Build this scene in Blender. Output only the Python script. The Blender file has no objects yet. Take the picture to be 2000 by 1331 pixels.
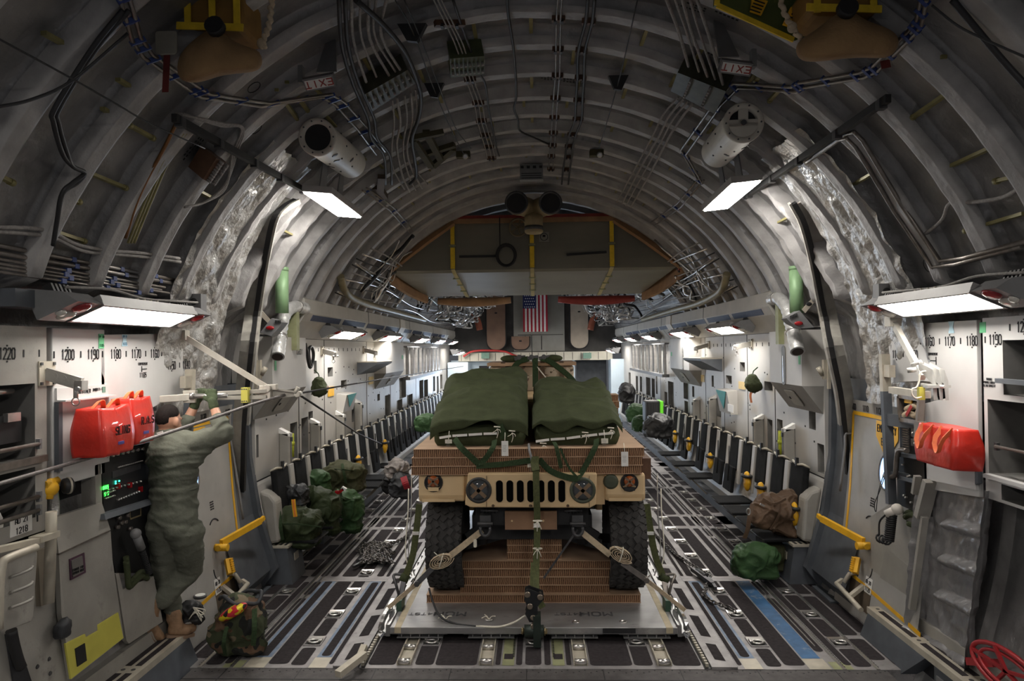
import bpy, bmesh, math, random
from mathutils import Vector, Matrix, noise
SC = bpy.context.scene
COL = SC.collection
PI = math.pi
rnd = random.Random(7)
V = Vector
# ------------------------------------------------------------------ camera maths
CZ, FPX = 2.53, 1350.0
def _axes():
    f = FPX; vx = (1045 - 1000) / f; vy = (665.5 - 682) / f
    fw = V((vx, vy, 1)).normalized()
    a = V((1, .0125, 0)); a.z = -(a.x * fw.x + a.y * fw.y) / fw.z
    rt = a.normalized(); up = fw.cross(rt)
    if up.y < 0: up = -up
    return rt, fw, up
AX = _axes()
def ray(px, py):
    d = V(((px - 1000) / FPX, (665.5 - py) / FPX, 1))
    return V((d.dot(AX[0]), d.dot(AX[1]), d.dot(AX[2])))
def at(px, py, Y):
    r = ray(px, py); return V((0, 0, CZ)) + r * (Y / r.y)
def atX(px, py, X):
    r = ray(px, py); return V((0, 0, CZ)) + r * (X / r.x)
def atZ(px, py, Z):
    r = ray(px, py); return V((0, 0, CZ)) + r * ((Z - CZ) / r.z)
cd = bpy.data.cameras.new('camera'); cam = bpy.data.objects.new('camera', cd); COL.objects.link(cam)
cd.sensor_width = 36; cd.lens = FPX / 2000 * 36; cd.clip_start = .05; cd.clip_end = 200
m = Matrix.Identity(4)
for i in range(3):
    m[i][0] = AX[i].x; m[i][1] = AX[i].y; m[i][2] = -AX[i].z
m[2][3] = CZ
cam.matrix_world = m
SC.camera = cam
SC.view_settings.view_transform = 'Standard'; SC.view_settings.look = 'None'
SC.view_settings.gamma = 1; SC.view_settings.exposure = .72; SC.view_settings.use_curve_mapping = False
SC.cycles.max_bounces = 6; SC.cycles.diffuse_bounces = 3; SC.cycles.glossy_bounces = 3
SC.cycles.transmission_bounces = 4
SC.cycles.sample_clamp_indirect = 4
SC.cycles.use_denoising = True
w = bpy.data.worlds.new('world'); SC.world = w; w.use_nodes = True
w.node_tree.nodes['Background'].inputs[0].default_value = (.85, .9, 1, 1)
w.node_tree.nodes['Background'].inputs[1].default_value = .055

# ------------------------------------------------------------------ materials
MATS = {}
def mat(name, col, rough=.6, metal=0., var=.15, vs=8., bump=0., bs=60., emit=0., coat=0., alpha=1., wear=None, stretch=(1, 1, 1)):
    """colour with soft procedural variation, optional bump; wear = (colour, amount, scale)"""
    if name in MATS: return MATS[name]
    mt = bpy.data.materials.new(name); MATS[name] = mt; mt.use_nodes = True
    nt = mt.node_tree; b = nt.nodes['Principled BSDF']
    c4 = (*col, 1)
    b.inputs['Base Color'].default_value = c4
    b.inputs['Roughness'].default_value = rough; b.inputs['Metallic'].default_value = metal
    b.inputs['Coat Weight'].default_value = coat
    if emit:
        b.inputs['Emission Color'].default_value = c4; b.inputs['Emission Strength'].default_value = emit
    tc = nt.nodes.new('ShaderNodeTexCoord'); mp = nt.nodes.new('ShaderNodeMapping')
    mp.inputs['Scale'].default_value = stretch
    nt.links.new(tc.outputs['Object'], mp.inputs[0])
    if var:
        n = nt.nodes.new('ShaderNodeTexNoise'); n.inputs['Scale'].default_value = vs; n.inputs['Detail'].default_value = 5
        nt.links.new(mp.outputs[0], n.inputs[0])
        r = nt.nodes.new('ShaderNodeValToRGB')
        r.color_ramp.elements[0].position = .3; r.color_ramp.elements[1].position = .7
        r.color_ramp.elements[0].color = (*[max(0, x * (1 - var)) for x in col], 1)
        r.color_ramp.elements[1].color = (*[min(1, x * (1 + var)) for x in col], 1)
        nt.links.new(n.outputs[0], r.inputs[0])
        out = r.outputs[0]
        if wear:
            n2 = nt.nodes.new('ShaderNodeTexNoise'); n2.inputs['Scale'].default_value = wear[2]; n2.inputs['Detail'].default_value = 8
            n2.inputs['Roughness'].default_value = .7
            nt.links.new(mp.outputs[0], n2.inputs[0])
            r2 = nt.nodes.new('ShaderNodeValToRGB')
            r2.color_ramp.elements[0].position = .62 - .1 * wear[1]; r2.color_ramp.elements[1].position = .70
            nt.links.new(n2.outputs[0], r2.inputs[0])
            mx = nt.nodes.new('ShaderNodeMix'); mx.data_type = 'RGBA'
            nt.links.new(r2.outputs[0], mx.inputs[0]); nt.links.new(out, mx.inputs[6]); mx.inputs[7].default_value = (*wear[0], 1)
            out = mx.outputs[2]
        nt.links.new(out, b.inputs['Base Color'])
    if bump:
        n = nt.nodes.new('ShaderNodeTexNoise'); n.inputs['Scale'].default_value = bs; n.inputs['Detail'].default_value = 4
        nt.links.new(mp.outputs[0], n.inputs[0])
        bp = nt.nodes.new('ShaderNodeBump'); bp.inputs['Strength'].default_value = bump; bp.inputs['Distance'].default_value = .02
        nt.links.new(n.outputs[0], bp.inputs['Height']); nt.links.new(bp.outputs[0], b.inputs['Normal'])
    return mt
def nodes_of(mt):
    nt = mt.node_tree; return nt, nt.nodes['Principled BSDF']

# ------------------------------------------------------------------ mesh builder
class MB:
    def __init__(s): s.v = []; s.f = []; s.m = []; s.sm = []; s.cur = 0; s.smooth = False
    def face(s, idx): s.f.append(tuple(idx)); s.m.append(s.cur); s.sm.append(s.smooth)
    def mi(s, k): s.cur = k; return s
    def sh(s, k=True): s.smooth = k; return s
    def quad(s, a, b, c, d):
        n = len(s.v); s.v += [V(a), V(b), V(c), V(d)]; s.face((n, n + 1, n + 2, n + 3)); return s
    def box(s, c, d, R=None):
        c = V(c); h = V(d) * .5; n = len(s.v)
        for z in (-1, 1):
            for y in (-1, 1):
                for x in (-1, 1):
                    p = V((x * h.x, y * h.y, z * h.z))
                    if R is not None: p = R @ p
                    s.v.append(c + p)
        for q in ((0, 2, 3, 1), (4, 5, 7, 6), (0, 1, 5, 4), (2, 6, 7, 3), (0, 4, 6, 2), (1, 3, 7, 5)): s.face([n + i for i in q])
        return s
    def bx(s, x0, x1, y0, y1, z0, z1):
        return s.box(((x0 + x1) / 2, (y0 + y1) / 2, (z0 + z1) / 2), (abs(x1 - x0), abs(y1 - y0), abs(z1 - z0)))
    def rbox(s, c, d, r=.02, R=None, seg=3):
        """box with rounded vertical (local z) edges and a small chamfer"""
        hx, hy, hz = d[0] / 2, d[1] / 2, d[2] / 2; r = min(r, hx * .98, hy * .98); pts = []
        for (cx, cy, a0) in ((hx - r, hy - r, 0), (-hx + r, hy - r, 90), (-hx + r, -hy + r, 180), (hx - r, -hy + r, 270)):
            for k in range(seg + 1):
                a = math.radians(a0 + 90 * k / seg); pts.append((cx + r * math.cos(a), cy + r * math.sin(a)))
        e = min(r * .4, hz * .5, hx * .3, hy * .3)
        rings = []
        for (z, sc) in ((-hz, e), (-hz + e, 0), (hz - e, 0), (hz, e)):
            rg = []
            for (x, y) in pts:
                p = V((x * (1 - sc / hx), y * (1 - sc / hy), z))
                if R is not None: p = R @ p
                rg.append(len(s.v)); s.v.append(V(c) + p)
            rings.append(rg)
        N = len(pts)
        for a, b in zip(rings, rings[1:]):
            for i in range(N): s.face((a[i], a[(i + 1) % N], b[(i + 1) % N], b[i]))
        s.face(rings[0][::-1]); s.face(rings[-1]); return s
    def bar(s, a, b, w, h, up=(0, 0, 1)):
        """rectangular beam from a to b"""
        a, b = V(a), V(b); d = (b - a); L = d.length
        if L < 1e-6: return s
        d.normalize(); u = V(up)
        x = d.cross(u)
        if x.length < 1e-4: x = d.cross(V((1, 0, 0)))
        x.normalize(); z = x.cross(d)
        R = Matrix((x, d, z)).transposed()
        return s.box((a + b) / 2, (w, L, h), R)
    def prism(s, pts, d):
        """planar polygon pts (3-D) extruded by vector d"""
        n = len(s.v); N = len(pts); d = V(d)
        s.v += [V(p) for p in pts] + [V(p) + d for p in pts]
        s.face([n + i for i in range(N)][::-1]); s.face([n + N + i for i in range(N)])
        for i in range(N):
            j = (i + 1) % N; s.face((n + i, n + j, n + N + j, n + N + i))
        return s
    def tube(s, pts, r, seg=8, caps=True, closed=False):
        pts = [V(p) for p in pts]; N = len(pts)
        rr = r if isinstance(r, (list, tuple)) else [r] * N
        rings = []; t0 = None; u = None
        for i, p in enumerate(pts):
            if closed: t = pts[(i + 1) % N] - pts[i - 1]
            else: t = pts[min(i + 1, N - 1)] - pts[max(i - 1, 0)]
            if t.length < 1e-9: t = V((0, 0, 1))
            t.normalize()
            if u is None:
                u = t.cross(V((0, 0, 1)))
                if u.length < .05: u = t.cross(V((1, 0, 0)))
                u.normalize()
            else:
                u = u - t * u.dot(t)
                if u.length < 1e-4: u = t.cross(V((0, 0, 1)))
                u.normalize()
            v = t.cross(u); rg = []
            for k in range(seg):
                a = 2 * PI * k / seg; rg.append(len(s.v)); s.v.append(p + (u * math.cos(a) + v * math.sin(a)) * rr[i])
            rings.append(rg)
        sm = s.smooth; s.smooth = True
        M = list(zip(rings, rings[1:])) + ([(rings[-1], rings[0])] if closed else [])
        for a, b in M:
            for k in range(seg): s.face((a[k], a[(k + 1) % seg], b[(k + 1) % seg], b[k]))
        s.smooth = sm
        if caps and not closed: s.face(rings[0][::-1]); s.face(rings[-1])
        return s
    def ribbon(s, pts, w, t, side):
        """flat strap: path pts, width w along vector side, thickness t"""
        pts = [V(p) for p in pts]; N = len(pts); sd = V(side).normalized(); rings = []
        for i, p in enumerate(pts):
            tg = (pts[min(i + 1, N - 1)] - pts[max(i - 1, 0)]).normalized()
            x = sd - tg * sd.dot(tg)
            if x.length < 1e-3: x = tg.cross(V((0, 0, 1)))
            x.normalize(); nn = tg.cross(x)
            rg = []
            for (a, b) in ((-1, -1), (1, -1), (1, 1), (-1, 1)):
                rg.append(len(s.v)); s.v.append(p + x * (a * w / 2) + nn * (b * t / 2))
            rings.append(rg)
        for a, b in zip(rings, rings[1:]):
            for k in range(4): s.face((a[k], a[(k + 1) % 4], b[(k + 1) % 4], b[k]))
        s.face(rings[0][::-1]); s.face(rings[-1]); return s
    def lathe(s, c, axis, prof, seg=24, smooth=True):
        """prof = [(r, h)] along axis from centre c"""
        c = V(c); a = V(axis).normalized(); u = a.cross(V((0, 0, 1)))
        if u.length < .05: u = a.cross(V((1, 0, 0)))
        u.normalize(); v = a.cross(u); rings = []
        for (r, h) in prof:
            rg = []
            for k in range(seg):
                an = 2 * PI * k / seg; rg.append(len(s.v)); s.v.append(c + a * h + (u * math.cos(an) + v * math.sin(an)) * max(r, 1e-5))
            rings.append(rg)
        sm = s.smooth; s.smooth = smooth
        for p, q in zip(rings, rings[1:]):
            for k in range(seg): s.face((p[k], p[(k + 1) % seg], q[(k + 1) % seg], q[k]))
        s.smooth = sm
        s.face(rings[0][::-1]); s.face(rings[-1]); return s
    def cyl(s, a, b, r, seg=16):
        a, b = V(a), V(b); return s.lathe(a, b - a, [(r, 0), (r, (b - a).length)], seg)
    def ell(s, c, d, seg=16, rings=10, R=None):
        """ellipsoid of semi-axes d"""
        c = V(c); n = len(s.v); d = V(d)
        for i in range(rings + 1):
            th = PI * i / rings
            for k in range(seg):
                a = 2 * PI * k / seg; p = V((d.x * math.sin(th) * math.cos(a), d.y * math.sin(th) * math.sin(a), d.z * math.cos(th)))
                if R is not None: p = R @ p
                s.v.append(c + p)
        sm = s.smooth; s.smooth = True
        for i in range(rings):
            for k in range(seg):
                s.face((n + i * seg + k, n + (i + 1) * seg + k, n + (i + 1) * seg + (k + 1) % seg, n + i * seg + (k + 1) % seg))
        s.smooth = sm; return s
    def grid(s, fn, nu, nv, closed_u=False):
        n = len(s.v)
        for j in range(nv + 1):
            for i in range(nu + 1): s.v.append(V(fn(i / nu, j / nv)))
        sm = s.smooth; s.smooth = True
        for j in range(nv):
            for i in range(nu):
                a = n + j * (nu + 1) + i; s.face((a, a + 1, a + nu + 2, a + nu + 1))
        s.smooth = sm; return s
    def holed(s, O, U, W, N, w, h, holes, depth=.12, m_in=1):
        """rectangular panel O + u*U + v*W with rectangular pockets [(u0,u1,v0,v1[,depth])] sunk against N"""
        O, U, W, N = V(O), V(U), V(W), V(N)
        us = sorted({0., w} | {min(max(x, 0), w) for hh in holes for x in hh[:2]}); vs = sorted({0., h} | {min(max(x, 0), h) for hh in holes for x in hh[2:4]})
        P = lambda u, v, d=0: O + U * u + W * v - N * d
        base = s.cur
        for a, b in zip(us, us[1:]):
            for c, d in zip(vs, vs[1:]):
                mu, mv = (a + b) / 2, (c + d) / 2
                if any(hh[0] < mu < hh[1] and hh[2] < mv < hh[3] for hh in holes): continue
                s.quad(P(a, c), P(b, c), P(b, d), P(a, d))
        s.cur = m_in
        for hh in holes:
            a, b, c, d = hh[:4]; e = hh[4] if len(hh) > 4 else depth
            s.quad(P(a, c, e), P(b, c, e), P(b, d, e), P(a, d, e))
            s.quad(P(a, c), P(b, c), P(b, c, e), P(a, c, e)); s.quad(P(a, d), P(b, d), P(b, d, e), P(a, d, e))
            s.quad(P(a, c), P(a, d), P(a, d, e), P(a, c, e)); s.quad(P(b, c), P(b, d), P(b, d, e), P(b, c, e))
        s.cur = base; return s
    def build(s, name, mats, parent=None, world=True, fix=True, bevel=0):
        me = bpy.data.meshes.new(name)
        off = V((0, 0, 0))
        if parent is not None and world:
            p = parent
            while p is not None: off = off + p.location; p = p.parent
        me.from_pydata([tuple(x - off) for x in s.v], [], s.f)
        if not isinstance(mats, (list, tuple)): mats = [mats]
        for q in mats: me.materials.append(q)
        me.polygons.foreach_set('material_index', [min(k, len(mats) - 1) for k in s.m])
        me.polygons.foreach_set('use_smooth', s.sm)
        me.update()
        if fix and len(s.f) < 60000:
            bm = bmesh.new(); bm.from_mesh(me); bmesh.ops.recalc_face_normals(bm, faces=bm.faces); bm.to_mesh(me); bm.free()
        o = bpy.data.objects.new(name, me); COL.objects.link(o)
        if parent is not None: o.parent = parent
        if bevel:
            md = o.modifiers.new('edge', 'BEVEL'); md.width = bevel; md.segments = 2; md.limit_method = 'ANGLE'
        return o

def tag(o, label=None, cat=None, group=None, kind=None):
    if label: o['label'] = label
    if cat: o['category'] = cat
    if group: o['group'] = group
    if kind: o['kind'] = kind
    return o
def thing(name, label, cat, loc=(0, 0, 0), group=None):
    o = bpy.data.objects.new(name, None); COL.objects.link(o); o.location = V(loc); o.empty_display_size = .1
    return tag(o, label, cat, group)
def struct(name, mb, mats, **k):
    return tag(mb.build(name, mats, **k), kind='structure')
def dup(root, loc, label=None, rotz=None, scale=None):
    r = root.copy(); COL.objects.link(r); r.location = V(loc)
    if rotz is not None: r.rotation_euler = (0, 0, rotz)
    if scale is not None: r.scale = scale
    if label: r['label'] = label
    for ch in list(root.children):
        c = ch.copy(); COL.objects.link(c); c.parent = r
        for g in list(ch.children):
            d = g.copy(); COL.objects.link(d); d.parent = c
    return r
def voxel(o, size, smooth=6, disp=0, dscale=.2, mats_by=None, dec=0):
    """fuse the overlapping shapes of a mesh into one continuous surface"""
    md = o.modifiers.new('r', 'REMESH'); md.mode = 'VOXEL'; md.voxel_size = size
    if smooth:
        ms = o.modifiers.new('s', 'SMOOTH'); ms.factor = .5; ms.iterations = smooth
    dg = bpy.context.evaluated_depsgraph_get(); dg.update()
    me = bpy.data.meshes.new_from_object(o.evaluated_get(dg), preserve_all_data_layers=True, depsgraph=dg)
    old = o.data; mats = [m_ for m_ in old.materials]
    o.modifiers.clear(); o.data = me
    me.materials.clear()
    for q in mats: me.materials.append(q)
    if disp:
        nn = [v.normal.copy() for v in me.vertices]
        for v, n in zip(me.vertices, nn):
            q = v.co / dscale
            w1 = q + V((noise.noise(q * .9 + V((5, 1, 2))), noise.noise(q * .9 + V((1, 8, 3))), noise.noise(q * .9))) * .8
            b = (1 - abs(noise.noise(w1 * .62 + V((3, 9, 4)))) * 2) ** 3; c2 = (1 - abs(noise.noise(w1 * 1.5 + V((2, 5, 7)))) * 2) ** 3
            v.co = v.co + n * disp * (noise.noise(q * .6) * 1.3 + b * .95 + c2 * .30 - .5)
    me.polygons.foreach_set('use_smooth', [True] * len(me.polygons))
    if mats_by:
        for p in me.polygons: p.material_index = mats_by(p.center)
    me.update(); me.name = o.name
    if old.users == 0: bpy.data.meshes.remove(old)
    return o
def arc(c, r, a0, a1, n, f):
    return [V(c) + f(r * math.cos(math.radians(a0 + (a1 - a0) * i / n)), r * math.sin(math.radians(a0 + (a1 - a0) * i / n))) for i in range(n + 1)]
def curve(pts, n=6):
    """Catmull-Rom through pts"""
    P = [V(p) for p in pts]
    if len(P) < 3: return P
    P = [P[0] * 2 - P[1]] + P + [P[-1] * 2 - P[-2]]; out = []
    for i in range(1, len(P) - 2):
        for k in range(n):
            t = k / n; a, b, c, d = P[i - 1], P[i], P[i + 1], P[i + 2]
            out.append(.5 * ((2 * b) + (c - a) * t + (2 * a - 5 * b + 4 * c - d) * t * t + (3 * b - a - 3 * c + d) * t * t * t))
    out.append(P[-2]); return out
def sag(a, b, s, n=10):
    a, b = V(a), V(b)
    return [a.lerp(b, i / n) - V((0, 0, s * 4 * (i / n) * (1 - i / n))) for i in range(n + 1)]
# 5x7 stroke lettering as thin raised strips
GL = {'A': ['0-0 0-4 2-6 4-4 4-0', '0-2 4-2'], 'B': ['0-0 0-6 3-6 4-5 3-3 0-3', '3-3 4-2 3-0 0-0'], 'C': ['4-5 3-6 1-6 0-5 0-1 1-0 3-0 4-1'],
 'D': ['0-0 0-6 3-6 4-5 4-1 3-0 0-0'], 'E': ['4-6 0-6 0-0 4-0', '0-3 3-3'], 'F': ['4-6 0-6 0-0', '0-3 3-3'], 'G': ['4-5 3-6 1-6 0-5 0-1 1-0 3-0 4-1 4-3 2-3'],
 'H': ['0-0 0-6', '4-0 4-6', '0-3 4-3'], 'I': ['2-0 2-6'], 'K': ['0-0 0-6', '4-6 0-3 4-0'], 'L': ['0-6 0-0 4-0'], 'M': ['0-0 0-6 2-3 4-6 4-0'], 'N': ['0-0 0-6 4-0 4-6'],
 'O': ['1-0 0-1 0-5 1-6 3-6 4-5 4-1 3-0 1-0'], 'P': ['0-0 0-6 3-6 4-5 4-4 3-3 0-3'], 'R': ['0-0 0-6 3-6 4-5 4-4 3-3 0-3', '2-3 4-0'], 'S': ['4-5 3-6 1-6 0-5 0-4 1-3 3-3 4-2 4-1 3-0 1-0 0-1'],
 'T': ['0-6 4-6', '2-6 2-0'], 'U': ['0-6 0-1 1-0 3-0 4-1 4-6'], 'V': ['0-6 2-0 4-6'], 'W': ['0-6 1-0 2-4 3-0 4-6'], 'X': ['0-0 4-6', '0-6 4-0'], 'Y': ['0-6 2-3 4-6', '2-3 2-0'], 'Z': ['0-6 4-6 0-0 4-0'],
 '0': ['1-0 0-1 0-5 1-6 3-6 4-5 4-1 3-0 1-0'], '1': ['1-5 2-6 2-0'], '2': ['0-5 1-6 3-6 4-5 4-4 0-0 4-0'], '3': ['0-5 1-6 3-6 4-5 3-3 4-1 3-0 1-0 0-1', '2-3 3-3'], '4': ['3-0 3-6 0-2 4-2'],
 '5': ['4-6 0-6 0-3 3-4 4-3 4-1 3-0 0-0'], '6': ['4-5 3-6 1-6 0-5 0-1 1-0 3-0 4-1 4-3 0-3'], '7': ['0-6 4-6 1-0'], '8': ['1-3 0-4 0-5 1-6 3-6 4-5 4-4 3-3 1-3 0-2 0-1 1-0 3-0 4-1 4-2 3-3'], '9': ['4-3 0-3 0-5 1-6 3-6 4-5 4-1 3-0 0-0'],
 '.': ['2-0 2-0.6'], '-': ['1-3 3-3'], '+': ['2-1 2-5', '0-3 4-3']}
def letters(mb, text, O, U, W, N, h, wd=.62, st=.14, t=.002, center=True):
    """stroke lettering of height h; O = middle of the line, U along, W up, N out of the surface"""
    O, U, W, N = V(O), V(U).normalized(), V(W).normalized(), V(N).normalized()
    cw = h * wd; gap = cw * .42; L = len(text) * cw + (len(text) - 1) * gap
    x = -L / 2 if center else 0
    for ch in text:
        for stq in GL.get(ch, []):
            ps = [tuple(float(q) for q in a.split('-')) for a in stq.split()]
            for (a, b), (c, d) in zip(ps, ps[1:]):
                p = O + U * (x + a / 4 * cw) + W * ((b / 6 - .5) * h) + N * t * .5
                q = O + U * (x + c / 4 * cw) + W * ((d / 6 - .5) * h) + N * t * .5
                dd = (q - p)
                if dd.length < 1e-6: continue
                e = dd.normalized() * h * st * .35
                mb.bar(p - e, q + e, h * st, t, N)
        x += cw + gap
    return mb
# ------------------------------------------------------------------ shared materials
M_FOIL = mat('silver_foil_blanket', (.25, .245, .247), .42, .38, .30, 3, 1.0, 9)
M_FOILB = mat('bright_foil', (.50, .495, .485), .32, .6, .25, 6, .9, 22)
M_FLOOR = mat('floor_metal', (.30, .285, .285), .5, .35, .22, 6, .1, 90, wear=((.16, .15, .15), .4, 9))
M_GRIP = mat('grip_tape', (.034, .029, .031), .93, 0, .25, 30, .3, 400)
M_BLUE = mat('worn_blue_paint', (.045, .13, .27), .6, 0, .25, 10, wear=((.30, .31, .33), .5, 7))
M_BLUEG = mat('faded_blue_paint', (.17, .23, .33), .6, .1, .2, 9, wear=((.32, .32, .34), .8, 9))
M_CREAM = mat('cream_metal', (.48, .44, .36), .5, .2, .15, 9)
M_OLIVEP = mat('primer_green_metal', (.30, .31, .17), .5, .2, .2, 9)
M_STEEL = mat('bright_steel', (.62, .60, .58), .28, .9, .15, 12)
M_CHROME = mat('polished_steel', (.72, .72, .72), .16, 1, .06, 12)
M_DSTEEL = mat('dark_steel', (.10, .10, .105), .45, .6, .25, 12)
M_BLACK = mat('black_plastic', (.014, .014, .015), .55, 0, .2, 10)
M_HOLE = mat('unlit_recess', (.03, .03, .033), .85, 0, .2, 10)
M_RUB = mat('black_rubber', (.012, .012, .013), .6, 0, .2, 30)
M_PANEL = mat('pale_grey_panel', (.47, .455, .43), .5, .05, .07, 3, .03, 150)
M_PANELW = mat('white_grey_panel', (.55, .545, .535), .5, .05, .06, 3, .03, 150)
M_WARM = mat('worn_beige_panel', (.33, .315, .285), .55, .05, .14, 4, .05, 90, wear=((.25, .235, .21), .3, 5))
M_GREY = mat('mid_grey_metal', (.20, .20, .205), .5, .2, .12, 8)
M_SLATE = mat('slate_grey_paint', (.095, .105, .12), .55, .1, .15, 7)
M_YEL = mat('safety_yellow', (.78, .42, .015), .5, 0, .1, 9)
M_YEL2 = mat('lemon_yellow_paint', (.62, .57, .10), .55, 0, .07, 6)
M_YSTRAP = mat('yellow_strap', (.80, .55, .03), .7, 0, .12, 20)
M_RED = mat('red_lens', (.30, .008, .012), .25, 0, .1, 9, coat=.5)
M_LENS = mat('clear_lens', (.62, .60, .55), .15, .3, .1, 9, coat=.6)
M_INK = mat('black_ink', (.012, .012, .014), .7, 0, 0)
M_GREENT = mat('green_tag', (.14, .52, .25), .6, 0, .06, 20)
M_CYANT = mat('pale_blue_tag', (.50, .72, .82), .6, 0, .06, 20)
M_WHITE = mat('white_paint', (.80, .79, .76), .5, 0, .05, 8)
M_OFFW = mat('offwhite_duct', (.60, .565, .51), .55, 0, .08, 6)
M_TAN = mat('desert_tan_paint', (.62, .45, .255), .55, 0, .06, 5, .04, 200)
M_CARD = mat('honeycomb_cardboard', (.36, .205, .115), .85, 0, .22, 14, .25, 60)
M_CARDT = mat('cardboard_face', (.43, .285, .185), .8, 0, .08, 5)
M_GREEN = mat('olive_green_canvas', (.052, .062, .031), .9, 0, .18, 9, .25, 60)
M_GREENW = mat('green_webbing', (.033, .055, .025), .85, 0, .25, 60, .3, 220)
M_TANW = mat('tan_webbing', (.50, .40, .28), .85, 0, .15, 40, .2, 200)
M_CORD = mat('white_cord', (.72, .68, .58), .8, 0, .12, 40)
M_LAMP = mat('lit_diffuser', (1., .95, .88), .5, 0, 0, emit=34.)
M_LAMPN = mat('lit_diffuser_near', (1., .95, .88), .5, 0, 0, emit=18.)
M_RIBY = mat('olive_rod', (.27, .24, .10), .5, .2, .2, 12)
M_TUBE = mat('steel_tube', (.24, .215, .195), .38, .75, .2, 20)
M_DTUBE = mat('dull_tube', (.20, .185, .175), .4, .7, .25, 20)
M_BCLIP = mat('blue_clip', (.03, .06, .22), .5, 0, .1, 20)
M_WCAB = mat('white_wrapped_cable', (.31, .29, .275), .7, 0, .2, 50, .4, 200)
M_BCAB = mat('black_cable', (.018, .018, .02), .55, 0, .2, 30)
M_BROWN = mat('brown_box', (.11, .055, .03), .6, .1, .2, 15)

def matte(*ms):
    for m_ in ms: m_.node_tree.nodes['Principled BSDF'].inputs['Specular IOR Level'].default_value = .18
matte(M_GRIP, M_GREEN, M_GREENW, M_CARD, M_HOLE)
# ------------------------------------------------------------------ fuselage shell with wrapped ribs
RS, ZC = 3.17, 1.90
RIBS = [.55, 1.1, 1.65, 2.2, 2.75, 3.3, 3.85, 4.4, 4.95, 5.48, 6.05, 6.62, 7.12, 7.62, 8.1, 8.55, 9.0, 9.55, 10.1, 10.65, 11.2, 11.75, 12.3, 12.85]
def shell(t, Y, inset=0):
    r = RS - inset
    if 0 <= t <= PI: return V((r * math.cos(t), Y, ZC + r * math.sin(t)))
    s = math.sin(t); return V((r * math.cos(t), Y, ZC + (3.9 - inset) * s))
def onsh(px, py, inset=.1):
    """where the sight line meets the upper shell, inset metres inside it"""
    d = ray(px, py); r = RS - inset; oz = CZ - ZC
    a = d.x * d.x + d.z * d.z; b = 2 * d.z * oz; c = oz * oz - r * r
    k = (-b + math.sqrt(b * b - 4 * a * c)) / (2 * a)
    return V((0, 0, CZ)) + d * k
def ribh(Y):
    best = min(abs(Y - q) for q in RIBS)
    h = 0
    if best < .07: h = .125 * min(1, (.07 - best) / .012)
    return h
def shell_pt(u, v, Y):
    t0 = -.55; t = t0 + (PI - 2 * t0) * u
    h = ribh(Y) if Y < 13.1 else 0
    q = V((t * 3.1, Y * 1.0, 0))
    wr = noise.noise(V((t * 7, Y * 3.2, 1))) * .016 + noise.noise(V((t * 17, Y * 8, 5))) * .009
    rg = (1 - abs(noise.noise(V((t * 9, Y * 5, 9))) * 2)) * .010
    if h > .02: wr *= .45; rg *= .5
    side = abs(math.cos(max(0, min(PI, t))))
    lo = min(t, PI - t)
    if lo < .36:
        k = max(0, min(1, (.36 - lo) / .08)); h *= 1 - k; wr *= 1 - k; rg *= 1 - k; wr -= .16 * k
    if 6.0 < Y < 7.4 and side > .55: wr += noise.noise(V((t * 28, Y * 14, 2))) * .028
    return shell(t, Y, h + wr + rg)
Ys = []
y = -1.5
while y < 13.3:
    Ys.append(y); best = min(abs(y - q) for q in RIBS); y += .012 if best < .10 else .04
while y < 24.7: Ys.append(y); y += .18
mb = MB(); NU = 200
for Y in Ys:
    for i in range(NU + 1): mb.v.append(shell_pt(i / NU, 0, Y))
mb.smooth = True
for j in range(len(Ys) - 1):
    for i in range(NU):
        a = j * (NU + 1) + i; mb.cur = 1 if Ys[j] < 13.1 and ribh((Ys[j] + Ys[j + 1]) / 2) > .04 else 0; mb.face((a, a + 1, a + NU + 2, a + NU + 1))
mb.cur = 0
struct('ceiling', mb, [M_FOIL, mat('rib_wrap', (.35, .34, .335), .58, .08, .22, 5, .6, 12)], fix=False)  # ribs in a lighter tone: light caught on their edges painted into the colour

# ------------------------------------------------------------------ cargo floor
XC = -.045; FX = 3.02; Y0 = 5.50
mb = MB()
mb.bx(XC - FX, XC + FX, Y0, 24.6, -.12, 0)                     # 0 base
def pad(u0, u1, y0, y1, k=1, r=.03, z=.003, both=True):
    for s in ((1, -1) if both else (1,)):
        a, b = sorted((s * u0, s * u1)); a += XC; b += XC
        r2_ = min(r, (b - a) * .45, (y1 - y0) * .45); p = []
        for (cx, cy, an) in ((b - r2_, y1 - r2_, 0), (a + r2_, y1 - r2_, 90), (a + r2_, y0 + r2_, 180), (b - r2_, y0 + r2_, 270)):
            for q in range(4):
                t = math.radians(an + 30 * q); p.append((cx + r2_ * math.cos(t), cy + r2_ * math.sin(t)))
        n = len(mb.v); mb.v += [V((x, y_, z)) for x, y_ in p]; mb.cur = k; mb.face(range(n, n + len(p))); mb.cur = 0
RINGY = [6.0 + .615 * k for k in range(13)]
SEG = [(5.57, 7.54), (7.72, 9.74), (9.86, 10.42), (10.55, 12.5), (12.65, 14.6), (14.7, 15.3), (15.4, 17.4), (17.5, 19.5), (19.6, 21.6), (21.7, 23.7)]
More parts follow.
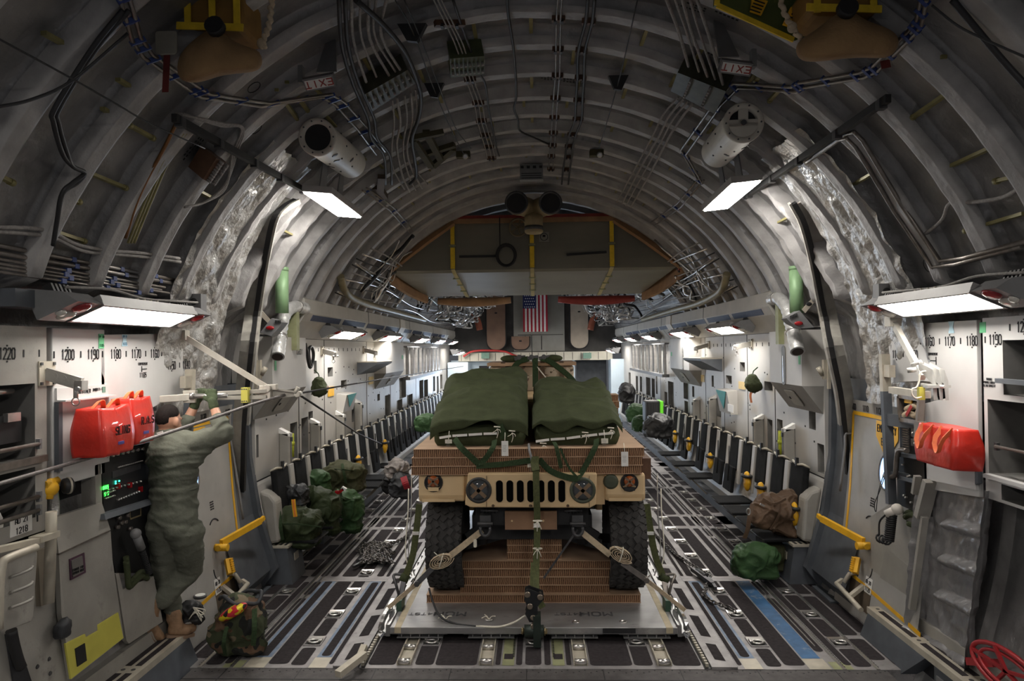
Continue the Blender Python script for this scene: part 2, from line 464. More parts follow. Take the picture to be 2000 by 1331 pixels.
for (a, b) in SEG:
    pad(1.99, 2.155, a, b)                                       # long grip strip
    pad(1.675 + .012, 1.775 - .012, a + .14 if a < 6 else a, b - .02)
    pad(2.325, 2.40, a + .25 if a < 6 else a, b - .5 if b - a > 1 else b); pad(2.325, 2.40, b - .4, b)
    pad(2.455, 2.515, a, b)
    pad(2.85, 2.975, a, a + .55); pad(2.85, 2.975, a + .62, b)
    pad(2.70, 2.83, a + .1, a + .5); pad(2.70, 2.83, a + .58, b - .45); pad(2.70, 2.83, b - .38, b)
    if a > 6: pad(2.205, 2.285, a, b)
    else:
        mb.cur = 1; mb.quad((XC - 2.285, a + .14, .004), (XC - 2.205, a + .14, .004), (XC - 2.205, b, .004), (XC - 2.285, b, .004)); mb.cur = 0
for k in range(8): pad(1.62, 1.655, SEG[min(k, 9)][0], SEG[min(k, 9)][1])
for i, ry in enumerate(RINGY):
    lo = ry + .11; hi = ry + .615 - .11
    pad(1.845, 1.965, lo, hi); pad(2.53, 2.665, lo, hi)
pad(1.845, 1.965, Y0 + .05, RINGY[0] - .13); pad(2.53, 2.665, Y0 + .05, RINGY[0] - .13)
# blue painted borders
for s in (1, -1):
    a, b = sorted((XC + s * 2.17, XC + s * 2.315))
    mb.mi(5 if s > 0 else 6).quad((a, 5.69, .002), (b, 5.69, .002), (b, 7.68, .002), (a, 7.68, .002))
    a, b = sorted((XC + s * 1.665, XC + s * 1.79))
    mb.mi(6).quad((a, 5.69, .002), (b, 5.69, .002), (b, 7.66, .002), (a, 7.66, .002)); mb.mi(0)
    # cream end blocks
    for u0, u1 in ((1.66, 1.80), (2.16, 2.33)):
        a, b = sorted((XC + s * u0, XC + s * u1)); mb.mi(3).quad((a, Y0, .0025), (b, Y0, .0025), (b, 5.685, .0025), (a, 5.685, .0025)); mb.mi(0)
        pad_y = (5.56, 5.62)
    a, b = sorted((XC + s * 2.345, XC + s * 2.5)); mb.mi(7).quad((a, Y0, .0025), (b, Y0, .0025), (b, 5.63, .0025), (a, 5.63, .0025)); mb.mi(0)
    # toothed seat tracks and bright seams
    for u, wd, y1 in ((1.575, .055, 24), (2.425, .03, 9.6), (2.685, .028, 7.4)):
        x = XC + s * u; mb.mi(2).bx(x - wd / 2, x + wd / 2, Y0, y1, 0, .006)
        yy = Y0 + .03
        while yy < 10.5:
            mb.mi(4).bx(x + s * wd * .36, x + s * wd * .62, yy, yy + .016, .001, .0068); yy += .034
    mb.mi(2).bx(XC + s * 2.355 - .006, XC + s * 2.355 + .006, 5.9, 24, 0, .014)
    # restraint rail: light ledge, dark slot and saw teeth beside the pallet
    a, b = sorted((XC + s * 1.40, XC + s * 1.60)); mb.mi(0).bx(a, b, Y0, 24, 0, .018)
    a, b = sorted((XC + s * 1.345, XC + s * 1.40)); mb.mi(4).bx(a, b, Y0, 24, 0, .004)
    yy = Y0 + .03
    while yy < 7.5:
        mb.mi(3).bx(XC + s * 1.37 - .010, XC + s * 1.37 + .012, yy, yy + .022, .004, .030); yy += .048
    yy = Y0 + .1
    k = 0
    while yy < 14:
        L = (.34, .5, .62, .2, .22)[k % 5]
        u0, u1 = 1.455, 1.535
        p = [(XC + s * u0, yy + .03), (XC + s * u1, yy), (XC + s * u1, yy + L - .03), (XC + s * u0, yy + L)]
        n = len(mb.v); mb.v += [V((x, q, .0195)) for x, q in p]; mb.cur = 1; mb.face(range(n, n + 4)); mb.cur = 0
        yy += L + .12; k += 1
    # big black pads beside the rail, roller channels
    if s > 0:
        pad(.455, .79, 5.555, 24);
        pad(.805, .955, 5.56, 5.92); pad(.265, .305, 5.56, 24)
        pad(.09, .14, 5.56, 24); pad(1.115, 1.335, 5.56, 24)
    for u0, u1 in ((.985, 1.10), (.322, .436)):
        a, b = sorted((XC + s * u0, XC + s * u1)); mb.mi(8).quad((a, 5.55, .0035), (b, 5.55, .0035), (b, 24, .0035), (a, 24, .0035)); mb.mi(0)
        for e in (a, b - .008): mb.mi(8).bx(e, e + .008, 5.55, 13, 0, .028)
        mb.mi(0)
    a, b = sorted((XC + s * .155, XC + s * .25)); mb.mi(7).quad((a, 5.55, .003), (b, 5.55, .003), (b, 20, .003), (a, 20, .003))
    mb.mi(1).quad((a + .01, 5.66, .0035), (b - .01, 5.66, .0035), (b - .01, 5.76, .0035), (a + .01, 5.76, .0035)); mb.mi(0)
    yy = 5.7
    while yy < 6.4:
        mb.mi(4).bx(XC + s * .165 - .006, XC + s * .165 + .01, yy, yy + .014, .002, .006); yy += .03
pad(-.065, .065, 5.56, 5.90, both=False)
# cross seams
for yy in (7.62, 9.80, 12.58, 17.45):
    for s in (1, -1):
        a, b = sorted((XC + s * 1.6, XC + s * 2.34)); mb.mi(0).quad((a, yy - .07, .0042), (b, yy - .07, .0042), (b, yy + .07, .0042), (a, yy + .07, .0042))
        mb.mi(4).quad((a, yy - .003, .0046), (b, yy - .003, .0046), (b, yy + .003, .0046), (a, yy + .003, .0046))
mb.mi(0)
struct('floor', mb, [M_FLOOR, M_GRIP, M_STEEL, M_CREAM, M_BLACK, M_BLUE, M_BLUEG, M_OLIVEP, M_CREAM])
# ramp hinge sill and the ramp deck the photographer stands on
mb = MB(); mb.bx(-2.78, 2.70, 5.20, 5.50, -.14, -.004); mb.mi(1).bx(-2.78, 2.70, 5.315, 5.325, -.14, -.002)
for k in range(120):
    x = -2.74 + k * .0455; mb.mi(1).bx(x, x + .012, 5.44 + .02 * (k % 3), 5.452 + .02 * (k % 3), -.01, -.0025)
for k in range(9): mb.mi(1).bx(-2.5 + k * .6, -2.494 + k * .6, 5.2, 5.5, -.02, -.002)
struct('trim_1', mb, [mat('dark_sill', (.085, .078, .078), .65, .3, .25, 12, .1, 120), M_BLACK])
mb = MB()
def ramp_z(Y): return -.02 - (5.18 - Y) * .10
p = [(-2.8, 5.18), (2.72, 5.18), (2.72, 1.2), (-2.8, 1.2)]
mb.prism([V((x, q, ramp_z(q))) for x, q in p], (0, 0, -.1))
for k in range(14):
    x = -2.7 + k * .39
    mb.mi(1).quad((x, 5.05, ramp_z(5.05) + .003), (x + .2, 5.05, ramp_z(5.05) + .003), (x + .2, 2, ramp_z(2) + .003), (x, 2, ramp_z(2) + .003))
    if k % 2: mb.mi(2).quad((x + .22, 5.15, ramp_z(5.15) + .003), (x + .36, 5.15, ramp_z(5.15) + .003), (x + .36, 5.0, ramp_z(5.0) + .003), (x + .22, 5.0, ramp_z(5.0) + .003))
mb.mi(0)
ro = struct('floor_1', mb, [M_FLOOR, M_GRIP, M_OLIVEP])

# tie-down rings in square pockets
def ring_proto():
    r = thing('tie_down_ring', 'steel tie-down ring in a square floor pocket beside the dark grip strips', 'tie-down ring', (0, 0, 0), 'tie-down rings in the floor')
    b = MB()
    for (x0, x1, y0, y1) in ((-.075, .075, .075, .085), (-.075, .075, -.095, -.085), (-.075, -.068, -.09, .08), (.068, .075, -.09, .08)): b.bx(x0, x1, y0, y1, 0, .010)
    b.mi(1).quad((-.07, -.088, .005), (.07, -.088, .005), (.07, .03, .005), (-.07, .03, .005))
    b.mi(2).quad((-.07, .03, .006), (.07, .03, .006), (.07, .078, .016), (-.07, .078, .016))
    b.build('pocket', [M_FLOOR, M_BLACK, M_STEEL], r)
    b = MB(); b.tube([(.045 * math.cos(a), -.03 + .035 * math.sin(a), .016) for a in [2 * PI * k / 12 for k in range(12)]], .010, 6, closed=True)
    b.bx(-.062, .062, .008, .028, .004, .022); b.bx(-.062, -.04, -.03, .03, .004, .02); b.bx(.04, .062, -.03, .03, .004, .02)
    b.build('ring', M_STEEL, r); return r
proto = ring_proto(); used = False
spots = [(XC + s * u, y_, ) for y_ in RINGY[:11] for s in (1, -1) for u in (1.905, 2.597)] + [(XC + s * .88, 6.0) for s in (1, -1)] + [(XC, 5.99)]
for (x, y_) in spots:
    if x > 2.3 and y_ > 12.5 or (x < -2.3 and 6.8 < y_ < 9.9 and y_ > 7.6): continue
    if not used: proto.location = (x, y_, 0); used = True
    else: dup(proto, (x, y_, 0))
# conveyor rollers showing in front of the pallet
rp = thing('conveyor_roller', 'silver conveyor roller set in a cream floor channel before the pallet', 'roller', (0, 0, 0), 'floor conveyor rollers')
b = MB(); b.cyl((-.047, 0, .022), (.047, 0, .022), .024, 14); b.build('drum', M_STEEL, rp)
for e in (-.0525, .0525): b = MB(); b.bx(e - .0035, e + .0035, -.02, .02, .004, .034); b.build('bracket', M_CREAM, rp)
k = 0
for u in (1.042, .379):
    for s in (1, -1):
        for yy in (5.575, 5.845, 6.11):
            if k == 0: rp.location = (XC + s * u, yy, 0)
            else: dup(rp, (XC + s * u, yy, 0))
            k += 1

# ------------------------------------------------------------------ lamps
def wall_lamp(label, loc, rotz, group=None, lit=None):
    """long wall lamp: tilted lit panel between two wedge housings; built for the left wall, facing +X and down"""
    t = thing('wall_lamp', label, 'lamp', (0, 0, 0), group)
    L = 1.14; hx = .10
    n = V((.40, 0, -.92)); u = V((.92, 0, .40)); c0 = V((0, 0, 0))
    R = Matrix((u, V((0, 1, 0)), -n)).transposed()
    b = MB(); b.box(c0 - n * .035, (.24, L, .055), R); b.box(c0 - n * .004 + u * .115, (.016, L + .02, .03), R); b.box(c0 - n * .004 - u * .115, (.016, L + .02, .03), R)
    for e in (-1, 1): b.box(c0 - n * .004 + V((0, e * L / 2, 0)), (.24, .016, .03), R)
    b.build('housing', mat('lamp_housing', (.27, .265, .26), .5, .3, .1, 9), t)
    b = MB(); b.box(c0 + n * .002, (.212, L - .02, .008), R); b.build('diffuser', lit or M_LAMP, t)
    for e in (-1, 1):
        b = MB(); y0 = e * (L / 2 + .01); y1 = e * (L / 2 + .24)
        q = [c0 + u * .12, c0 - u * .14, c0 - u * .14 - n * .20, c0 + u * .06 - n * .09]
        b.prism([p_ + V((0, y0, 0)) for p_ in q], (0, y1 - y0, 0))
        for k in range(5): b.mi(1).box(c0 - u * .03 - n * .152 + V((0, y0 + (y1 - y0) * (.2 + .15 * k), 0)), (.05, .018, .05), R); b.mi(0)
        h = b.build('end_housing', [M_GREY, M_BLACK], t)
        for (du, dy, rr, mm, nm) in ((.06, .5, .055, M_RED, 'red_bulb'), (-.05, .45, .055, M_LENS, 'white_bulb'), (-.02, .82, .03, M_LENS, 'small_bulb')):
            b = MB(); b.lathe(c0 + u * du + V((0, y0 + (y1 - y0) * dy, 0)), n, [(rr, -.01), (rr, .006), (rr * .8, .018), (rr * .4, .026)], 16); b.build(nm, mm, h)
    b = MB(); b.box(c0 - n * .075 - u * .04, (.10, L + .1, .03), R)
    for k in range(4): b.mi(1).cyl(c0 - n * .06 + u * .09 + V((0, -.12 + .08 * k, 0)), c0 - n * .085 + u * .09 + V((0, -.12 + .08 * k, 0)), .012, 8); b.mi(0)
    b.build('mounting_rail', [M_GREY, M_CREAM], t)
    t.location = V(loc); t.rotation_euler = (0, 0, rotz); return t
wn = wall_lamp('large lit wall lamp on the left above the red sling bag panels', (-2.71, 4.66, 2.785), 0, 'lit wall lamps', M_LAMPN)
dup(wn, (2.715, 4.80, 2.795), 'large lit wall lamp on the right above the bracket arm panel', PI)
wl = None
NUMW = ['nearest', 'second', 'third', 'fourth', 'farthest']
for s, sd in ((-1, 'left'), (1, 'right')):
    for i, Y in enumerate((9.95, 12.93, 16.55, 19.7, 22.9)):
        lb = f'{NUMW[i]} of the five lit lamps under the duct on the {sd} side'
        if wl is None: wl = wall_lamp(lb, (s * 2.72, Y, 2.765), 0, 'lit wall lamps')
        else: dup(wl, (s * 2.72, Y, 2.765), lb, 0 if s < 0 else PI)
    dup(wl, (s * 2.36, 21.6, 2.42), f'lowest lit lamp at the far end of the {sd} wall', 0 if s < 0 else PI)
def flood(label, s):
    a = at(619, 378, 6.1) if s < 0 else at(1458, 357, 6.1); b_ = at(682, 423, 7.1) if s < 0 else at(1398, 409, 7.1)
    c = (a + b_) / 2; t = thing('overhead_lamp', label, 'lamp', c, 'overhead flood lamps')
    d = (b_ - a).normalized(); n = V((s * .10, 0, -.99)); u = d.cross(n).normalized(); n = u.cross(d).normalized()
    if n.z > 0: n = -n
    R = Matrix((u, d, -n)).transposed(); L = (b_ - a).length
    q = MB(); q.box(c - n * .035, (.27, L + .03, .06), R); q.build('housing', mat('flood_housing', (.42, .41, .40), .45, .3, .08, 9), t)
    q = MB(); q.box(c + n * .002, (.24, L, .012), R); q.build('diffuser', M_LAMP, t)
    for e in (-.35, .15):
        q = MB(); base = c + d * (e * L) - n * .06; top = base - n * .30
        q.prism([base - d * .09, base + d * .09, top + d * .05, top - d * .05], u * .012); q.build('hanger_plate', M_GREY, t)
    return t
flood('lit overhead lamp on the left beneath the open ended white cylinder', -1)
flood('lit overhead lamp on the right beneath the braced white cylinder', 1)
# unseen ceiling lamps added over the ramp, behind the photographer, to brighten the truck front
for Y in (.1, -1.2):
    for s in (-1, 1):
        t = thing('overhead_lamp', f'added overhead flood lamp above the ramp on the {"left" if s < 0 else "right"}, behind the viewpoint', 'lamp', (s * 1.8, Y, 4.2), 'overhead flood lamps')
        q = MB(); q.box((s * 1.8, Y, 4.235), (.27, 1.1, .06)); q.build('housing', MATS['flood_housing'], t)
        q = MB(); q.box((s * 1.8, Y, 4.198), (.24, 1.06, .012)); q.build('diffuser', M_LAMP, t)
# ------------------------------------------------------------------ forward side walls with pockets
WX = 3.05
POC = {-1: [(492, 851, 505, 896), (567, 826, 581, 902), (589, 816, 602, 898), (602.5, 804, 611, 820), (640, 718, 650, 736), (666, 743, 677, 758), (613, 705, 618.5, 730), (687, 785, 698, 823),
            (720, 712, 727, 725), (740, 732, 746, 743), (737, 770, 742, 783), (752, 772, 762, 821), (780, 738, 793, 778), (775, 781, 786, 808), (795, 771, 806, 797), (819, 743, 827, 779), (828, 742, 836, 776),
            (846, 735, 850, 765), (853, 735, 857, 768), (860, 732, 864, 760)],
       1: [(1493, 746, 1509, 764), (1499, 820, 1509, 887), (1518, 820, 1529, 900), (1580, 795, 1593, 839), (1597, 868, 1610, 932), (1445, 708, 1455, 726), (1382, 706, 1389, 721), (1418, 734, 1429, 750), (1390, 734, 1394, 756),
           (1399, 777, 1408, 814), (1349, 725, 1356, 738), (1352, 755, 1356, 776), (1335, 734, 1344, 780), (1337, 784, 1344, 815), (1305, 746, 1316, 797), (1298, 766, 1303.5, 793), (1262, 738, 1271, 773), (1273, 740, 1279, 777), (1281, 720, 1284, 770),
           (1250, 736, 1254, 766), (1242, 735, 1246, 765), (1228, 728, 1232, 757)]}
SEAMS = {-1: (583, 633, 716, 762, 812, 845), 1: (1378, 1414, 1460, 1513, 1345, 1290, 1255)}
M_BLUEW = mat('cool_white_panel', (.50, .52, .545), .45, .05, .07, 3, .03, 150)
for s, nm in ((-1, 'wall_left'), (1, 'wall_right')):
    mb = MB(); X = s * WX; Ya, Yb = 7.42, 24.6; za, zb = 1.12, 2.74
    holes = []
    for (x0, y0, x1, y1) in POC[s]:
        a = atX(x0, (y0 + y1) / 2, X); b = atX(x1, (y0 + y1) / 2, X); Ym = (a.y + b.y) / 2; k = (1350 / Ym)
        zt = atX((x0 + x1) / 2, y0, X).z; zl = atX((x0 + x1) / 2, y1, X).z
        u0, u1 = sorted((a.y - Ya, b.y - Ya)); u0 = max(u0, .03)
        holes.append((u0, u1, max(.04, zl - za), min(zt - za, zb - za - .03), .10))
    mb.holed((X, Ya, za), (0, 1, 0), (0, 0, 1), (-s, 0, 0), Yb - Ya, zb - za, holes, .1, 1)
    # lower leaning wall behind the seats, and the kick plate
    pr = [(3.05, 1.12), (3.03, 1.08), (2.99, .85), (2.92, .48), (2.86, .30), (3.0, .0)]
    for (a, b), (c, d) in zip(pr, pr[1:]):
        mb.quad((s * a, Ya, b), (s * a, Yb, b), (s * c, Yb, d), (s * c, Ya, d))
    mb.quad((s * 3.05, Ya, 1.12), (s * 3.05, Ya, 2.74), (s * 3.3, Ya, 2.74), (s * 3.3, Ya, 1.12))
    mb.mi(2)
    for px in SEAMS[s]:
        Y = atX(px, 720, X).y; mb.bx(X - s * .004, X + s * .004, Y - .008, Y + .008, za, zb)
    mb.bx(X - s * .004, X + s * .01, Ya, Yb, za - .01, za + .006); mb.bx(X - s * .012, X + s * .02, Ya, Yb, zb - .045, zb - .01)
    # station tick marks
    for k in range(40):
        Y = 7.6 + k * .254; mb.bx(X - s * .003, X, Y - .012, Y + .012, 2.53, 2.58)
    for k in range(60):
        Y = 7.7 + rnd.random() * 9; z = 1.3 + rnd.random() * 1.1; mb.bx(X - s * .003, X, Y - .015, Y + .015, z, z + .02)
    mb.mi(0)
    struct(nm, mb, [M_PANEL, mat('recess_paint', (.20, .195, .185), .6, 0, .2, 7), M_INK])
# door jambs facing aft and the black seals round the side door openings
for i, s in enumerate((-1, 1)):
    mb = MB(); Y = 7.35
    pts = [(3.10, 2.2), (3.08, 1.4), (2.99, .8), (2.88, .45), (2.80, .2), (2.95, 0)]
    out = [(3.4, 2.2), (3.4, 1.4), (3.4, .8), (3.4, .45), (3.4, .2), (3.4, 0)]
    for k in range(5):
        a, b = pts[k], pts[k + 1]; c, d = out[k], out[k + 1]
        mb.quad((s * a[0], Y, a[1]), (s * b[0], Y, b[1]), (s * d[0], Y, d[1]), (s * c[0], Y, c[1]))
        mb.quad((s * a[0], Y, a[1]), (s * b[0], Y, b[1]), (s * b[0], Y + .08, b[1]), (s * a[0], Y + .08, a[1]))
    mb.bx(s * 2.86, s * 3.4, 6.9, 7.36, -.05, .02)
    # outer skin recess behind the door, dark
    mb.quad((s * 3.18, 6.75, 2.15), (s * 3.18, 7.36, 2.15), (s * 3.05, 7.36, .2), (s * 3.0, 6.75, .2))
    for k in range(6):
        a, b = pts[k], (pts + [pts[-1]])[k + 1]; mb.quad((s * (a[0] + .06), 6.6, a[1]), (s * (a[0] + .06), 7.36, a[1]), (s * (b[0] + .06), 7.36, b[1]), (s * (b[0] + .06), 6.6, b[1]))
    struct(f'trim_{2 + i}', mb, M_SLATE)
    mb = MB()
    pp = [onsh(*q, .13) for q in ([(577, 393), (553, 408), (533, 432), (520, 490), (508, 560), (500, 620)] if s < 0 else [(1550, 397), (1572, 440), (1590, 510), (1603, 580), (1613, 630)])] + [at(*q, 6.75 + .1 * k) for k, q in enumerate([(494, 670), (484, 760), (478, 830), (476, 900), (474, 960)] if s < 0 else [(1622, 680), (1640, 765), (1648, 830), (1655, 900), (1660, 980)])]
    pp = curve(pp, 4)
    mb.ribbon(pp, .045, .05, (1, 0, 0))
    mb.mi(1).ribbon([p + V((s * .075, .01, .02)) for p in pp], .09, .03, (1, 0, 0)); mb.ribbon([p + V((-s * .035, .01, 0)) for p in pp[:-8]], .022, .05, (1, 0, 0)); mb.mi(0)
    struct(f'trim_{4 + i}', mb, [M_RUB, mat('aged_door_frame', (.34, .325, .29), .6, .1, .2, 9)])
    # foil faced bulkhead patch between the seal and the wall panels, crumpled
    mb = MB()
    def patch2(u, v):
        z = 2.0 + 2.2 * v; xo = math.sqrt(max(.01, 3.13 ** 2 - (max(z, 1.9) - 1.9) ** 2)) - .06
        Y = 5.35 + (1.15 - .25 * v) * u; q = V((Y * 9, z * 7, s * 3 + 8)); d = abs(noise.noise(q * .7)) * .06 + noise.noise(q * 2.2) * .014
        return (s * (xo - d), Y, z)
    mb.grid(patch2, 60, 90)
    struct(f'trim_{6 + i}', mb, M_FOILB)

# ------------------------------------------------------------------ duct fairings along both walls
for s, sd in ((-1, 'left'), (1, 'right')):
    t = thing('air_duct', f'beige overhead air duct running along the {sd} wall above the lamps', 'duct', (s * 2.9, 8.2, 2.9))
    prof = [(3.04, 3.24), (2.90, 3.23), (2.755, 3.17), (2.745, 3.00), (2.80, 2.90), (2.96, 2.70), (3.04, 2.70)]
    mb = MB(); mb.prism([(s * x, 8.2, z) for x, z in prof], (0, 15.6, 0))
    for Y in (11.35, 15.1, 18.6, 21.5): mb.mi(1).prism([(s * (x - .006), Y, z) for x, z in prof[2:6]] + [(s * 3.0, Y, 2.705), (s * 3.0, Y, 3.17)], (0, .014, 0)); mb.mi(0)
    mb.build('duct_body', [mat('duct_paint', (.40, .385, .35), .55, 0, .08, 4), M_GREY], t)
    for k in range(9):
        q = MB(); Y = 8.5 + k * 1.42; a = V((s * 2.752, Y, 2.985)); b = V((s * 2.79, Y, 2.915))
        n = V((-s * .85, 0, -.5)) * .004
        q.prism([a + n, b + n, b + n + V((0, 1.25, 0)), a + n + V((0, 1.25, 0))], -n * 1.5)
        q.build('vent_slot', mat('vent_slot_dark', (.035, .05, .10), .6, 0, .2, 20), t)
    q = MB(); q.prism([(s * (x - .02), 14.0, z) for x, z in prof[1:6]] + [(s * 2.98, 14.0, 2.72), (s * 2.98, 14.0, 3.2)], (0, .5, 0)); q.build('joint_sleeve', M_OFFW, t)
    # flexible foil hose
    h = thing('air_hose', f'white foil wrapped air hose hanging from the near end of the {sd} duct', 'hose', (s * 2.85, 8, 2.8))
    pz = [(596, 603, 8.25), (575, 600, 8.0), (557, 612, 7.75), (549, 640, 7.6), (546, 665, 7.5), (542, 697, 7.35)] if s < 0 else [(1507, 586, 8.25), (1522, 584, 8.0), (1537, 602, 7.75), (1545, 630, 7.6), (1551, 655, 7.5), (1558, 687, 7.35)]
    pts = curve([at(*q_) for q_ in pz], 8); mb = MB()
    rr = [.072 + .004 * math.sin(i * 1.9) + .004 * noise.noise(V((i * .7, 1, 2))) for i in range(len(pts))]
    mb.tube(pts, rr, 20); mb.build('hose_body', mat('white_foil_hose', (.62, .62, .61), .35, .35, .12, 14, .6, 26), h)
    mb = MB(); d = (pts[-1] - pts[-2]).normalized(); mb.lathe(pts[-1], d, [(.0, .004), (.055, .005), (.058, .006)], 18); mb.build('hose_mouth', mat('hose_inside', (.05, .035, .03), .8, 0, .1, 9), h)
    for i in (6, 30): mb = MB(); mb.lathe(pts[i] - (pts[i + 1] - pts[i]).normalized() * .01, pts[i + 1] - pts[i], [(.082, 0), (.082, .02)], 18); mb.build('clamp', M_STEEL, h)
    g = MB(); b_ = at(551, 612, 7.45) if s < 0 else at(1556, 612, 7.45); a = b_ + V((0, 0, .48))
    g.cyl(b_, a, .070, 20); g.lathe(a, (0, 0, 1), [(.072, -.02), (.072, .02)], 20)
    tag(g.build('green_pipe', mat('pale_green_pipe', (.22, .36, .19), .5, .1, .1, 8)), f'pale green vertical pipe rising behind the {sd} foil hose', 'pipe')
    c = at(573, 632, 8.0) if s < 0 else at(1527, 640, 8.0)
    g = MB(); g.bx(c.x - .055, c.x + .055, 7.95, 8.05, 2.55, 3.05); g.bx(c.x - .065, c.x + .065, 7.94, 8.06, 3.03, 3.07)
    tag(g.build('fairing_post', M_OLIVEP), f'yellow green box post below the near end of the {sd} duct', 'post')
    # wedge emergency lamp on a tan plate
    e = thing('emergency_lamp', f'grey wedge emergency lamp with red lens beside the {sd} foil hose', 'lamp', (s * 2.85, 7.5, 2.75))
    q = [(508, 650), (530, 622), (552, 630), (545, 640), (530, 657)] if s < 0 else [(1590, 640), (1562, 607), (1536, 622), (1546, 632), (1566, 642)]
    mb = MB(); mb.prism([at(x, y_, 7.2) for x, y_ in q], (0, .16, 0))
    for k in range(5): p = at((538 + k * 2.4) if s < 0 else (1556 - k * 3), 629 if s < 0 else 616 + k, 7.19); mb.mi(1).box(p, (.007, .01, .035)); mb.mi(0)
    mb.build('wedge_housing', [M_GREY, M_BLACK], e)
    mb = MB(); p = at(527, 641, 7.19) if s < 0 else at(1560, 632, 7.19); mb.ell(p, (.045, .012, .022), 14, 8); mb.build('red_lens', M_RED, e)
    mb = MB(); q = [(489, 597), (500, 594), (534, 632), (528, 637)] if s < 0 else [(1601, 578), (1588, 582), (1566, 605), (1573, 612)]
    mb.prism([at(x, y_, 7.38) for x, y_ in q], (0, .015, 0)); p = at(507, 611, 7.375) if s < 0 else at(1580, 594, 7.375); mb.mi(1).ell(p, (.032, .006, .02), 14, 6)
    mb.build('bracket_plate', [mat('tan_plate', (.45, .40, .33), .5, .1, .1, 8), M_BLACK], e)

# ------------------------------------------------------------------ cabinets, shelves, arms and small fittings on the forward walls
def cabinet(s, Ya, Yb, label, slot=None, letters_=None, ch=.03):
    t = thing('wall_cabinet', label, 'cabinet', (s * WX, Ya, 2.2), None)
    d = .22; mb = MB(); Ym = Ya + ch
    P = [(s * WX, Ya), (s * (WX - d), Ym), (s * (WX - d), Yb), (s * WX, Yb)]
    n = len(mb.v); mb.v += [V((x, y_, 2.70)) for x, y_ in P] + [V((x, y_, 2.10)) for x, y_ in P] + [V((s * WX, y_, 1.80)) for x, y_ in P]
    mb.face((n, n + 1, n + 2, n + 3))
    for i in range(3): mb.face((n + i, n + i + 1, n + i + 5, n + i + 4))
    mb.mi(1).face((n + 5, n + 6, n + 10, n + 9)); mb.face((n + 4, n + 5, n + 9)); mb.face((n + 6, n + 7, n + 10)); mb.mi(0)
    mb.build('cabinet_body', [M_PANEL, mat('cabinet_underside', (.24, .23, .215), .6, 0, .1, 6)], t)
    n = V((-s * .30, 0, -.22)).normalized()
    mb = MB(); a = V((s * (WX - d + .02), Ya + .03, 2.075)); u = V((s * .22, 0, -.30)).normalized()
    mb.rbox(a + u * .16 + V((0, (Yb - Ya) * .5, 0)) + n * .012, (.22, .30, .012), .04, Matrix((u, V((0, 1, 0)), n)).transposed()); 
    mb.mi(1).box(a + u * .16 + V((0, (Yb - Ya) * .5 - .1 * s * -1, 0)) + n * .02, (.03, .03, .01), Matrix((u, V((0, 1, 0)), n)).transposed())
    mb.build('access_door', [M_WARM, M_INK], t)
    if slot:
        mb = MB(); Yc = Ya + .55; mb.rbox((s * (WX - d - .003), Yc, 2.31), (.45, .12, .012), .05, Matrix((V((0, 0, 1)), V((0, 1, 0)), V((-s, 0, 0)))).transposed()); mb.build('tall_window', mat('slot_window', (.12, .115, .105), .5, 0, .15, 8), t)
        mb = MB(); mb.bx(s * (WX - d - .014), s * (WX - d), Yc - .005, Yc + .005, 2.12, 2.42); mb.build('rod', M_STEEL, t)
    mb = MB(); mb.bx(s * (WX - d - .004), s * (WX - d), Yb - .2, Yb - .08, 2.35, 2.43) if Ya > 10 else mb.bx(s * (WX - d - .004), s * (WX - d), Ya + .06, Ya + .11, 2.33, 2.44); mb.build('green_tag', M_GREENT, t)
    if letters_:
        mb = MB()
        for txt, Y in letters_: letters(mb, txt, (s * (WX - d), Y, 2.53), (0, -s * -1 if s < 0 else -1, 0), (0, 0, 1), (-s, 0, 0), .06)
        mb.build('station_lettering', M_INK, t)
    return t
cabinet(-1, 7.36, 8.45, 'flat fronted pale grey cabinet marked 1070 high on the left wall', False, [('1070', 7.62), ('1060', 8.22)], .0)
cabinet(1, 7.42, 8.45, 'pale grey cabinet with a tall slot window high on the right wall', True)
cabinet(-1, 13.0, 14.8, 'far pale cabinet with a wedge underside on the left wall beside the tray shelf')
cabinet(1, 12.8, 14.6, 'far pale cabinet with a wedge underside on the right wall beside the tray shelf', True)

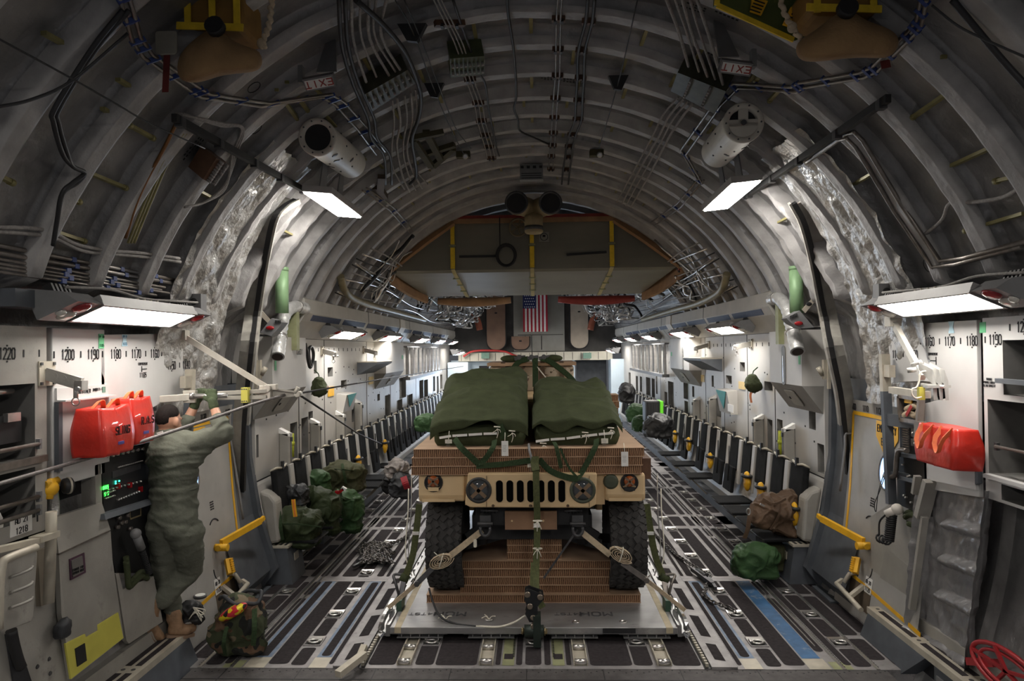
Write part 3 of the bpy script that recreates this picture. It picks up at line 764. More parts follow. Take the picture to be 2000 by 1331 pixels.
def arm(p0, p1, label, sc=1.0):
    p0, p1 = V(p0), V(p1); t = thing('bracket_arm', label, 'bracket', p0, 'folding litter bracket arms'); d = (p1 - p0).normalized()
    mb = MB(); mb.bar(p0, p1, .045 * sc, .075 * sc)
    sd = d.cross(V((0, 0, 1))).normalized()
    for k in (.25, .5, .72):
        c = p0.lerp(p1, k)
        for e in (-1, 1): mb.mi(1).lathe(c + sd * e * .0225 * sc, sd * e, [(.026 * sc, 0), (.026 * sc, .002)], 14); mb.mi(0)
    mb.build('beam', [M_CREAM if sc > 1.2 else M_WARM, M_WARM], t)
    mb = MB(); mb.box(p0, (.02, .14 * sc, .15 * sc)); 
    for (a, b) in ((1, 1), (-1, 1), (1, -1), (-1, -1)): mb.mi(1).box(p0 + V((.012 * (-1 if p0.x > 0 else 1), a * .055 * sc, b * .06 * sc)), (.012, .018, .018)); mb.mi(0)
    mb.build('wall_plate', [M_CREAM, M_DSTEEL], t)
    mb = MB(); mb.box(p1 - V((0, 0, .01)), (.05 * sc, .06 * sc, .06 * sc)); mb.cyl(p1 + sd * -.05 * sc - V((0, 0, .03)), p1 + sd * .06 * sc - V((0, 0, .03)), .014 * sc, 10); mb.build('end_clamp', M_STEEL, t)
    mb = MB(); q = p0.lerp(p1, .85) - V((0, 0, .035 * sc)); mb.cyl(q, q - V((0, 0, .06 * sc)), .014 * sc, 10); r = .025 * sc
    mb.tube([q - V((0, 0, .06 * sc + r)) + V((math.cos(a) * r, 0, math.sin(a) * r)) for a in [2 * PI * k / 14 for k in range(14)]], .004 * sc, 6, closed=True); mb.build('pull_ring', M_STEEL, t)
    return t
arm(atX(90, 730, -3.0), at(158, 750, 4.19), 'large cream bracket arm on the panel above the red SLING bag', 1.0)
arm(atX(630, 686, -3.04), atX(655, 692, -2.80), 'bracket arm on the left wall above the green medical bag', .9)
arm(atX(711, 684, -3.04), atX(735, 690, -2.80), 'bracket arm on the left wall above the dark tray shelf', .9)
arm(atX(1467, 672, 3.04), atX(1434, 679, 2.80), 'bracket arm on the right wall nearest the hanging green helmet bag', .9)
arm(atX(1384, 674, 3.04), atX(1358, 681, 2.80), 'bracket arm on the right wall above the dark tray shelf', .9)
def tray(s, y0, y1, label):
    t = thing('tray_shelf', label, 'shelf', (s * WX, y0, 2.3))
    mb = MB(); mb.prism([(s * WX, y0, 2.33), (s * (WX - .34), y0, 2.33), (s * (WX - .34), y0, 2.30), (s * WX, y0, 2.12)], (0, y1 - y0, 0)); mb.build('shelf_body', M_SLATE, t)
    mb = MB(); mb.bx(s * (WX - .35), s * WX, y0, y1, 2.33, 2.345); mb.build('shelf_lip', M_CREAM, t)
tray(-1, 11.75, 13.0, 'dark wedge tray shelf on the left wall by the far cabinet'); tray(1, 11.4, 12.75, 'dark wedge tray shelf on the right wall by the far cabinet')
def post(x, ytop, ybot, s, label, w=.10):
    a = atX(x, ytop, s * 2.97); b = atX(x, ybot, s * 2.97); t = thing('wall_post', label, 'post', (a.x, a.y, b.z), 'beige wall posts above the seats')
    Y = a.y; z0 = max(b.z, 1.10); mb = MB(); mb.rbox((s * 2.985, Y, (a.z + z0) / 2), (.13, w, a.z - z0), .02); mb.mi(1).bx(s * 2.917, s * 2.925, Y - .008, Y + .008, z0 + .03, a.z - .05)
    mb.build('post_body', [M_WARM, M_BLACK], t)
    mb = MB(); mb.prism([(s * 3.05, Y - w / 2, a.z), (s * 2.92, Y - w / 2, a.z - .04), (s * 2.92, Y - w / 2, a.z - .01), (s * 3.05, Y - w / 2, a.z + .06)], (0, w, 0)); mb.build('cap', M_WHITE, t)
    mb = MB(); mb.bx(s * 2.905, s * 2.93, Y - .02, Y + .02, a.z - .1, a.z - .05); mb.build('latch', M_BLACK, t)
for (x, y0, y1, lb) in ((560, 846, 915, 'nearest beige post with a white cap above the left seats'), (619, 826, 890, 'second beige post with a white cap above the left seats'), (667, 810, 858, 'third beige post with a white cap beside the teal wall box'), (702, 786, 845, 'fourth beige post above the left seats, right of the teal wall box')):
    post(x, y0, y1, -1, lb)
for (x, y0, y1, lb) in ((1537, 837, 903, 'beige capped post beside the yellow tube on the right wall'), (1478, 818, 880, 'beige capped post below the hanging green bag with orange streamer'), (1389, 778, 840, 'beige post on the right wall left of the white tag'), (1358, 781, 826, 'beige post on the right wall before the far row of niches')):
    post(x, y0, y1, 1, lb)
def plate(name, rect, s, label, cat, m_, d=.006, X=None):
    X = X or s * (WX - .004); a = atX(rect[0], rect[1], X); b = atX(rect[2], rect[3], X); mb = MB(); mb.bx(X, X - s * d, a.y, b.y, a.z, b.z)
    return tag(mb.build(name, m_), label, cat)
plate('warning_sign', (640, 757, 652, 773), -1, 'yellow warning notice on the left wall by the green medical bag', 'sign', M_YEL)
plate('warning_sign', (1443, 745, 1456, 762), 1, 'pale yellow notice on the right wall by the hanging green bag', 'sign', mat('pale_notice', (.66, .50, .22), .6, 0, .1, 30))
plate('warning_sign', (1401, 761, 1408, 777), 1, 'orange notice above the tall niche beside the teal wall box', 'sign', mat('orange_notice', (.68, .42, .15), .6, 0, .1, 30))
plate('warning_sign', (1367, 732, 1376, 747), 1, 'yellow notice on the right wall below the tray shelf', 'sign', mat('pale_notice', (.66, .50, .22), .6, 0, .1, 30))
plate('warning_sign', (720, 737, 729, 750), -1, 'yellow notice on the left wall below the tray shelf', 'sign', mat('pale_notice', (.66, .50, .22), .6, 0, .1, 30))
def teal(s, rect, label):
    t = thing('wall_box', label, 'box', atX((rect[0] + rect[2]) / 2, rect[3], s * WX))
    a = atX(rect[0], rect[1], s * WX); b = atX(rect[2], rect[3], s * WX); y0, y1 = sorted((a.y, b.y)); z1, z0 = a.z, b.z
    mb = MB(); mb.prism([(s * WX, y0, z1), (s * (WX - .16), y0, z1 - .02), (s * (WX - .10), y0, z0), (s * WX, y0, z0)], (0, y1 - y0, 0)); mb.build('box_body', M_PANEL, t)
    mb = MB(); e = .165; mb.prism([(s * (WX - e), y0 + .03, z1 - .02), (s * (WX - e), y1 - .04, z1 - .02), (s * (WX - .12), (y0 + y1) / 2, z0 + .06)], (-s * .004, 0, 0)); mb.build('teal_panel', mat('teal_panel', (.02, .38, .36), .5, 0, .08, 8), t)
teal(-1, (657, 770, 678, 800), 'grey wall box with a teal triangle on the left wall'); teal(1, (1440, 763, 1418, 803), 'grey wall box with a teal triangle on the right wall')
plate('paper_tag', (1422, 789, 1433, 807), 1, 'white paper tag with an orange edge hanging on the teal box, right wall', 'tag', M_WHITE, .006, 2.86)
# signal lamp block on the right wall
t = thing('signal_lamp', 'three-light signal unit with dark, red and green lenses on the right wall', 'signal', atX(1586, 785, 3.04))
a = atX(1579, 735, 3.04); b = atX(1595, 781, 3.04); mb = MB(); mb.rbox(((a.x) - .02, (a.y + b.y) / 2, (a.z + b.z) / 2), (a.z - b.z + .03, abs(a.y - b.y) + .02, .05), .04, Matrix((V((0, 0, 1)), V((0, 1, 0)), V((-1, 0, 0)))).transposed()); mb.build('signal_housing', M_GREY, t)
for k, (nm, mm) in enumerate((('dark_lens', M_BLACK), ('red_lens', mat('unlit_red', (.10, .012, .012), .3, 0, .1, 5)), ('green_lens', mat('unlit_green', (.01, .07, .05), .3, 0, .1, 5)))):
    mb = MB(); mb.ell((a.x - .05, (a.y + b.y) / 2, a.z - .05 - k * .088), (.012, .038, .038), 14, 8); mb.build(nm, mm, t)
# hanging helmet bags
def bag_hang(px, py, X, w, h, label, red=True, streamer=False):
    c = atX(px, py, X); t = thing('hanging_bag', label, 'bag', c)
    mb = MB(); mb.ell(c, (.10, w / 2, h / 2), 16, 12); mb.ell(c + V((0, -w * .12, -h * .12)), (.12, w * .42, h * .38), 14, 10)
    o = mb.build('bag_body', M_GREEN, t); voxel(o, .014, 3, .012, .07)
    sg = 1 if X < 0 else -1
    mb = MB(); mb.tube([c + V((0, 0, h * .45)), c + V((-.02 * sg, .02, h * .65)), c + V((-.08 * sg, .03, h * .85))], .008, 6); mb.build('strap', M_GREENW, t)
    if red:
        mb = MB(); q = c + V((sg * .125, -w * .18, -h * .05)); mb.bx(q.x, q.x + .004, q.y - .035, q.y + .035, q.z - .035, q.z + .035); mb.mi(1).bx(q.x + .004, q.x + .007, q.y - .028, q.y + .028, q.z - .009, q.z + .009); mb.bx(q.x + .004, q.x + .007, q.y - .009, q.y + .009, q.z - .028, q.z + .028); mb.build('cross_patch', [M_WHITE, M_RED], t)
    if streamer:
        mb = MB(); mb.ribbon(curve([c + V((sg * .02, 0, -h * .45)), c + V((sg * .03, .01, -h * .7)), c + V((sg * .02, 0, -h * 1.05))], 5), .09, .003, (0, 1, 0)); mb.build('orange_streamer', mat('orange_cloth', (.75, .22, .04), .7, 0, .1, 9), t)
bag_hang(624, 756, -2.92, .26, .27, 'green medical bag with a red cross hanging on the left wall')
bag_hang(1470, 749, 2.92, .24, .25, 'green helmet bag with an orange streamer hanging on the right wall', False, True)
# black hose loop
mb = MB(); pts = curve([atX(x, y_, -2.93) for x, y_ in ((596, 672), (600, 690), (602, 705), (606, 718), (611, 705), (612, 690), (608, 678), (603, 684), (604, 702), (608, 716))], 6); mb.tube(pts, .022, 10)
tag(mb.build('breathing_hose', M_BLACK), 'black breathing hose looped on the left wall above the green medical bag', 'hose')
for s, rect, lb in ((-1, (571, 847, 576, 893), 'yellow green tube standing in a left wall niche above the seats'), (1, (1523, 842, 1528, 892), 'yellow green tube standing in a right wall niche above the seats')):
    a = atX(rect[0], rect[1], s * 3.0); b = atX(rect[0], rect[3], s * 3.0); mb = MB(); mb.cyl((s * 3.0, a.y, b.z), (s * 3.0, a.y, a.z), .02, 10); mb.lathe((s * 3.0, a.y, (a.z + b.z) / 2), (0, 0, 1), [(.028, 0), (.028, .04)], 10)
    tag(mb.build('light_stick', mat('lime_tube', (.50, .55, .04), .5, 0, .1, 9)), lb, 'tube')
# stowed stanchion poles
for s, sd in ((-1, 'left'), (1, 'right')):
    p = None
    for k in range(9):
        Y = 15.6 + k * .62; c = V((s * 2.90, Y, 2.18)); 
        mb = MB(); mb.bx(c.x - .03, c.x + .03, c.y - .05, c.y + .05, 1.92, 2.60); mb.mi(1).bx(c.x - s * .035, c.x - s * .03, c.y - .015, c.y + .015, 1.98, 2.55)
        if p is None:
            p = mb.build('stowed_stanchion', [M_STEEL, M_BLACK]); tag(p, f'silver stanchion pole stowed upright on the far {sd} wall', 'pole', f'stowed stanchions on the {sd} wall'); y0_ = Y
        else:
            q = p.copy(); COL.objects.link(q); q.location = (0, Y - y0_, 0)
    mb = MB(); mb.bx(s * 2.82, s * 2.98, 15.5, 20.8, 1.86, 1.93); mb.bx(s * 2.88, s * 2.98, 15.5, 20.8, 2.60, 2.63); tag(mb.build('stanchion_rack', M_GREY), f'grey rack rail holding the upright poles on the far {sd} wall', 'rack')
a = atX(1206, 750, 2.9); mb = MB(); mb.lathe((2.9, a.y, a.z - .2), (0, 0, 1), [(.07, 0), (.075, .03), (.075, .36), (.03, .42), (.03, .47)], 14)
tag(mb.build('fire_extinguisher', mat('orange_red_paint', (.75, .08, .02), .4, 0, .05, 9)), 'orange red fire extinguisher on the far right wall', 'extinguisher')

# ------------------------------------------------------------------ wing box hump in the ceiling
t = thing('wing_box', 'grey tan wing box hump filling the ceiling ahead of the arch', 'wing box', (0, 11.3, 3.6))
rows = [[(x, 11.34, 4.66) for x in (-1.36, -.7, 0, .7, 1.33)], [(x, 11.3, 3.84) for x in (-2.38, -1.2, -.02, 1.2, 2.31)], [(x, 11.36, 3.80) for x in (-2.33, -1.2, -.02, 1.2, 2.26)],
        [(x, 12.7, 3.52) for x in (-1.98, -1.0, 0, 1.0, 1.96)], [(x, 13.3, 3.75) for x in (-1.98, -1.0, 0, 1.0, 1.96)]]
mb = MB()
for r in rows: mb.v += [V(p) for p in r]
for j in range(4):
    for i in range(4):
        a = j * 5 + i; mb.face((a, a + 1, a + 6, a + 5))
mb.face((5, 10, 15, 20)); mb.face((9, 14, 19, 24)); mb.face((0, 5, 20)); mb.face((4, 9, 24))
mb.build('hump_skin', mat('wing_box_paint', (.20, .19, .155), .42, .1, .14, 2.5, .05, 8, wear=((.27, .265, .25), .3, 1.2), stretch=(.35, 1, 1)), t)
mb = MB()
for sg in (1, -1):
    pts = [V((sg * x, 11.27 + (0 if z > 3.8 else (3.8 - z) * 4.6), z)) for x, z in [(1.34, 4.66), (1.9, 4.27), (2.40, 3.86), (2.36, 3.74), (2.2, 3.60), (1.98, 3.50)]]
    mb.mi(0).ribbon(curve(pts, 4), .22, .06, (0, .5, 1)); mb.mi(1).box(pts[2] + V((0, -.03, 0)), (.14, .08, .17))
mb.mi(1).box((0, 11.3, 4.70), (2.8, .1, .05)); mb.mi(0).box((0, 11.28, 4.64), (2.7, .05, .08))
mb.build('seal_rim', [mat('brown_seal', (.30, .17, .085), .7, 0, .2, 6), mat('dark_red_seal', (.20, .022, .016), .6, 0, .2, 6)], t)
for k, (x0, x1) in enumerate(((-1.85, -.45), (.45, 1.9))):
    mb = MB(); pts = [V((x0 + (x1 - x0) * i / 8, 13.2, 3.47 - .03 * math.sin(PI * i / 8))) for i in range(9)]; mb.tube(pts, [.06 + .03 * math.sin(PI * i / 8) for i in range(9)], 12); mb.build('padded_seal', mat('brown_seal', (.30, .17, .085), .7, 0, .2, 6) if k == 0 else mat('red_pad', (.26, .03, .022), .6, 0, .2, 6), t)
mb = MB(); mb.box((-.90, 11.285, 4.06), (.65, .01, .04)); mb.build('dark_strip', M_BLACK, t)
mb = MB(); mb.box((.86, 11.285, 4.08), (.65, .01, .04), Matrix.Rotation(-.05, 3, 'Y')); mb.build('dark_strip', M_BLACK, t)
for k, (x, lb) in enumerate(((-1.33, 'yellow strap down the left part of the wing box hump'), (-.03, 'yellow strap down the middle of the wing box hump above the flag'), (1.27, 'yellow strap down the right part of the wing box hump'))):
    st = thing('yellow_strap', lb, 'strap', (x, 11.27, 4.2), 'wing box straps'); mb = MB()
    mb.ribbon([(x, 11.275, 4.70), (x, 11.275, 4.26)], .066, .008, (1, 0, 0)); mb.ribbon([(x, 11.275, 4.21), (x, 11.275, 3.86)], .074, .008, (1, 0, 0)); mb.build('webbing', M_YSTRAP, st)
    mb = MB(); mb.ribbon([(x, 11.275, 3.85), (x * .985, 11.38, 3.785), (x * .93, 12.7, 3.505)], .062, .008, (1, 0, 0)); mb.build('pale_webbing', mat('pale_yellow_strap', (.50, .43, .22), .7, 0, .1, 9), st)
    mb = MB()
    for (Y, z) in ((11.265, 4.235), (11.6, 3.73), (11.95, 3.655), (12.3, 3.58)): mb.box((x * (1 - (Y - 11.3) * .05), Y, z), (.11, .02, .025))
    mb.build('buckle', M_OLIVEP, st)
mb = MB(); c = V((-.45, 11.22, 4.06))
for r, o_ in ((.15, 0), (.135, .02), (.16, -.02)): mb.tube([c + V((r * math.cos(a), o_, r * 1.15 * math.sin(a))) for a in [2 * PI * k / 24 for k in range(24)]], .013, 7, closed=True)
mb.tube([c + V((-.1, 0, .1)), c + V((-.1, -.02, .62))], .010, 6)
tag(mb.build('cable_coil', M_BCAB), 'coil of black cable hanging on the wing box hump', 'cable')
mb = MB(); c = V((-.25, 11.15, 4.50)); mb.tube([c + V((.14 * math.cos(a), 0, .14 * math.sin(a))) for a in [2 * PI * k / 24 for k in range(24)]], .018, 7, closed=True)
for k in range(5): a = 2 * PI * k / 5; mb.bar(c, c + V((.14 * math.cos(a), 0, .14 * math.sin(a))), .026, .026, (0, 1, 0))
tag(mb.build('pulley_wheel', mat('dull_olive_metal', (.20, .16, .10), .5, .4, .2, 8)), 'spoked pulley wheel hanging beside the middle yellow strap', 'wheel')
mb = MB(); mb.box((.17, 11.285, 4.36), (.16, .008, .16)); mb.mi(1).tube([(.17 + .06 * math.cos(a), 11.278, 4.36 + .06 * math.sin(a)) for a in [2 * PI * k / 16 for k in range(16)]], .005, 5, closed=True); mb.box((.17, 11.278, 4.375), (.045, .004, .035))
tag(mb.build('data_plate', [mat('grey_plate', (.27, .27, .23), .5, .1, .1, 9), M_INK]), 'small square plate with a round emblem on the wing box hump', 'plate')
# Y shaped fan duct
t = thing('twin_fan_duct', 'tan twin fan duct with two dark round mouths at the ceiling crest', 'duct', (0, 10.4, 4.7))
c = at(1042, 400, 10.4); mb = MB()
for e in (-1, 1):
    m0 = at(1042 + e * 33, 398, 10.05); mb.tube(curve([m0, m0 + V((-e * .05, .35, .05)), c + V((0, .25, -.05)), c + V((0, .1, -.25))], 6), [.165] * 6 + [.15] * 6 + [.13] * 7, 20)
mb.lathe(c + V((0, .1, -.3)), (0, 0, 1), [(.115, -.12), (.14, -.1), (.14, .02), (.14, .04), (.14, .15)], 20)
mb.build('duct_body', mat('tan_duct', (.36, .29, .17), .55, 0, .1, 6), t)
for e in (-1, 1):
    m0 = at(1042 + e * 33, 398, 10.05); mb = MB(); mb.lathe(m0 - V((0, .055, 0)), (0, -1, 0), [(.0, 0), (.14, 0), (.145, .004)], 20); mb.mi(1).tube([m0 + V((.155 * math.cos(a), -.06, .155 * math.sin(a))) for a in [2 * PI * k / 24 for k in range(24)]], .018, 7, closed=True); mb.build('fan_mouth', [M_BLACK, M_DSTEEL], t)
mb = MB(); mb.lathe(c + V((0, .1, -.34)), (0, 0, 1), [(.145, -.03), (.145, .03)], 20); mb.build('clamp_band', M_DSTEEL, t)

# ------------------------------------------------------------------ forward bulkhead
YB = 24.5
mb = MB(); mb.quad((-3.6, YB + .1, 2.35), (3.6, YB + .1, 2.35), (3.6, YB + .1, 5.3), (-3.6, YB + .1, 5.3))
mb.mi(1).bx(-.75, 1.05, YB, YB + .1, 2.45, 4.9)
mb.mi(2).bx(-2.7, 2.7, YB - .25, YB + .05, 2.12, 2.42)
for k in range(18): mb.mi(3).bx(-2.6 + k * .3, -2.585 + k * .3, YB - .256, YB - .25, 2.14, 2.4)
mb.mi(3).bx(.22, .25, YB - .004, YB, 2.5, 3.0); mb.bx(-.35, -.33, YB - .004, YB, 2.5, 3.0); mb.bx(-.6, 1, YB - .004, YB, 3.02, 3.04)
# lower compartment: light blue galley wall with a dark stair opening
mb.mi(4).bx(-3.0, 1.45, YB + .1, YB + .2, 0, 2.15); mb.bx(2.6, 3.1, YB - .6, YB + .2, 0, 2.15); mb.mi(5).bx(1.45, 2.6, YB + .9, YB + 1, 0, 2.15); mb.mi(5).bx(1.4, 1.45, YB + .1, YB + 1, 0, 2.15)
mb.mi(4).bx(-3.0, -2.3, YB - .9, YB + .1, 0, 2.1); mb.mi(6).bx(-1.55, -.9, YB + .09, YB + .1, .2, 2.0)
mb.mi(3).bx(-2.0, -1.65, YB + .085, YB + .1, 1.62, 1.95); mb.mi(0)
struct('wall_front', mb, [mat('dark_bulkhead', (.05, .048, .046), .7, 0, .3, 3), mat('grey_bulkhead', (.25, .245, .225), .6, 0, .1, 3), mat('cream_beam', (.52, .49, .41), .6, 0, .1, 4), M_INK, mat('pale_blue_wall', (.52, .62, .70), .5, 0, .05, 3), M_SLATE, mat('blue_panel', (.30, .42, .53), .5, 0, .05, 3)])
def bdoor(x0, x1, z0, z1, label, m_, i):
    r = (x1 - x0) * .45 if z1 - z0 > .8 else .25; p = [(x0, z1), (x0, z0 + r)] + [(x0 + r - r * math.cos(a), z0 + r - r * math.sin(a)) for a in [PI / 2 * k / 6 for k in range(1, 7)]] + [(x1 - r + r * math.sin(a), z0 + r - r * math.cos(a)) for a in [PI / 2 * k / 6 for k in range(7)]] + [(x1, z1)]
    mb = MB(); mb.prism([(x, YB - .06, z) for x, z in p], (0, .06, 0)); mb.mi(1).tube([(x, YB - .062, z) for x, z in p], .022, 6, False); mb.box(((x0 + x1) / 2, YB - .065, z0 + (z1 - z0) * .66), (.09, .01, .05)); mb.mi(0)
    return tag(mb.build(f'bulkhead_hatch', [m_, M_INK]), label, 'hatch')
M_BRD = mat('brown_hatch', (.22, .135, .095), .6, 0, .1, 4)
bdoor(-1.72, -1.02, 2.50, 4.5, 'tall brown rounded hatch left of the flag', M_BRD, 0)
bdoor(-.85, -.18, 2.50, 2.98, 'small brown rounded hatch below the flag', M_BRD, 1)
bdoor(1.24, 1.90, 2.52, 4.5, 'tall beige rounded hatch right of the flag', mat('beige_hatch', (.42, .36, .29), .6, 0, .1, 4), 2)
# flag hung lengthways
t = thing('american_flag', 'stars and stripes flag hanging lengthways on the forward bulkhead', 'flag', (0, 24.2, 3.1))
a = at(1021, 570, 24.2); b = at(1070, 648, 24.2); x0, x1, z0, z1 = a.x, b.x, b.z, a.z + .5
mb = MB(); n = 13
for i in range(n):
    mb.mi(i % 2)
    xa = x0 + (x1 - x0) * i / n; xb = x0 + (x1 - x0) * (i + 1) / n
    for k in range(16):
        za = z0 + (z1 - z0) * k / 16; zb = z0 + (z1 - z0) * (k + 1) / 16
        f = lambda x, z: (x, 24.2 + .025 * math.sin((x - x0) * 14 + z * 1.5), z)
        mb.quad(f(xa, za), f(xb, za), f(xb, zb), f(xa, zb))
mb.build('stripes', [mat('flag_red', (.36, .012, .03), .8, 0, .1, 20), mat('flag_white', (.72, .70, .68), .8, 0, .06, 20)], t)
zc = at(1030, 603, 24.2).z; xc = x0 + (x1 - x0) * 7 / 13; mb = MB(); mb.bx(x0 - .004, xc, 24.150, 24.156, zc, z1); mb.build('blue_canton', mat('flag_blue', (.012, .018, .10), .8, 0, .1, 20), t)
mb = MB(); k = 0
for r in range(9):
    for c_ in range(6 if r % 2 == 0 else 5):
        cx = x0 + .03 + (xc - x0 - .06) * (c_ + (.5 if r % 2 == 0 else 1)) / 6; cz = zc + .05 + r * .098
        if cz > z1 - .02: continue
        p = []
        for q in range(10):
            rr = .026 if q % 2 == 0 else .011; an = PI / 2 + q * PI / 5; p.append((cx + rr * math.cos(an), 24.146, cz + rr * math.sin(an)))
        mb.prism(p, (0, .003, 0))
mb.build('stars', M_WHITE, t)
# red hose on the beam
mb = MB(); mb.tube(curve([at(*p, 24.1) for p in ((905, 697), (922, 687), (950, 685), (985, 687), (1005, 695), (1022, 701))], 6), .035, 8); tag(mb.build('red_hose', mat('red_hose', (.42, .03, .03), .5, 0, .1, 9)), 'red hose lying along the cream beam below the flag', 'hose')
for px, lb in ((948, 'green box on the cream beam below the tall brown hatch'), (1147, 'green box on the cream beam below the tall beige hatch')):
    mb = MB(); c = at(px, 695, 24.15); mb.box(c, (.28, .1, .2)); tag(mb.build('junction_box', mat('sea_green_box', (.13, .23, .18), .5, 0, .1, 9)), lb, 'box')
mb = MB(); 
for (x, z) in ((-1.05, 2.1), (1.6, 2.1)): pass
for e, lb in ((-1, 'orange brown duct elbow left of the tall brown hatch'), (1, 'orange brown duct elbow right of the tall beige hatch')):
    mb = MB(); p = [at(1045 + e * q, y_, 23.8) for q, y_ in ((132, 605), (120, 615), (112, 628), (108, 645))]; mb.tube(curve(p, 5), .11, 12); tag(mb.build('duct_elbow', mat('rust_duct', (.26, .07, .035), .5, 0, .1, 8)), lb, 'duct')
# silver pipe and wire tangles on the upper walls
for s, sd in ((-1, 'left'), (1, 'right')):
    mb = MB(); R_ = random.Random(3 + s)
    for k in range(150):
        Y = 9.6 + R_.random() ** .6 * 14; a0 = .44 + R_.random() * (.12 if Y < 13 else .5); L_ = .10 + R_.random() * .3
        p = []
        for j in range(5):
            aa = a0 + L_ * j / 4; rr = 3.04 - .10 * R_.random() - (.5 if Y > 16 else 0) * R_.random(); p.append(V((s * rr * math.cos(aa), Y + .25 * R_.random() + .3 * (j / 4) * (R_.random() - .3), max(3.28, ZC + rr * math.sin(aa)))))
        mb.cur = R_.choice((0, 0, 0, 1, 2)); mb.tube(curve(p, 3), R_.choice((.008, .012, .02, .03)), 6)
    for k in range(12):
        aa = .47 + k * .024; rr = 3.03 - .03 * (k % 3); mb.cur = (1, 0, 2)[k % 3]
        mb.tube([V((s * rr * math.cos(aa + .02 * math.sin(Y * .9 + k)), Y, ZC + rr * math.sin(aa + .02 * math.sin(Y * .9 + k)))) for Y in [9.2 + j * .7 for j in range(21)]], (.009, .014, .011)[k % 3], 6)
    tag(mb.build('pipe_tangle', [M_STEEL, M_BCAB, M_WCAB]), f'tangle of silver pipes and wiring on the upper {sd} wall above the duct', 'pipes', None, 'stuff')
    mb = MB(); aa = .42; mb.tube(curve([at(*q) for q in ([(665, 540, 9.0), (672, 565, 9.2), (690, 583, 9.8), (730, 598, 11), (775, 610, 13), (830, 625, 17)] if s < 0 else [(1420, 535, 9.0), (1412, 562, 9.2), (1395, 578, 9.8), (1360, 594, 11), (1310, 608, 13), (1255, 625, 17)])], 6), .05, 10)
    tag(mb.build('bleed_pipe', mat('olive_pipe', (.20, .17, .10), .5, .3, .2, 9)), f'olive pipe curving down onto the top of the {sd} duct', 'pipe')

# daylight from the crew door at the forward end of the left wall
ld = bpy.data.lights.new('crew_door_daylight', 'AREA'); ld.energy = 75; ld.color = (.62, .78, 1); ld.shape = 'RECTANGLE'; ld.size = 1.0; ld.size_y = 1.9
lo = bpy.data.objects.new('crew_door_daylight', ld); COL.objects.link(lo); lo.location = (-2.2, 22.6, 1.2); lo.rotation_euler = (math.radians(90), 0, math.radians(-30)); lo.rotation_euler = V((.75, -1, .1)).to_track_quat('-Z', 'Z').to_euler()
# ------------------------------------------------------------------ side consoles beside the ramp
def P3(q): return atX(q[0], q[1], q[2] if len(q) > 2 else (-3.0 if q[0] < 1000 else 3.0))
def slab(mb, pts, d=.02):
    """polygon given as (px, py[, X]) on a wall plane, with thickness d going outboard"""
    s = -1 if pts[0][0] < 1000 else 1
    return mb.prism([P3(q) for q in pts], (s * d, 0, 0))
def panel(name, pts, m_, label=None, cat=None, parent=None, d=.02, group=None):
    mb = MB(); slab(mb, pts, d); o = mb.build(name, m_, parent)
    return tag(o, label, cat, group) if label else o
def rect(x0, y0, x1, y1, X=None, k0=0, k1=0):
    """rectangle in wall terms: horizontal edges run level along Y, taken from the two ends"""
    X = X if X is not None else (-3.0 if x0 < 1000 else 3.0); a = atX(x0, y0, X); b = atX(x1, y1, X); return a, b
def wbox(mb, x0, y0, x1, y1, X, d):
    """box on wall plane X from the pixel of its near-top to the pixel of its far-bottom, d deep toward the cabin"""
    a = atX(x0, y0, X); b = atX(x1, y1, X); s = -1 if X < 0 else 1; mb.bx(X, X - s * d, a.y, b.y, a.z, b.z); return a, b
def stations(parent, lst, z, X, h=.062):
    mb = MB(); s = -1 if X < 0 else 1
    for txt, Y in lst:
        if txt: letters(mb, txt, (X - s * .001, Y, z), (0, 1 if s < 0 else -1, 0), (0, 0, 1), (-s, 0, 0), h, .36, .12)
        if txt:
            for e in (-1, 1): mb.box((X - s * .001, Y, z + e * (h * .5 + .014)), (.003, .010, .010))
        else: mb.box((X - s * .001, Y, z), (.003, .010, h * .7))
    mb.build('station_lettering', M_INK, parent)
def SY(st): return 4.34 + (1200 - st) * .0254
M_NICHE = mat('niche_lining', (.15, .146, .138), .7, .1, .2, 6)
# wall liners behind everything (foil and dark)
for i, s in enumerate((-1, 1)):
    mb = MB(); mb.quad((s * 3.315, 2.2, -.4), (s * 3.315, 6.0, -.1), (s * 3.315, 6.0, 2.1), (s * 3.315, 2.2, 2.1))
    struct(f'trim_{8 + i}', mb, mat('dark_liner', (.03, .03, .032), .8, .1, .3, 4))

# ---- left: niche panel 1220
t = thing('niche_panel', 'worn beige wall panel at the left edge with a deep barred stowage niche', 'panel', (-3, 3.7, 1.5))
Ya, Yb = 3.05, 4.15; mb = MB(); za, zb = 1.44, 2.70
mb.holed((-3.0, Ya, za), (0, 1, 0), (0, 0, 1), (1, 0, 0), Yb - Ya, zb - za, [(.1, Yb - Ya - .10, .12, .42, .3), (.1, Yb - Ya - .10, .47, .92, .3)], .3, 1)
mb.quad((-3.0, Yb, za), (-3.0, Yb, zb), (-3.12, Yb, zb), (-3.12, Yb, za)); mb.build('face_panel', [M_WARM, M_NICHE], t)
stations(t, [('1220', SY(1220)), ('', SY(1215)), ('', SY(1210))], 2.54, -3.0)
for z in (1.60, 1.68, 1.995): 
    mb = MB(); mb.cyl((-2.985, 3.1, z), (-2.985, Yb - .09, z), .013, 10); mb.mi(1).box((-2.99, Yb - .085, z), (.03, .02, .06)); mb.build('guard_bar', [M_TUBE, M_GREY], t)
mb = MB(); mb.bx(-3.0, -2.97, Ya, Yb - .03, 1.885, 1.925); mb.build('shelf_lip', M_TUBE, t)
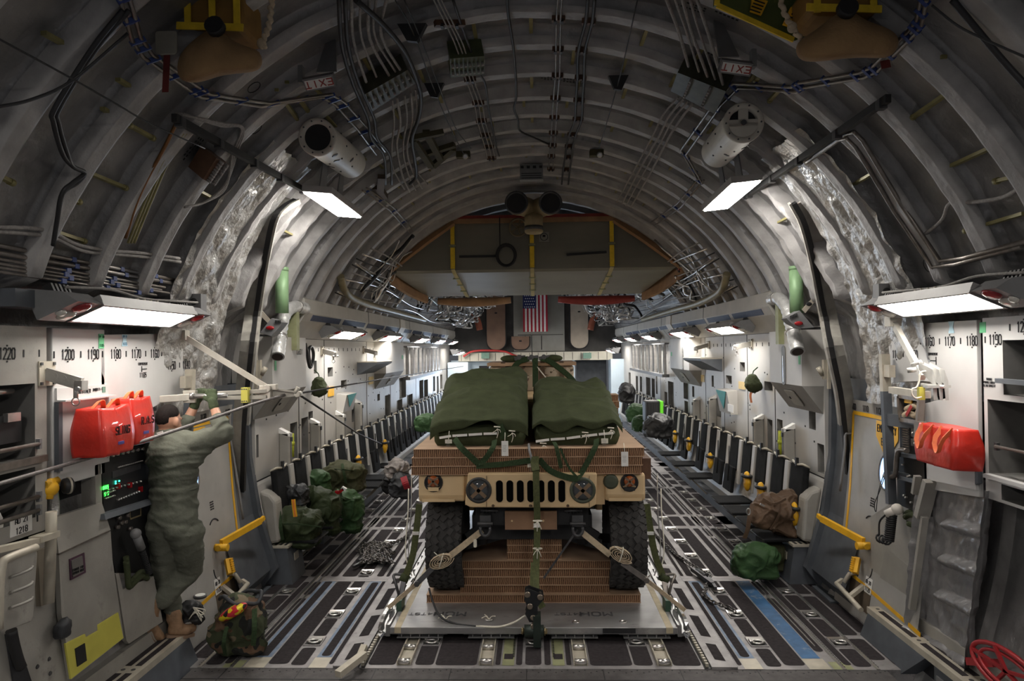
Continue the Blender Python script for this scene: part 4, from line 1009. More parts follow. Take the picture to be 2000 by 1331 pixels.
mb = MB(); mb.bx(-3.002, -2.997, 3.85, 4.02, 1.49, 1.60); mb.build('placard', M_WHITE, t)
mb = MB(); letters(mb, 'AD 21', (-2.996, 3.935, 1.572), (0, 1, 0), (0, 0, 1), (1, 0, 0), .030, .5); letters(mb, '1218', (-2.996, 3.935, 1.515), (0, 1, 0), (0, 0, 1), (1, 0, 0), .034, .5); mb.bx(-2.998, -2.995, 4.06, 4.068, 1.53, 1.58); mb.build('placard_text', M_INK, t)
mb = MB(); mb.lathe((-3.12, 3.78, 1.58), (0, 1, 0), [(.09, -.05), (.115, -.03), (.115, .03), (.09, .05)], 20); tag(mb.build('hose_reel', M_WHITE), 'white ringed reel behind the bars of the left stowage niche', 'reel')
mb = MB(); mb.lathe((-3.13, 3.60, 1.58), (0, 1, 0), [(.10, -.1), (.11, 0), (.10, .08)], 16); tag(mb.build('stowed_roll', mat('brown_roll', (.14, .10, .07), .7, 0, .2, 8)), 'brown roll behind the bars of the left stowage niche', 'roll')
mb = MB(); mb.tube(curve([(-3.06, 3.5, 1.74), (-3.05, 3.58, 1.66), (-3.06, 3.66, 1.76), (-3.05, 3.56, 1.72)], 5), .018, 8); tag(mb.build('safety_rope', mat('lime_rope', (.45, .55, .08), .7, 0, .2, 30)), 'lime safety rope in the left stowage niche', 'rope')
mb = MB(); mb.box((-3.1, 3.86, 2.10), (.1, .30, .16)); mb.mi(1).box((-3.04, 3.92, 2.17), (.03, .1, .05)); mb.cyl((-3.08, 3.8, 2.32), (-3.08, 3.97, 2.32), .02, 10); tag(mb.build('stowage_box', [M_BLACK, M_STEEL]), 'dark stowed equipment box in the upper left niche', 'box')
# ---- left: panel 1200 with the container plate
t = thing('wall_panel', 'pale wall panel marked 1200 and 1190 with a container plate on the left', 'panel', (-3, 4.4, 2.2))
mb = MB(); mb.bx(-3.04, -3.0, 4.20, 4.725, 1.70, 2.70); mb.build('face_panel', M_PANELW, t, bevel=.006)
stations(t, [('', SY(1205)), ('1200', SY(1200)), ('', SY(1195)), ('1190', SY(1190)), ('', SY(1186))], 2.53, -2.998)
mb = MB(); mb.bx(-3.0, -2.985, 4.22, 4.745, 2.235, 2.32); mb.bx(-2.985, -2.93, 4.22, 4.745, 2.235, 2.245); mb.build('ledge', M_PANELW, t)
mb = MB(); letters(mb, 'CONTAINER', (-2.984, 4.47, 2.285), (0, 1, 0), (0, 0, 1), (1, 0, 0), .024, .5); letters(mb, '848D111-1', (-2.984, 4.62, 2.29), (0, 1, 0), (0, 0, 1), (1, 0, 0), .018, .45); mb.build('plate_text', M_INK, t)
mb = MB(); mb.bx(-2.985, -2.982, 4.67, 4.705, 2.265, 2.305); mb.build('green_tag', mat('sea_green_box', (.13, .23, .18), .5, 0, .1, 9), t)
mb = MB(); mb.bx(-2.999, -2.995, 4.655, 4.71, 2.57, 2.67); mb.build('green_tag', M_GREENT, t)
mb = MB(); letters(mb, 'PP 10', (-2.994, 4.682, 2.65), (0, 1, 0), (0, 0, 1), (1, 0, 0), .016, .5); letters(mb, '1185', (-2.994, 4.682, 2.59), (0, 1, 0), (0, 0, 1), (1, 0, 0), .018, .5); mb.build('tag_text', mat('dark_green_ink', (.02, .16, .08), .6, 0, 0), t)
mb = MB(); mb.bx(-2.995, -2.98, 4.24, 4.74, 1.78, 2.235); mb.mi(1).bx(-3.0, -2.97, 4.215, 4.25, 1.8, 2.23); mb.build('container_door', [M_PANELW, M_SLATE], t)
# ---- left: panel 1180-1140
t = thing('wall_panel', 'pale wall panel marked 1180 to 1140 over the man on the left', 'panel', (-3, 5.3, 2.2))
mb = MB(); slab(mb, [(197, 654), (322, 652), (324, 684), (350, 683), (350, 655), (358, 655), (357, 766), (300, 796), (265, 797), (262, 765), (255, 766), (253, 797), (198, 800)], .03); mb.build('face_panel', M_PANELW, t, bevel=.004)
stations(t, [('1180', SY(1180)), ('', SY(1175)), ('1170', SY(1170)), ('', SY(1165)), ('1160', SY(1160)), ('', SY(1156))], 2.53, -2.999); stations(t, [('1150', SY(1150)), ('', SY(1145)), ('1140', SY(1140.6))], 2.43, -2.999)
mb = MB(); a = atX(279, 711, -2.998); letters(mb, 'COMPARTMENT', a, (0, 1, 0), (0, 0, 1), (1, 0, 0), .018, .45); letters(mb, '1165', a - V((0, 0, .085)), (0, 1, 0), (0, 0, 1), (1, 0, 0), .034, .5); mb.box(a + V((0, -.015, -.04)), (.003, .008, .045)); mb.box(a + V((0, .02, -.04)), (.003, .07, .006)); mb.build('compartment_text', M_INK, t)
mb = MB(); a = atX(243, 654, -2.998); mb.prism([a + V((0, -.035, 0)), a + V((0, .035, 0)), a + V((0, .02, -.04)), a + V((0, .035, -.085)), a + V((0, -.035, -.085)), a + V((0, -.02, -.04))], (.002, 0, 0)); mb.build('pale_blue_tag', M_CYANT, t)
mb = MB(); letters(mb, 'PP 9', a + V((.003, 0, -.014)), (0, 1, 0), (0, 0, 1), (1, 0, 0), .016, .5); letters(mb, '1173', a + V((.003, 0, -.068)), (0, 1, 0), (0, 0, 1), (1, 0, 0), .018, .5); mb.build('tag_text', mat('blue_ink', (.1, .25, .4), .6, 0, 0), t)

# ---- red sling bags
def red_bag(label, c, size, text, ax, yaw=0, strap_mode=0):
    """soft red bag hanging on the wall at c; ax = +1 faces right, -1 faces left"""
    t = thing('red_bag', label, 'bag', c, None); w, h, d = size
    mr = mat('red_vinyl', (.62, .030, .018), .35, 0, .15, 7, .25, 14, coat=.3)
    mb = MB(); x0 = 0
    prof = [(-w / 2, -h / 2, 0), (w / 2, -h / 2, 0), (w / 2, h * .38, 0), (-w / 2, h * .42, 0)]
    def f(u, v):
        # closed soft box: u around, v up
        a = 2 * PI * u; ca, sa = math.cos(a), math.sin(a); k = 1 / max(abs(ca), abs(sa)) ** .88
        top = .5 - .10 * v ** 3; 
        z = -h / 2 + h * (v - .06 * max(0, v - .8) * math.cos(a * 3))
        bul = .90 + .12 * math.sin(PI * v)
        return V(c) + V((ax * d * (.5 + .5 * ca * k * bul * (1 - .25 * v)), w / 2 * sa * k * bul, z + .012 * noise.noise(V((u * 9, v * 6, c[1])))))
    mb.grid(f, 48, 16)
    n = len(mb.v); top = [n - 49 + i for i in range(48)]; mb.face(top); mb.face([n - 49 * 17 + i for i in range(48)][::-1])
    mb.build('bag_body', mr, t)
    U = V((0, ax * 1.0, 0)) if ax > 0 else V((0, -1, 0))
    if text:
        mb = MB(); letters(mb, text, V(c) + V((ax * d * .985, U.y * .02, .0)), U, (0, 0, 1), (ax, 0, 0), .05, .45, .13, .006); mb.build('lettering', mat('dark_red_ink', (.06, .006, .006), .6, 0, 0), t)
        mb = MB(); mb.box(V(c) + V((ax * d * .97, U.y * .01, -h * .27)), (.006, .06, .02)); mb.build('blue_mark', mat('blue_print', (.10, .08, .30), .6, 0, .1, 30), t)
    mo = mat('orange_handle', (.62, .16, .06), .6, 0, .12, 30)
    for e in (-.22, .22):
        mb = MB()
        if strap_mode:
            pts = [V(c) + V((ax * d * (.78 + .33 * min(1, 2.5 * math.sin(PI * q))), w * (e - .12 + .24 * q), h * .50 - h * .62 * math.sin(PI * q) ** .8)) for q in [i / 10 for i in range(11)]]
        else:
            pts = [V(c) + V((ax * d * (.55 + .1 * math.sin(PI * q)), w * (e - .17 + .34 * q), h * .47 + .055 * math.sin(PI * q))) for q in [i / 10 for i in range(11)]]
        mb.ribbon(pts, .030, .005, (1, 0, .3)); mb.build('carry_handle', mo, t)
    return t
red_bag('red bag lettered SLING hanging on the left container plate', (-2.96, 4.455, 2.03), (.36, .31, .24), 'SLING', 1)
red_bag('red bag lettered R.A.S hanging beside the SLING bag on the left', (-2.97, 4.80, 2.06), (.27, .32, .22), 'R.A.S', 1)
red_bag('red bag with dangling orange handles hanging on the right container plate', (2.94, 4.86, 1.83), (.50, .27, .22), None, -1, 0, 1)

# ---- left: open bay below the bags and the electronics console
mb = MB(); slab(mb, [(184, 868), (196, 868), (200, 1000), (188, 1003)], .1); tag(mb.build('console_post', M_WARM), 'beige riveted post between the open bay and the switch console on the left', 'post')
mb = MB(); a = atX(112, 850, -3.06); mb.tube(curve([atX(x, y_, -3.05) for x, y_ in ((105, 890), (98, 920), (100, 950), (104, 985), (104, 1010))], 5), .035, 12); tag(mb.build('foil_pipe', M_FOILB), 'foil wrapped pipe behind the yellow valve in the left bay', 'pipe')
t = thing('yellow_valve', 'yellow valve with a black round knob in the open left bay', 'valve', atX(100, 955, -3.02)); c = atX(97, 955, -3.01)
mb = MB(); mb.ell(c, (.05, .055, .05), 14, 10); mb.cyl(c + V((0, -.05, .03)), c + V((0, .06, .04)), .028, 12); mb.cyl(c + V((0, -.02, -.06)), c + V((0, .0, .05)), .03, 12); mb.build('valve_body', M_YEL, t)
mb = MB(); c2 = c + V((.05, .09, .0)); mb.lathe(c2, (.5, .8, 0), [(.03, -.03), (.048, -.02), (.05, .02), (.035, .03)], 18); mb.mi(1).lathe(c2, (.5, .8, 0), [(.053, .0), (.053, .012)], 18); mb.build('knob', [M_BLACK, M_CREAM], t)
mb = MB()
for k in range(4): mb.tube(curve([atX(x + k * 6, y_ + k * 7, -3.07) for x, y_ in ((108, 905), (125, 915), (135, 900), (138, 885))], 5), .008, 6)
tag(mb.build('bay_tubing', M_DTUBE), 'thin bent tubing at the top of the open left bay', 'pipes')
mb = MB(); wbox(mb, 150, 893, 172, 935, -3.06, .03); mb.mi(1); wbox(mb, 165, 895, 167, 933, -3.03, .003); tag(mb.build('bay_box', [M_DSTEEL, M_BLACK]), 'dark flat box on the back of the open left bay', 'box')
t = thing('switch_console', 'tall black switch console with green digits behind the man on the left', 'console', (-3, 5.1, 1.2))
def conrow(mb, n, x0, y0, x1, y1, X, r, L, jit=0):
    for k in range(n):
        q = (k + .5) / n; p = atX(x0 + (x1 - x0) * q, y0 + (y1 - y0) * q, X); mb.cyl(p, p + V((L, 0, jit * (k % 3 - 1))), r, 7)
mb = MB(); slab(mb, [(228, 815), (287, 795), (290, 862), (228, 880)], .04); mb.mi(1)
slab(mb, [(229, 812, -2.99), (289, 792, -2.99), (289, 797, -2.99), (229, 817, -2.99)], .02); slab(mb, [(285, 797, -2.99), (290, 795, -2.99), (292, 860, -2.99), (286, 862, -2.99)], .02)
for j in range(4): slab(mb, [(229, 829 + j * 13.5, -2.99), (286, 813 + j * 13.5, -2.99), (286, 814.5 + j * 13.5, -2.99), (229, 830.5 + j * 13.5, -2.99)], .01)
mb.mi(2)
for j in range(8): conrow(mb, 16, 231, 825 + j * 6.7, 284, 808 + j * 6.7, -2.995, .006, .012)
mb.build('breaker_panel', [M_BLACK, M_TUBE, M_GREY], t)
mb = MB(); slab(mb, [(197, 872, -2.96), (300, 850, -2.96), (303, 862, -2.94), (197, 886, -2.94)], .08); mb.build('upper_shelf', M_SLATE, t)
mb = MB(); slab(mb, [(197, 884), (298, 864), (300, 985), (204, 1010)], .05); mb.mi(1); slab(mb, [(220, 922, -2.995), (275, 905, -2.995), (275, 916, -2.995), (220, 935, -2.995)], .02)
mb.mi(2); conrow(mb, 8, 200, 893, 278, 876, -3.0, .012, .03); conrow(mb, 14, 226, 914, 276, 900, -3.0, .004, .02); conrow(mb, 9, 205, 958, 275, 940, -3.0, .006, .022); conrow(mb, 9, 224, 978, 270, 960, -3.0, .006, .025); conrow(mb, 6, 202, 965, 222, 958, -3.0, .005, .02); conrow(mb, 6, 202, 975, 222, 968, -3.0, .005, .02)
mb.mi(3)
for x, y_ in ((247, 881), (230, 950), (253, 948), (274, 956)): p = atX(x, y_, -2.99); mb.box(p, (.03, .022, .04))
mb.build('radio_panel', [M_BLACK, M_DSTEEL, M_STEEL, M_RED], t)
mb = MB(); a = atX(206, 952.5, -2.995); letters(mb, '8885', a, (0, 1, 0), (0, 0, 1), (1, 0, 0), .022, .55, .16); letters(mb, '5 5', atX(208, 965, -2.995), (0, 1, 0), (0, 0, 1), (1, 0, 0), .022, .55, .16); 
mb.build('green_digits', mat('green_led', (.05, 1, .08), .5, 0, 0, emit=2.5), t)
mb = MB()
for x, y_ in ((226, 941), (233, 940), (226, 945)): mb.box(atX(x, y_, -2.994), (.006, .010, .010))
mb.build('teal_lights', mat('teal_led', (.05, 1, .55), .5, 0, 0, emit=2.), t)
mb = MB(); slab(mb, [(204, 1005, -2.95), (300, 975, -2.95), (302, 984, -2.93), (206, 1016, -2.93)], .07); mb.build('lower_shelf', M_SLATE, t)
mb = MB(); slab(mb, [(206, 1014), (300, 985), (304, 1120), (226, 1120)], .05); mb.mi(1); slab(mb, [(254, 992, -2.995), (276, 984, -2.995), (276, 1008, -2.995), (255, 1016, -2.995)], .02); mb.mi(0); slab(mb, [(256, 996, -2.99), (274, 989, -2.99), (274, 1006, -2.99), (257, 1012, -2.99)], .02); mb.mi(2)
for x, y_ in ((245, 1007), (228, 1012), (232, 1022), (240, 1020), (225, 1030), (250, 1033)): p = atX(x, y_, -3.0); mb.cyl(p, p + V((.03, 0, 0)), .014, 9)
mb.build('oxygen_panel', [M_BLACK, mat('brass_frame', (.40, .32, .18), .4, .4, .1, 9), M_TUBE], t)
t = thing('handset', 'grey handset with a coiled black cord hanging below the left switch console', 'handset', atX(272, 1060, -2.9))
mb = MB(); a = atX(265, 1043, -2.90); b = atX(276, 1072, -2.90); mb.cyl(a, b, .03, 12); mb.ell(a, (.038, .038, .038), 12, 8); mb.build('grip', M_GREY, t)
def coil(a, b, r, n, th, wob=(0, 0, 0)):
    a, b = V(a), V(b); d = (b - a); ax_ = d.normalized(); u = ax_.cross(V((1, .3, 0))).normalized(); v = ax_.cross(u)
    return [a + d * (i / (n * 9)) + (u * math.cos(i * 2 * PI / 9) + v * math.sin(i * 2 * PI / 9)) * r + V(wob) * math.sin(PI * i / (n * 9)) for i in range(n * 9 + 1)]
mb = MB(); mb.tube(coil(b, atX(292, 1120, -2.92), .018, 16, .006), .006, 5); mb.build('coiled_cord', M_RUB, t)
for k, lb in enumerate(('olive hose stowed in the bin below the left switch console', 'olive hose looping lower in the left bin')):
    mb = MB(); mb.tube(curve([atX(x, y_ + k * 9, -2.97 + k * .02) for x, y_ in ((246, 1088), (249, 1115), (252, 1138), (262, 1130), (275, 1118), (288, 1122))], 5), .02, 9); tag(mb.build('olive_hose', M_GREEN), lb, 'hose')
panel('storage_bin', [(226, 1122, -2.96), (232, 1120, -2.96), (240, 1152, -2.96), (300, 1126, -2.96), (318, 1215, -2.98), (252, 1258, -2.98), (247, 1252, -2.98)], M_WARM, 'open topped beige bin panel below the left switch console', 'bin', d=.03)
# ---- left: box door with the yellow foot
t = thing('locker_door', 'worn grey locker door with a yellow painted foot and purple framed window', 'door', atX(190, 1150, -2.95))
mb = MB(); slab(mb, [(106, 1012, -2.99), (199, 982, -2.99), (216, 1036, -2.95), (115, 1082, -2.95)], .03); mb.build('sloped_lid', M_WARM, t)
mb = MB(); slab(mb, [(115, 1084, -2.95), (216, 1038, -2.95), (220, 1095, -2.95), (242, 1247, -2.97), (140, 1328, -2.97), (120, 1200, -2.95)], .03); mb.build('door_leaf', M_WARM, t)
mb = MB(); slab(mb, [(128, 1258, -2.955), (166, 1239, -2.955), (168, 1246, -2.955), (193, 1232, -2.955), (192, 1221, -2.955), (231, 1197, -2.955), (241, 1247, -2.962), (139, 1327, -2.962)], .012); mb.build('yellow_foot', M_YEL2, t)
mb = MB(); slab(mb, [(147, 1268, -2.952), (166, 1257, -2.952), (170, 1291, -2.954), (152, 1303, -2.954)], .01); mb.build('black_window', M_BLACK, t)
mb = MB(); slab(mb, [(136, 1093, -2.944), (165, 1080, -2.944), (168, 1119, -2.944), (139, 1134, -2.944)], .012); mb.build('purple_frame', mat('purple_paint', (.075, .03, .055), .6, 0, .2, 20), t)
mb = MB(); slab(mb, [(140, 1096, -2.938), (161, 1086, -2.938), (164, 1117, -2.938), (143, 1128, -2.938)], .01); mb.mi(1); letters(mb, 'STOWAGE FOR', atX(152, 1111, -2.937), (0, 1, -.05), (0, 0, 1), (1, 0, 0), .014, .5); letters(mb, 'OXYGEN MASK', atX(153, 1117, -2.937), (0, 1, -.05), (0, 0, 1), (1, 0, 0), .014, .5); mb.mi(0); mb.build('window_label', [mat('smoked_pane', (.16, .15, .14), .4, 0, .1, 9), M_INK], t)
mb = MB(); slab(mb, [(116, 1082, -2.943), (215, 1036, -2.943), (215, 1039, -2.943), (116, 1085, -2.943)], .008)
mb.build('hinge_strip', M_TUBE, t)
# ---- left: fold up seat at the picture edge
t = thing('fold_up_seat', 'folded up observer seat with a cream tube frame at the left edge', 'seat', atX(30, 1150, -2.85))
mb = MB(); pts = [(3, 1102, -2.82), (12, 1090, -2.82), (68, 1069, -2.86), (74, 1080, -2.86), (66, 1205, -2.86), (60, 1216, -2.86), (4, 1236, -2.82), (-10, 1230, -2.82)]; slab(mb, pts, .05); mb.build('seat_pan', M_WARM, t, bevel=.008)
for k in range(3):
    mb = MB(); mb.tube(curve([atX(x, y_ + k * 30, -2.82) for x, y_ in ((20, 1128), (45, 1119), (60, 1112), (64, 1106))], 4), .008, 6); mb.build('pressed_ridge', M_WARM, t)
mb = MB(); mb.tube(curve([atX(x, y_, -2.80) for x, y_ in ((-2, 1230), (-1, 1150), (4, 1108), (14, 1092), (70, 1070))], 4), .022, 10); mb.build('tube_frame', M_CREAM, t)
mb = MB(); mb.tube([atX(100, 1000, -2.88), atX(100, 1040, -2.88), atX(95, 1178, -2.88)], .03, 12); mb.build('cream_post', M_CREAM, t)
mb = MB(); mb.bar(atX(-20, 1078, -2.84), atX(75, 1056, -2.87), .05, .03); mb.bar(atX(70, 1055, -2.87), atX(104, 1043, -2.89), .08, .035); mb.build('support_arm', M_CREAM, t)
mb = MB(); mb.prism([atX(x, y_, -2.97) for x, y_ in ((74, 1075), (97, 1070), (94, 1180), (80, 1185))], (-.05, 0, 0)); mb.build('tan_cover', mat('tan_cover', (.19, .16, .12), .7, 0, .1, 6), t)
t = thing('lower_panel', 'scuffed beige lower wall panel under the folded seat on the left', 'panel', atX(70, 1250, -3.0))
mb = MB(); slab(mb, [(-40, 1080, -3.0), (105, 1030, -3.0), (112, 1210, -3.0), (140, 1345, -3.0), (60, 1400, -3.0), (-40, 1440, -3.0)], .03); mb.build('face_panel', M_WARM, t)
mb = MB(); slab(mb, [(12, 1240, -2.985), (28, 1230, -2.985), (62, 1331, -2.985), (30, 1350, -2.985)], .01); mb.mi(1).tube(curve([atX(x, y_, -2.95) for x, y_ in ((22, 1232), (28, 1262), (36, 1290), (42, 1305))], 4), .028, 10); mb.build('dark_slot', [M_HOLE, M_BLACK], t)
mb = MB()
for x, y_ in ((96, 1288), (73, 1303), (98, 1316), (84, 1345)): p = atX(x, y_, -2.998); mb.lathe(p, (1, 0, 0), [(.014, 0), (.010, .006)], 10)
mb.build('screw', M_DSTEEL, t)
c = atX(122, 1230, -2.93); mb = MB(); mb.ell(c, (.05, .055, .07), 12, 8); mb.box(c, (.07, .09, .09)); o = mb.build('small_pouch', mat('black_nylon', (.03, .032, .036), .6, 0, .2, 12)); voxel(o, .012, 3, .01, .05); tag(o, 'small black pouch hanging beside the yellow footed locker door', 'pouch')
# ------------------------------------------------------------------ right console
t = thing('wall_panel', 'pale wall panel marked 1160 to 1180 with a container plate on the right', 'panel', (3, 5.0, 2.2))
mb = MB(); slab(mb, [(1774, 634), (1907, 625), (1913, 972), (1806, 955), (1800, 790), (1848, 778), (1848, 750), (1800, 745), (1742, 748), (1734, 662), (1752, 660), (1755, 668), (1774, 666)], .03); mb.build('face_panel', M_PANELW, t, bevel=.004)
stations(t, [('1160', SY(1160)), ('', SY(1165)), ('1170', SY(1170)), ('', SY(1175)), ('1180', SY(1180)), ('', SY(1155))], 2.55, 2.999); stations(t, [('1150', SY(1151)), ('', SY(1145)), ('1140', SY(1140.8))], 2.45, 2.999)
mb = MB(); a = atX(1822, 692, 2.999); R_ = ((0, -1, 0), (0, 0, 1), (-1, 0, 0)); letters(mb, 'COMPARTMENT', a, *R_, .018, .45); mb.box(a + V((0, -.04, -.05)), (.003, .008, .06)); mb.box(a + V((0, .0, -.05)), (.003, .07, .007)); mb.build('compartment_text', M_INK, t)
mb = MB(); a = atX(1858, 628, 2.998); mb.prism([a + V((0, -.035, 0)), a + V((0, .035, 0)), a + V((0, .02, -.04)), a + V((0, .035, -.085)), a + V((0, -.035, -.085)), a + V((0, -.02, -.04))], (-.002, 0, 0)); mb.build('pale_blue_tag', M_CYANT, t)
mb = MB(); slab(mb, [(1813, 849, 2.985), (1905, 865, 2.985), (1906, 882, 2.985), (1814, 864, 2.985)], .015); slab(mb, [(1813, 865, 2.94), (1908, 884, 2.94), (1908, 886, 2.94), (1813, 867, 2.94)], .05); mb.build('ledge', M_PANELW, t)
mb = MB(); letters(mb, 'CONTAINER 848D111-2', atX(1862, 865, 2.984), (0, -1, -.02), *R_[1:], .020, .45); mb.build('plate_text', M_INK, t)
mb = MB(); slab(mb, [(1890, 863, 2.983), (1900, 865, 2.983), (1900, 872, 2.983), (1890, 870, 2.983)], .002); mb.build('green_tag', mat('sea_green_box', (.13, .23, .18), .5, 0, .1, 9), t)
mb = MB(); slab(mb, [(1811, 870, 2.975), (1903, 888, 2.975), (1906, 958, 2.975), (1815, 938, 2.975)], .02); mb.mi(1); slab(mb, [(1903, 886, 2.96), (1909, 887, 2.96), (1910, 945, 2.96), (1904, 947, 2.96)], .03); mb.build('container_door', [M_PANELW, M_SLATE], t)
t = thing('niche_panel', 'pale wall panel marked 1190 and 1200 with a niche window at the right edge', 'panel', (3, 4.2, 2.1))
Ya, Yb = 3.15, 4.735; za, zb = 1.50, 2.70; mb = MB()
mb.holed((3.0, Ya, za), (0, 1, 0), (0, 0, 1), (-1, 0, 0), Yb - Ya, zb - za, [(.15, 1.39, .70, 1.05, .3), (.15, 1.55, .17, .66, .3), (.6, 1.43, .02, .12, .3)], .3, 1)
mb.quad((3.0, Yb, za), (3.0, Yb, zb), (3.12, Yb, zb), (3.12, Yb, za)); mb.build('face_panel', [M_PANELW, M_NICHE], t)
stations(t, [('1190', SY(1189.5)), ('', SY(1185.5))], 2.555, 2.999); stations(t, [('1200', SY(1200)), ('', SY(1195))], 2.63, 2.999)
mb = MB(); slab(mb, [(1913, 630, 2.998), (1925, 629, 2.998), (1925, 650, 2.998), (1913, 651, 2.998)], .003); mb.build('green_tag', M_GREENT, t)
mb = MB(); a = atX(1932, 741, 2.998)
for k, tx in enumerate(('STOWAGE', 'POTABLE WATER', '25 LBS CAPACITY')): letters(mb, tx, a - V((0, 0, .022 * k)), *R_, .013, .45)
mb.build('stowage_text', M_INK, t)
mb = MB(); mb.box((2.99, 3.9, 1.655), (.06, 1.6, .025)); mb.build('shelf_lip', M_PANELW, t)
mb = MB(); mb.cyl((2.98, 4.60, 1.86), (2.98, 3.2, 1.86), .011, 10); mb.mi(1).box((2.99, 4.60, 1.86), (.02, .03, .05)); mb.build('guard_bar', [M_TUBE, M_DSTEEL], t)
mb = MB(); mb.bar((2.98, 4.56, 2.29), (2.94, 4.2, 2.29), .04, .03); mb.build('window_bar', M_SLATE, t)
for k, Y in enumerate((4.42, 4.28, 4.12)):
    mb = MB(); mb.tube(curve([(3.12, Y, 2.12), (3.10, Y - .07, 2.14), (3.10, Y - .08, 2.05), (3.11, Y, 2.02), (3.12, Y, 1.85), (3.12, Y, 1.70)], 5), .016, 8); mb.mi(1).box((3.10, Y, 1.93), (.06, .09, .04)); mb.box((3.10, Y, 1.72), (.05, .07, .09))
    tag(mb.build('chain_hook', [M_DSTEEL, M_TUBE]), ('hook nearest the panel seam in the right niche', 'middle of the three dark hooks in the right niche', 'hook nearest the picture edge in the right niche')[k], 'hook', 'hooks hanging in the right niche')
mb = MB(); mb.ell((3.13, 4.2, 2.33), (.09, .22, .06), 16, 8); mb.mi(1); letters(mb, '45', (3.045, 4.25, 2.34), *R_, .035, .5, .15, .01); tag(mb.build('strap_roll', [M_BLACK, mat('pale_ink', (.5, .55, .6), .6, 0, 0)]), 'black rolled gear marked 45 in the right niche window', 'gear')
mb = MB(); mb.ribbon(curve([(3.03, 4.25, 2.40), (3.0, 4.2, 2.38), (2.99, 4.27, 2.26), (2.985, 4.24, 2.15), (2.97, 4.1, 2.05)], 5), .035, .006, (0, 1, 0)); tag(mb.build('tie_strap', M_TANW), 'pale strap hanging out of the right niche window', 'strap')
for k in range(4):
    c = V((3.02, 4.16 - (k % 2) * .2, 1.36 - (k // 2) * .26)); mb = MB(); mb.box(c, (.05, .14, .20)); mb.mi(1).box(c - V((.03, 0, -.03)), (.02, .12, .05)); mb.mi(2).tube([c + V((-.02, .05 * math.cos(a), .13 + .07 * math.sin(a))) for a in [PI * q / 8 for q in range(9)]], .018, 7)
    tag(mb.build('tie_down_buckle', [mat('buckle_brown', (.12, .10, .075), .5, .4, .2, 9), M_TUBE, M_BLACK]), f'dark webbing buckle hanging in the recess at the right edge, {("upper", "lower")[k // 2]} row, {("farther", "nearer")[k % 2]} one', 'buckle', 'buckles in the right recess')
# insulated bay with ladder like steps
mb = MB()
def insul(u, v):
    x0, x1 = 1812 + (1786 - 1812) * v + 0, 1955 - 48 * v
    px = x0 + (x1 - x0) * u; py = (950 + 10 * u) + (310 + 0 * u) * v + 60 * u * v
    p = atX(px, py, 3.04); e = min(u, 1 - u); rim = .10 * (1 - min(1, e / .10)) ** .5 if e < .10 else 0
    d = noise.noise(V((u * 6, v * 9, 3))) * .02 + noise.noise(V((u * 15, v * 20, 7))) * .010; rung = 0
    for c in (.22, .43, .64, .93):
        vv = v - .03 * (u - .5); k = abs(vv - c) / .035
        if k < 1 and .32 < u < .9 or (c == .93 and k < 1 and u < .9): rung = max(rung, .06 * (1 - k * k))
    return (p.x - rim - rung + d, p.y, p.z)
mb.grid(insul, 60, 110); tag(mb.build('insulation_blanket', mat('grey_blanket', (.27, .265, .27), .33, .3, .2, 5, .5, 18)), 'grey quilted insulation blanket with rung folds on the lower right wall', 'blanket')
mb = MB(); c = atX(1965, 1312, 2.95); mb.tube([c + V((.02 * math.sin(a), .34 * math.cos(a), .12 * math.sin(a))) for a in [2 * PI * q / 28 for q in range(28)]], .016, 7, closed=True)
mb.tube([c + V((.02 * math.sin(a), .26 * math.cos(a), .085 * math.sin(a))) for a in [2 * PI * q / 28 for q in range(28)]], .012, 7, closed=True)
for k in range(5): a = 2 * PI * k / 5; mb.bar(c, c + V((0, .34 * math.cos(a), .12 * math.sin(a))), .02, .02)
tag(mb.build('control_handwheel', mat('dark_red_paint', (.34, .02, .025), .4, .1, .15, 9)), 'dark red handwheel lying behind the ledge at the lower right corner', 'wheel')
mb = MB(); mb.bar(atX(1893, 1292, 2.97), atX(1945, 1296, 2.97), .05, .05); tag(mb.build('control_lever', mat('dark_red_paint', (.34, .02, .025), .4, .1, .15, 9)), 'dark red handle behind the ledge beside the red handwheel', 'lever')
# dark electronics stack and stowage right of the emergency door
t = thing('equipment_rack', 'dark equipment rack between the right emergency door and the red bag', 'rack', (3, 5.6, 1.5))
mb = MB(); slab(mb, [(1755, 770), (1806, 778), (1812, 1010), (1752, 985), (1752, 885), (1758, 880)], .05); mb.mi(1)
slab(mb, [(1760, 832, 2.985), (1776, 836, 2.985), (1776, 880, 2.985), (1761, 876, 2.985)], .02); slab(mb, [(1779, 836, 2.985), (1803, 841, 2.985), (1803, 858, 2.985), (1779, 853, 2.985)], .02); slab(mb, [(1779, 857, 2.985), (1803, 862, 2.985), (1803, 876, 2.985), (1779, 871, 2.985)], .02); mb.mi(2)
slab(mb, [(1756, 820, 2.96), (1800, 829, 2.96), (1800, 834, 2.96), (1756, 826, 2.96)], .06); slab(mb, [(1752, 885, 2.95), (1792, 891, 2.95), (1792, 898, 2.95), (1752, 892, 2.95)], .06); slab(mb, [(1752, 928, 2.95), (1785, 938, 2.95), (1785, 945, 2.95), (1752, 936, 2.95)], .06)
mb.mi(3)
for x, y_ in ((1765, 908), (1776, 931), (1780, 930), (1768, 968), (1782, 982), (1772, 972), (1795, 985), (1786, 846), (1795, 847), (1790, 866)): p = atX(x, y_, 2.98); mb.cyl(p, p - V((.02, 0, 0)), .008, 7)
mb.build('rack_front', [M_BLACK, M_DSTEEL, M_SLATE, M_STEEL], t)
mb = MB()
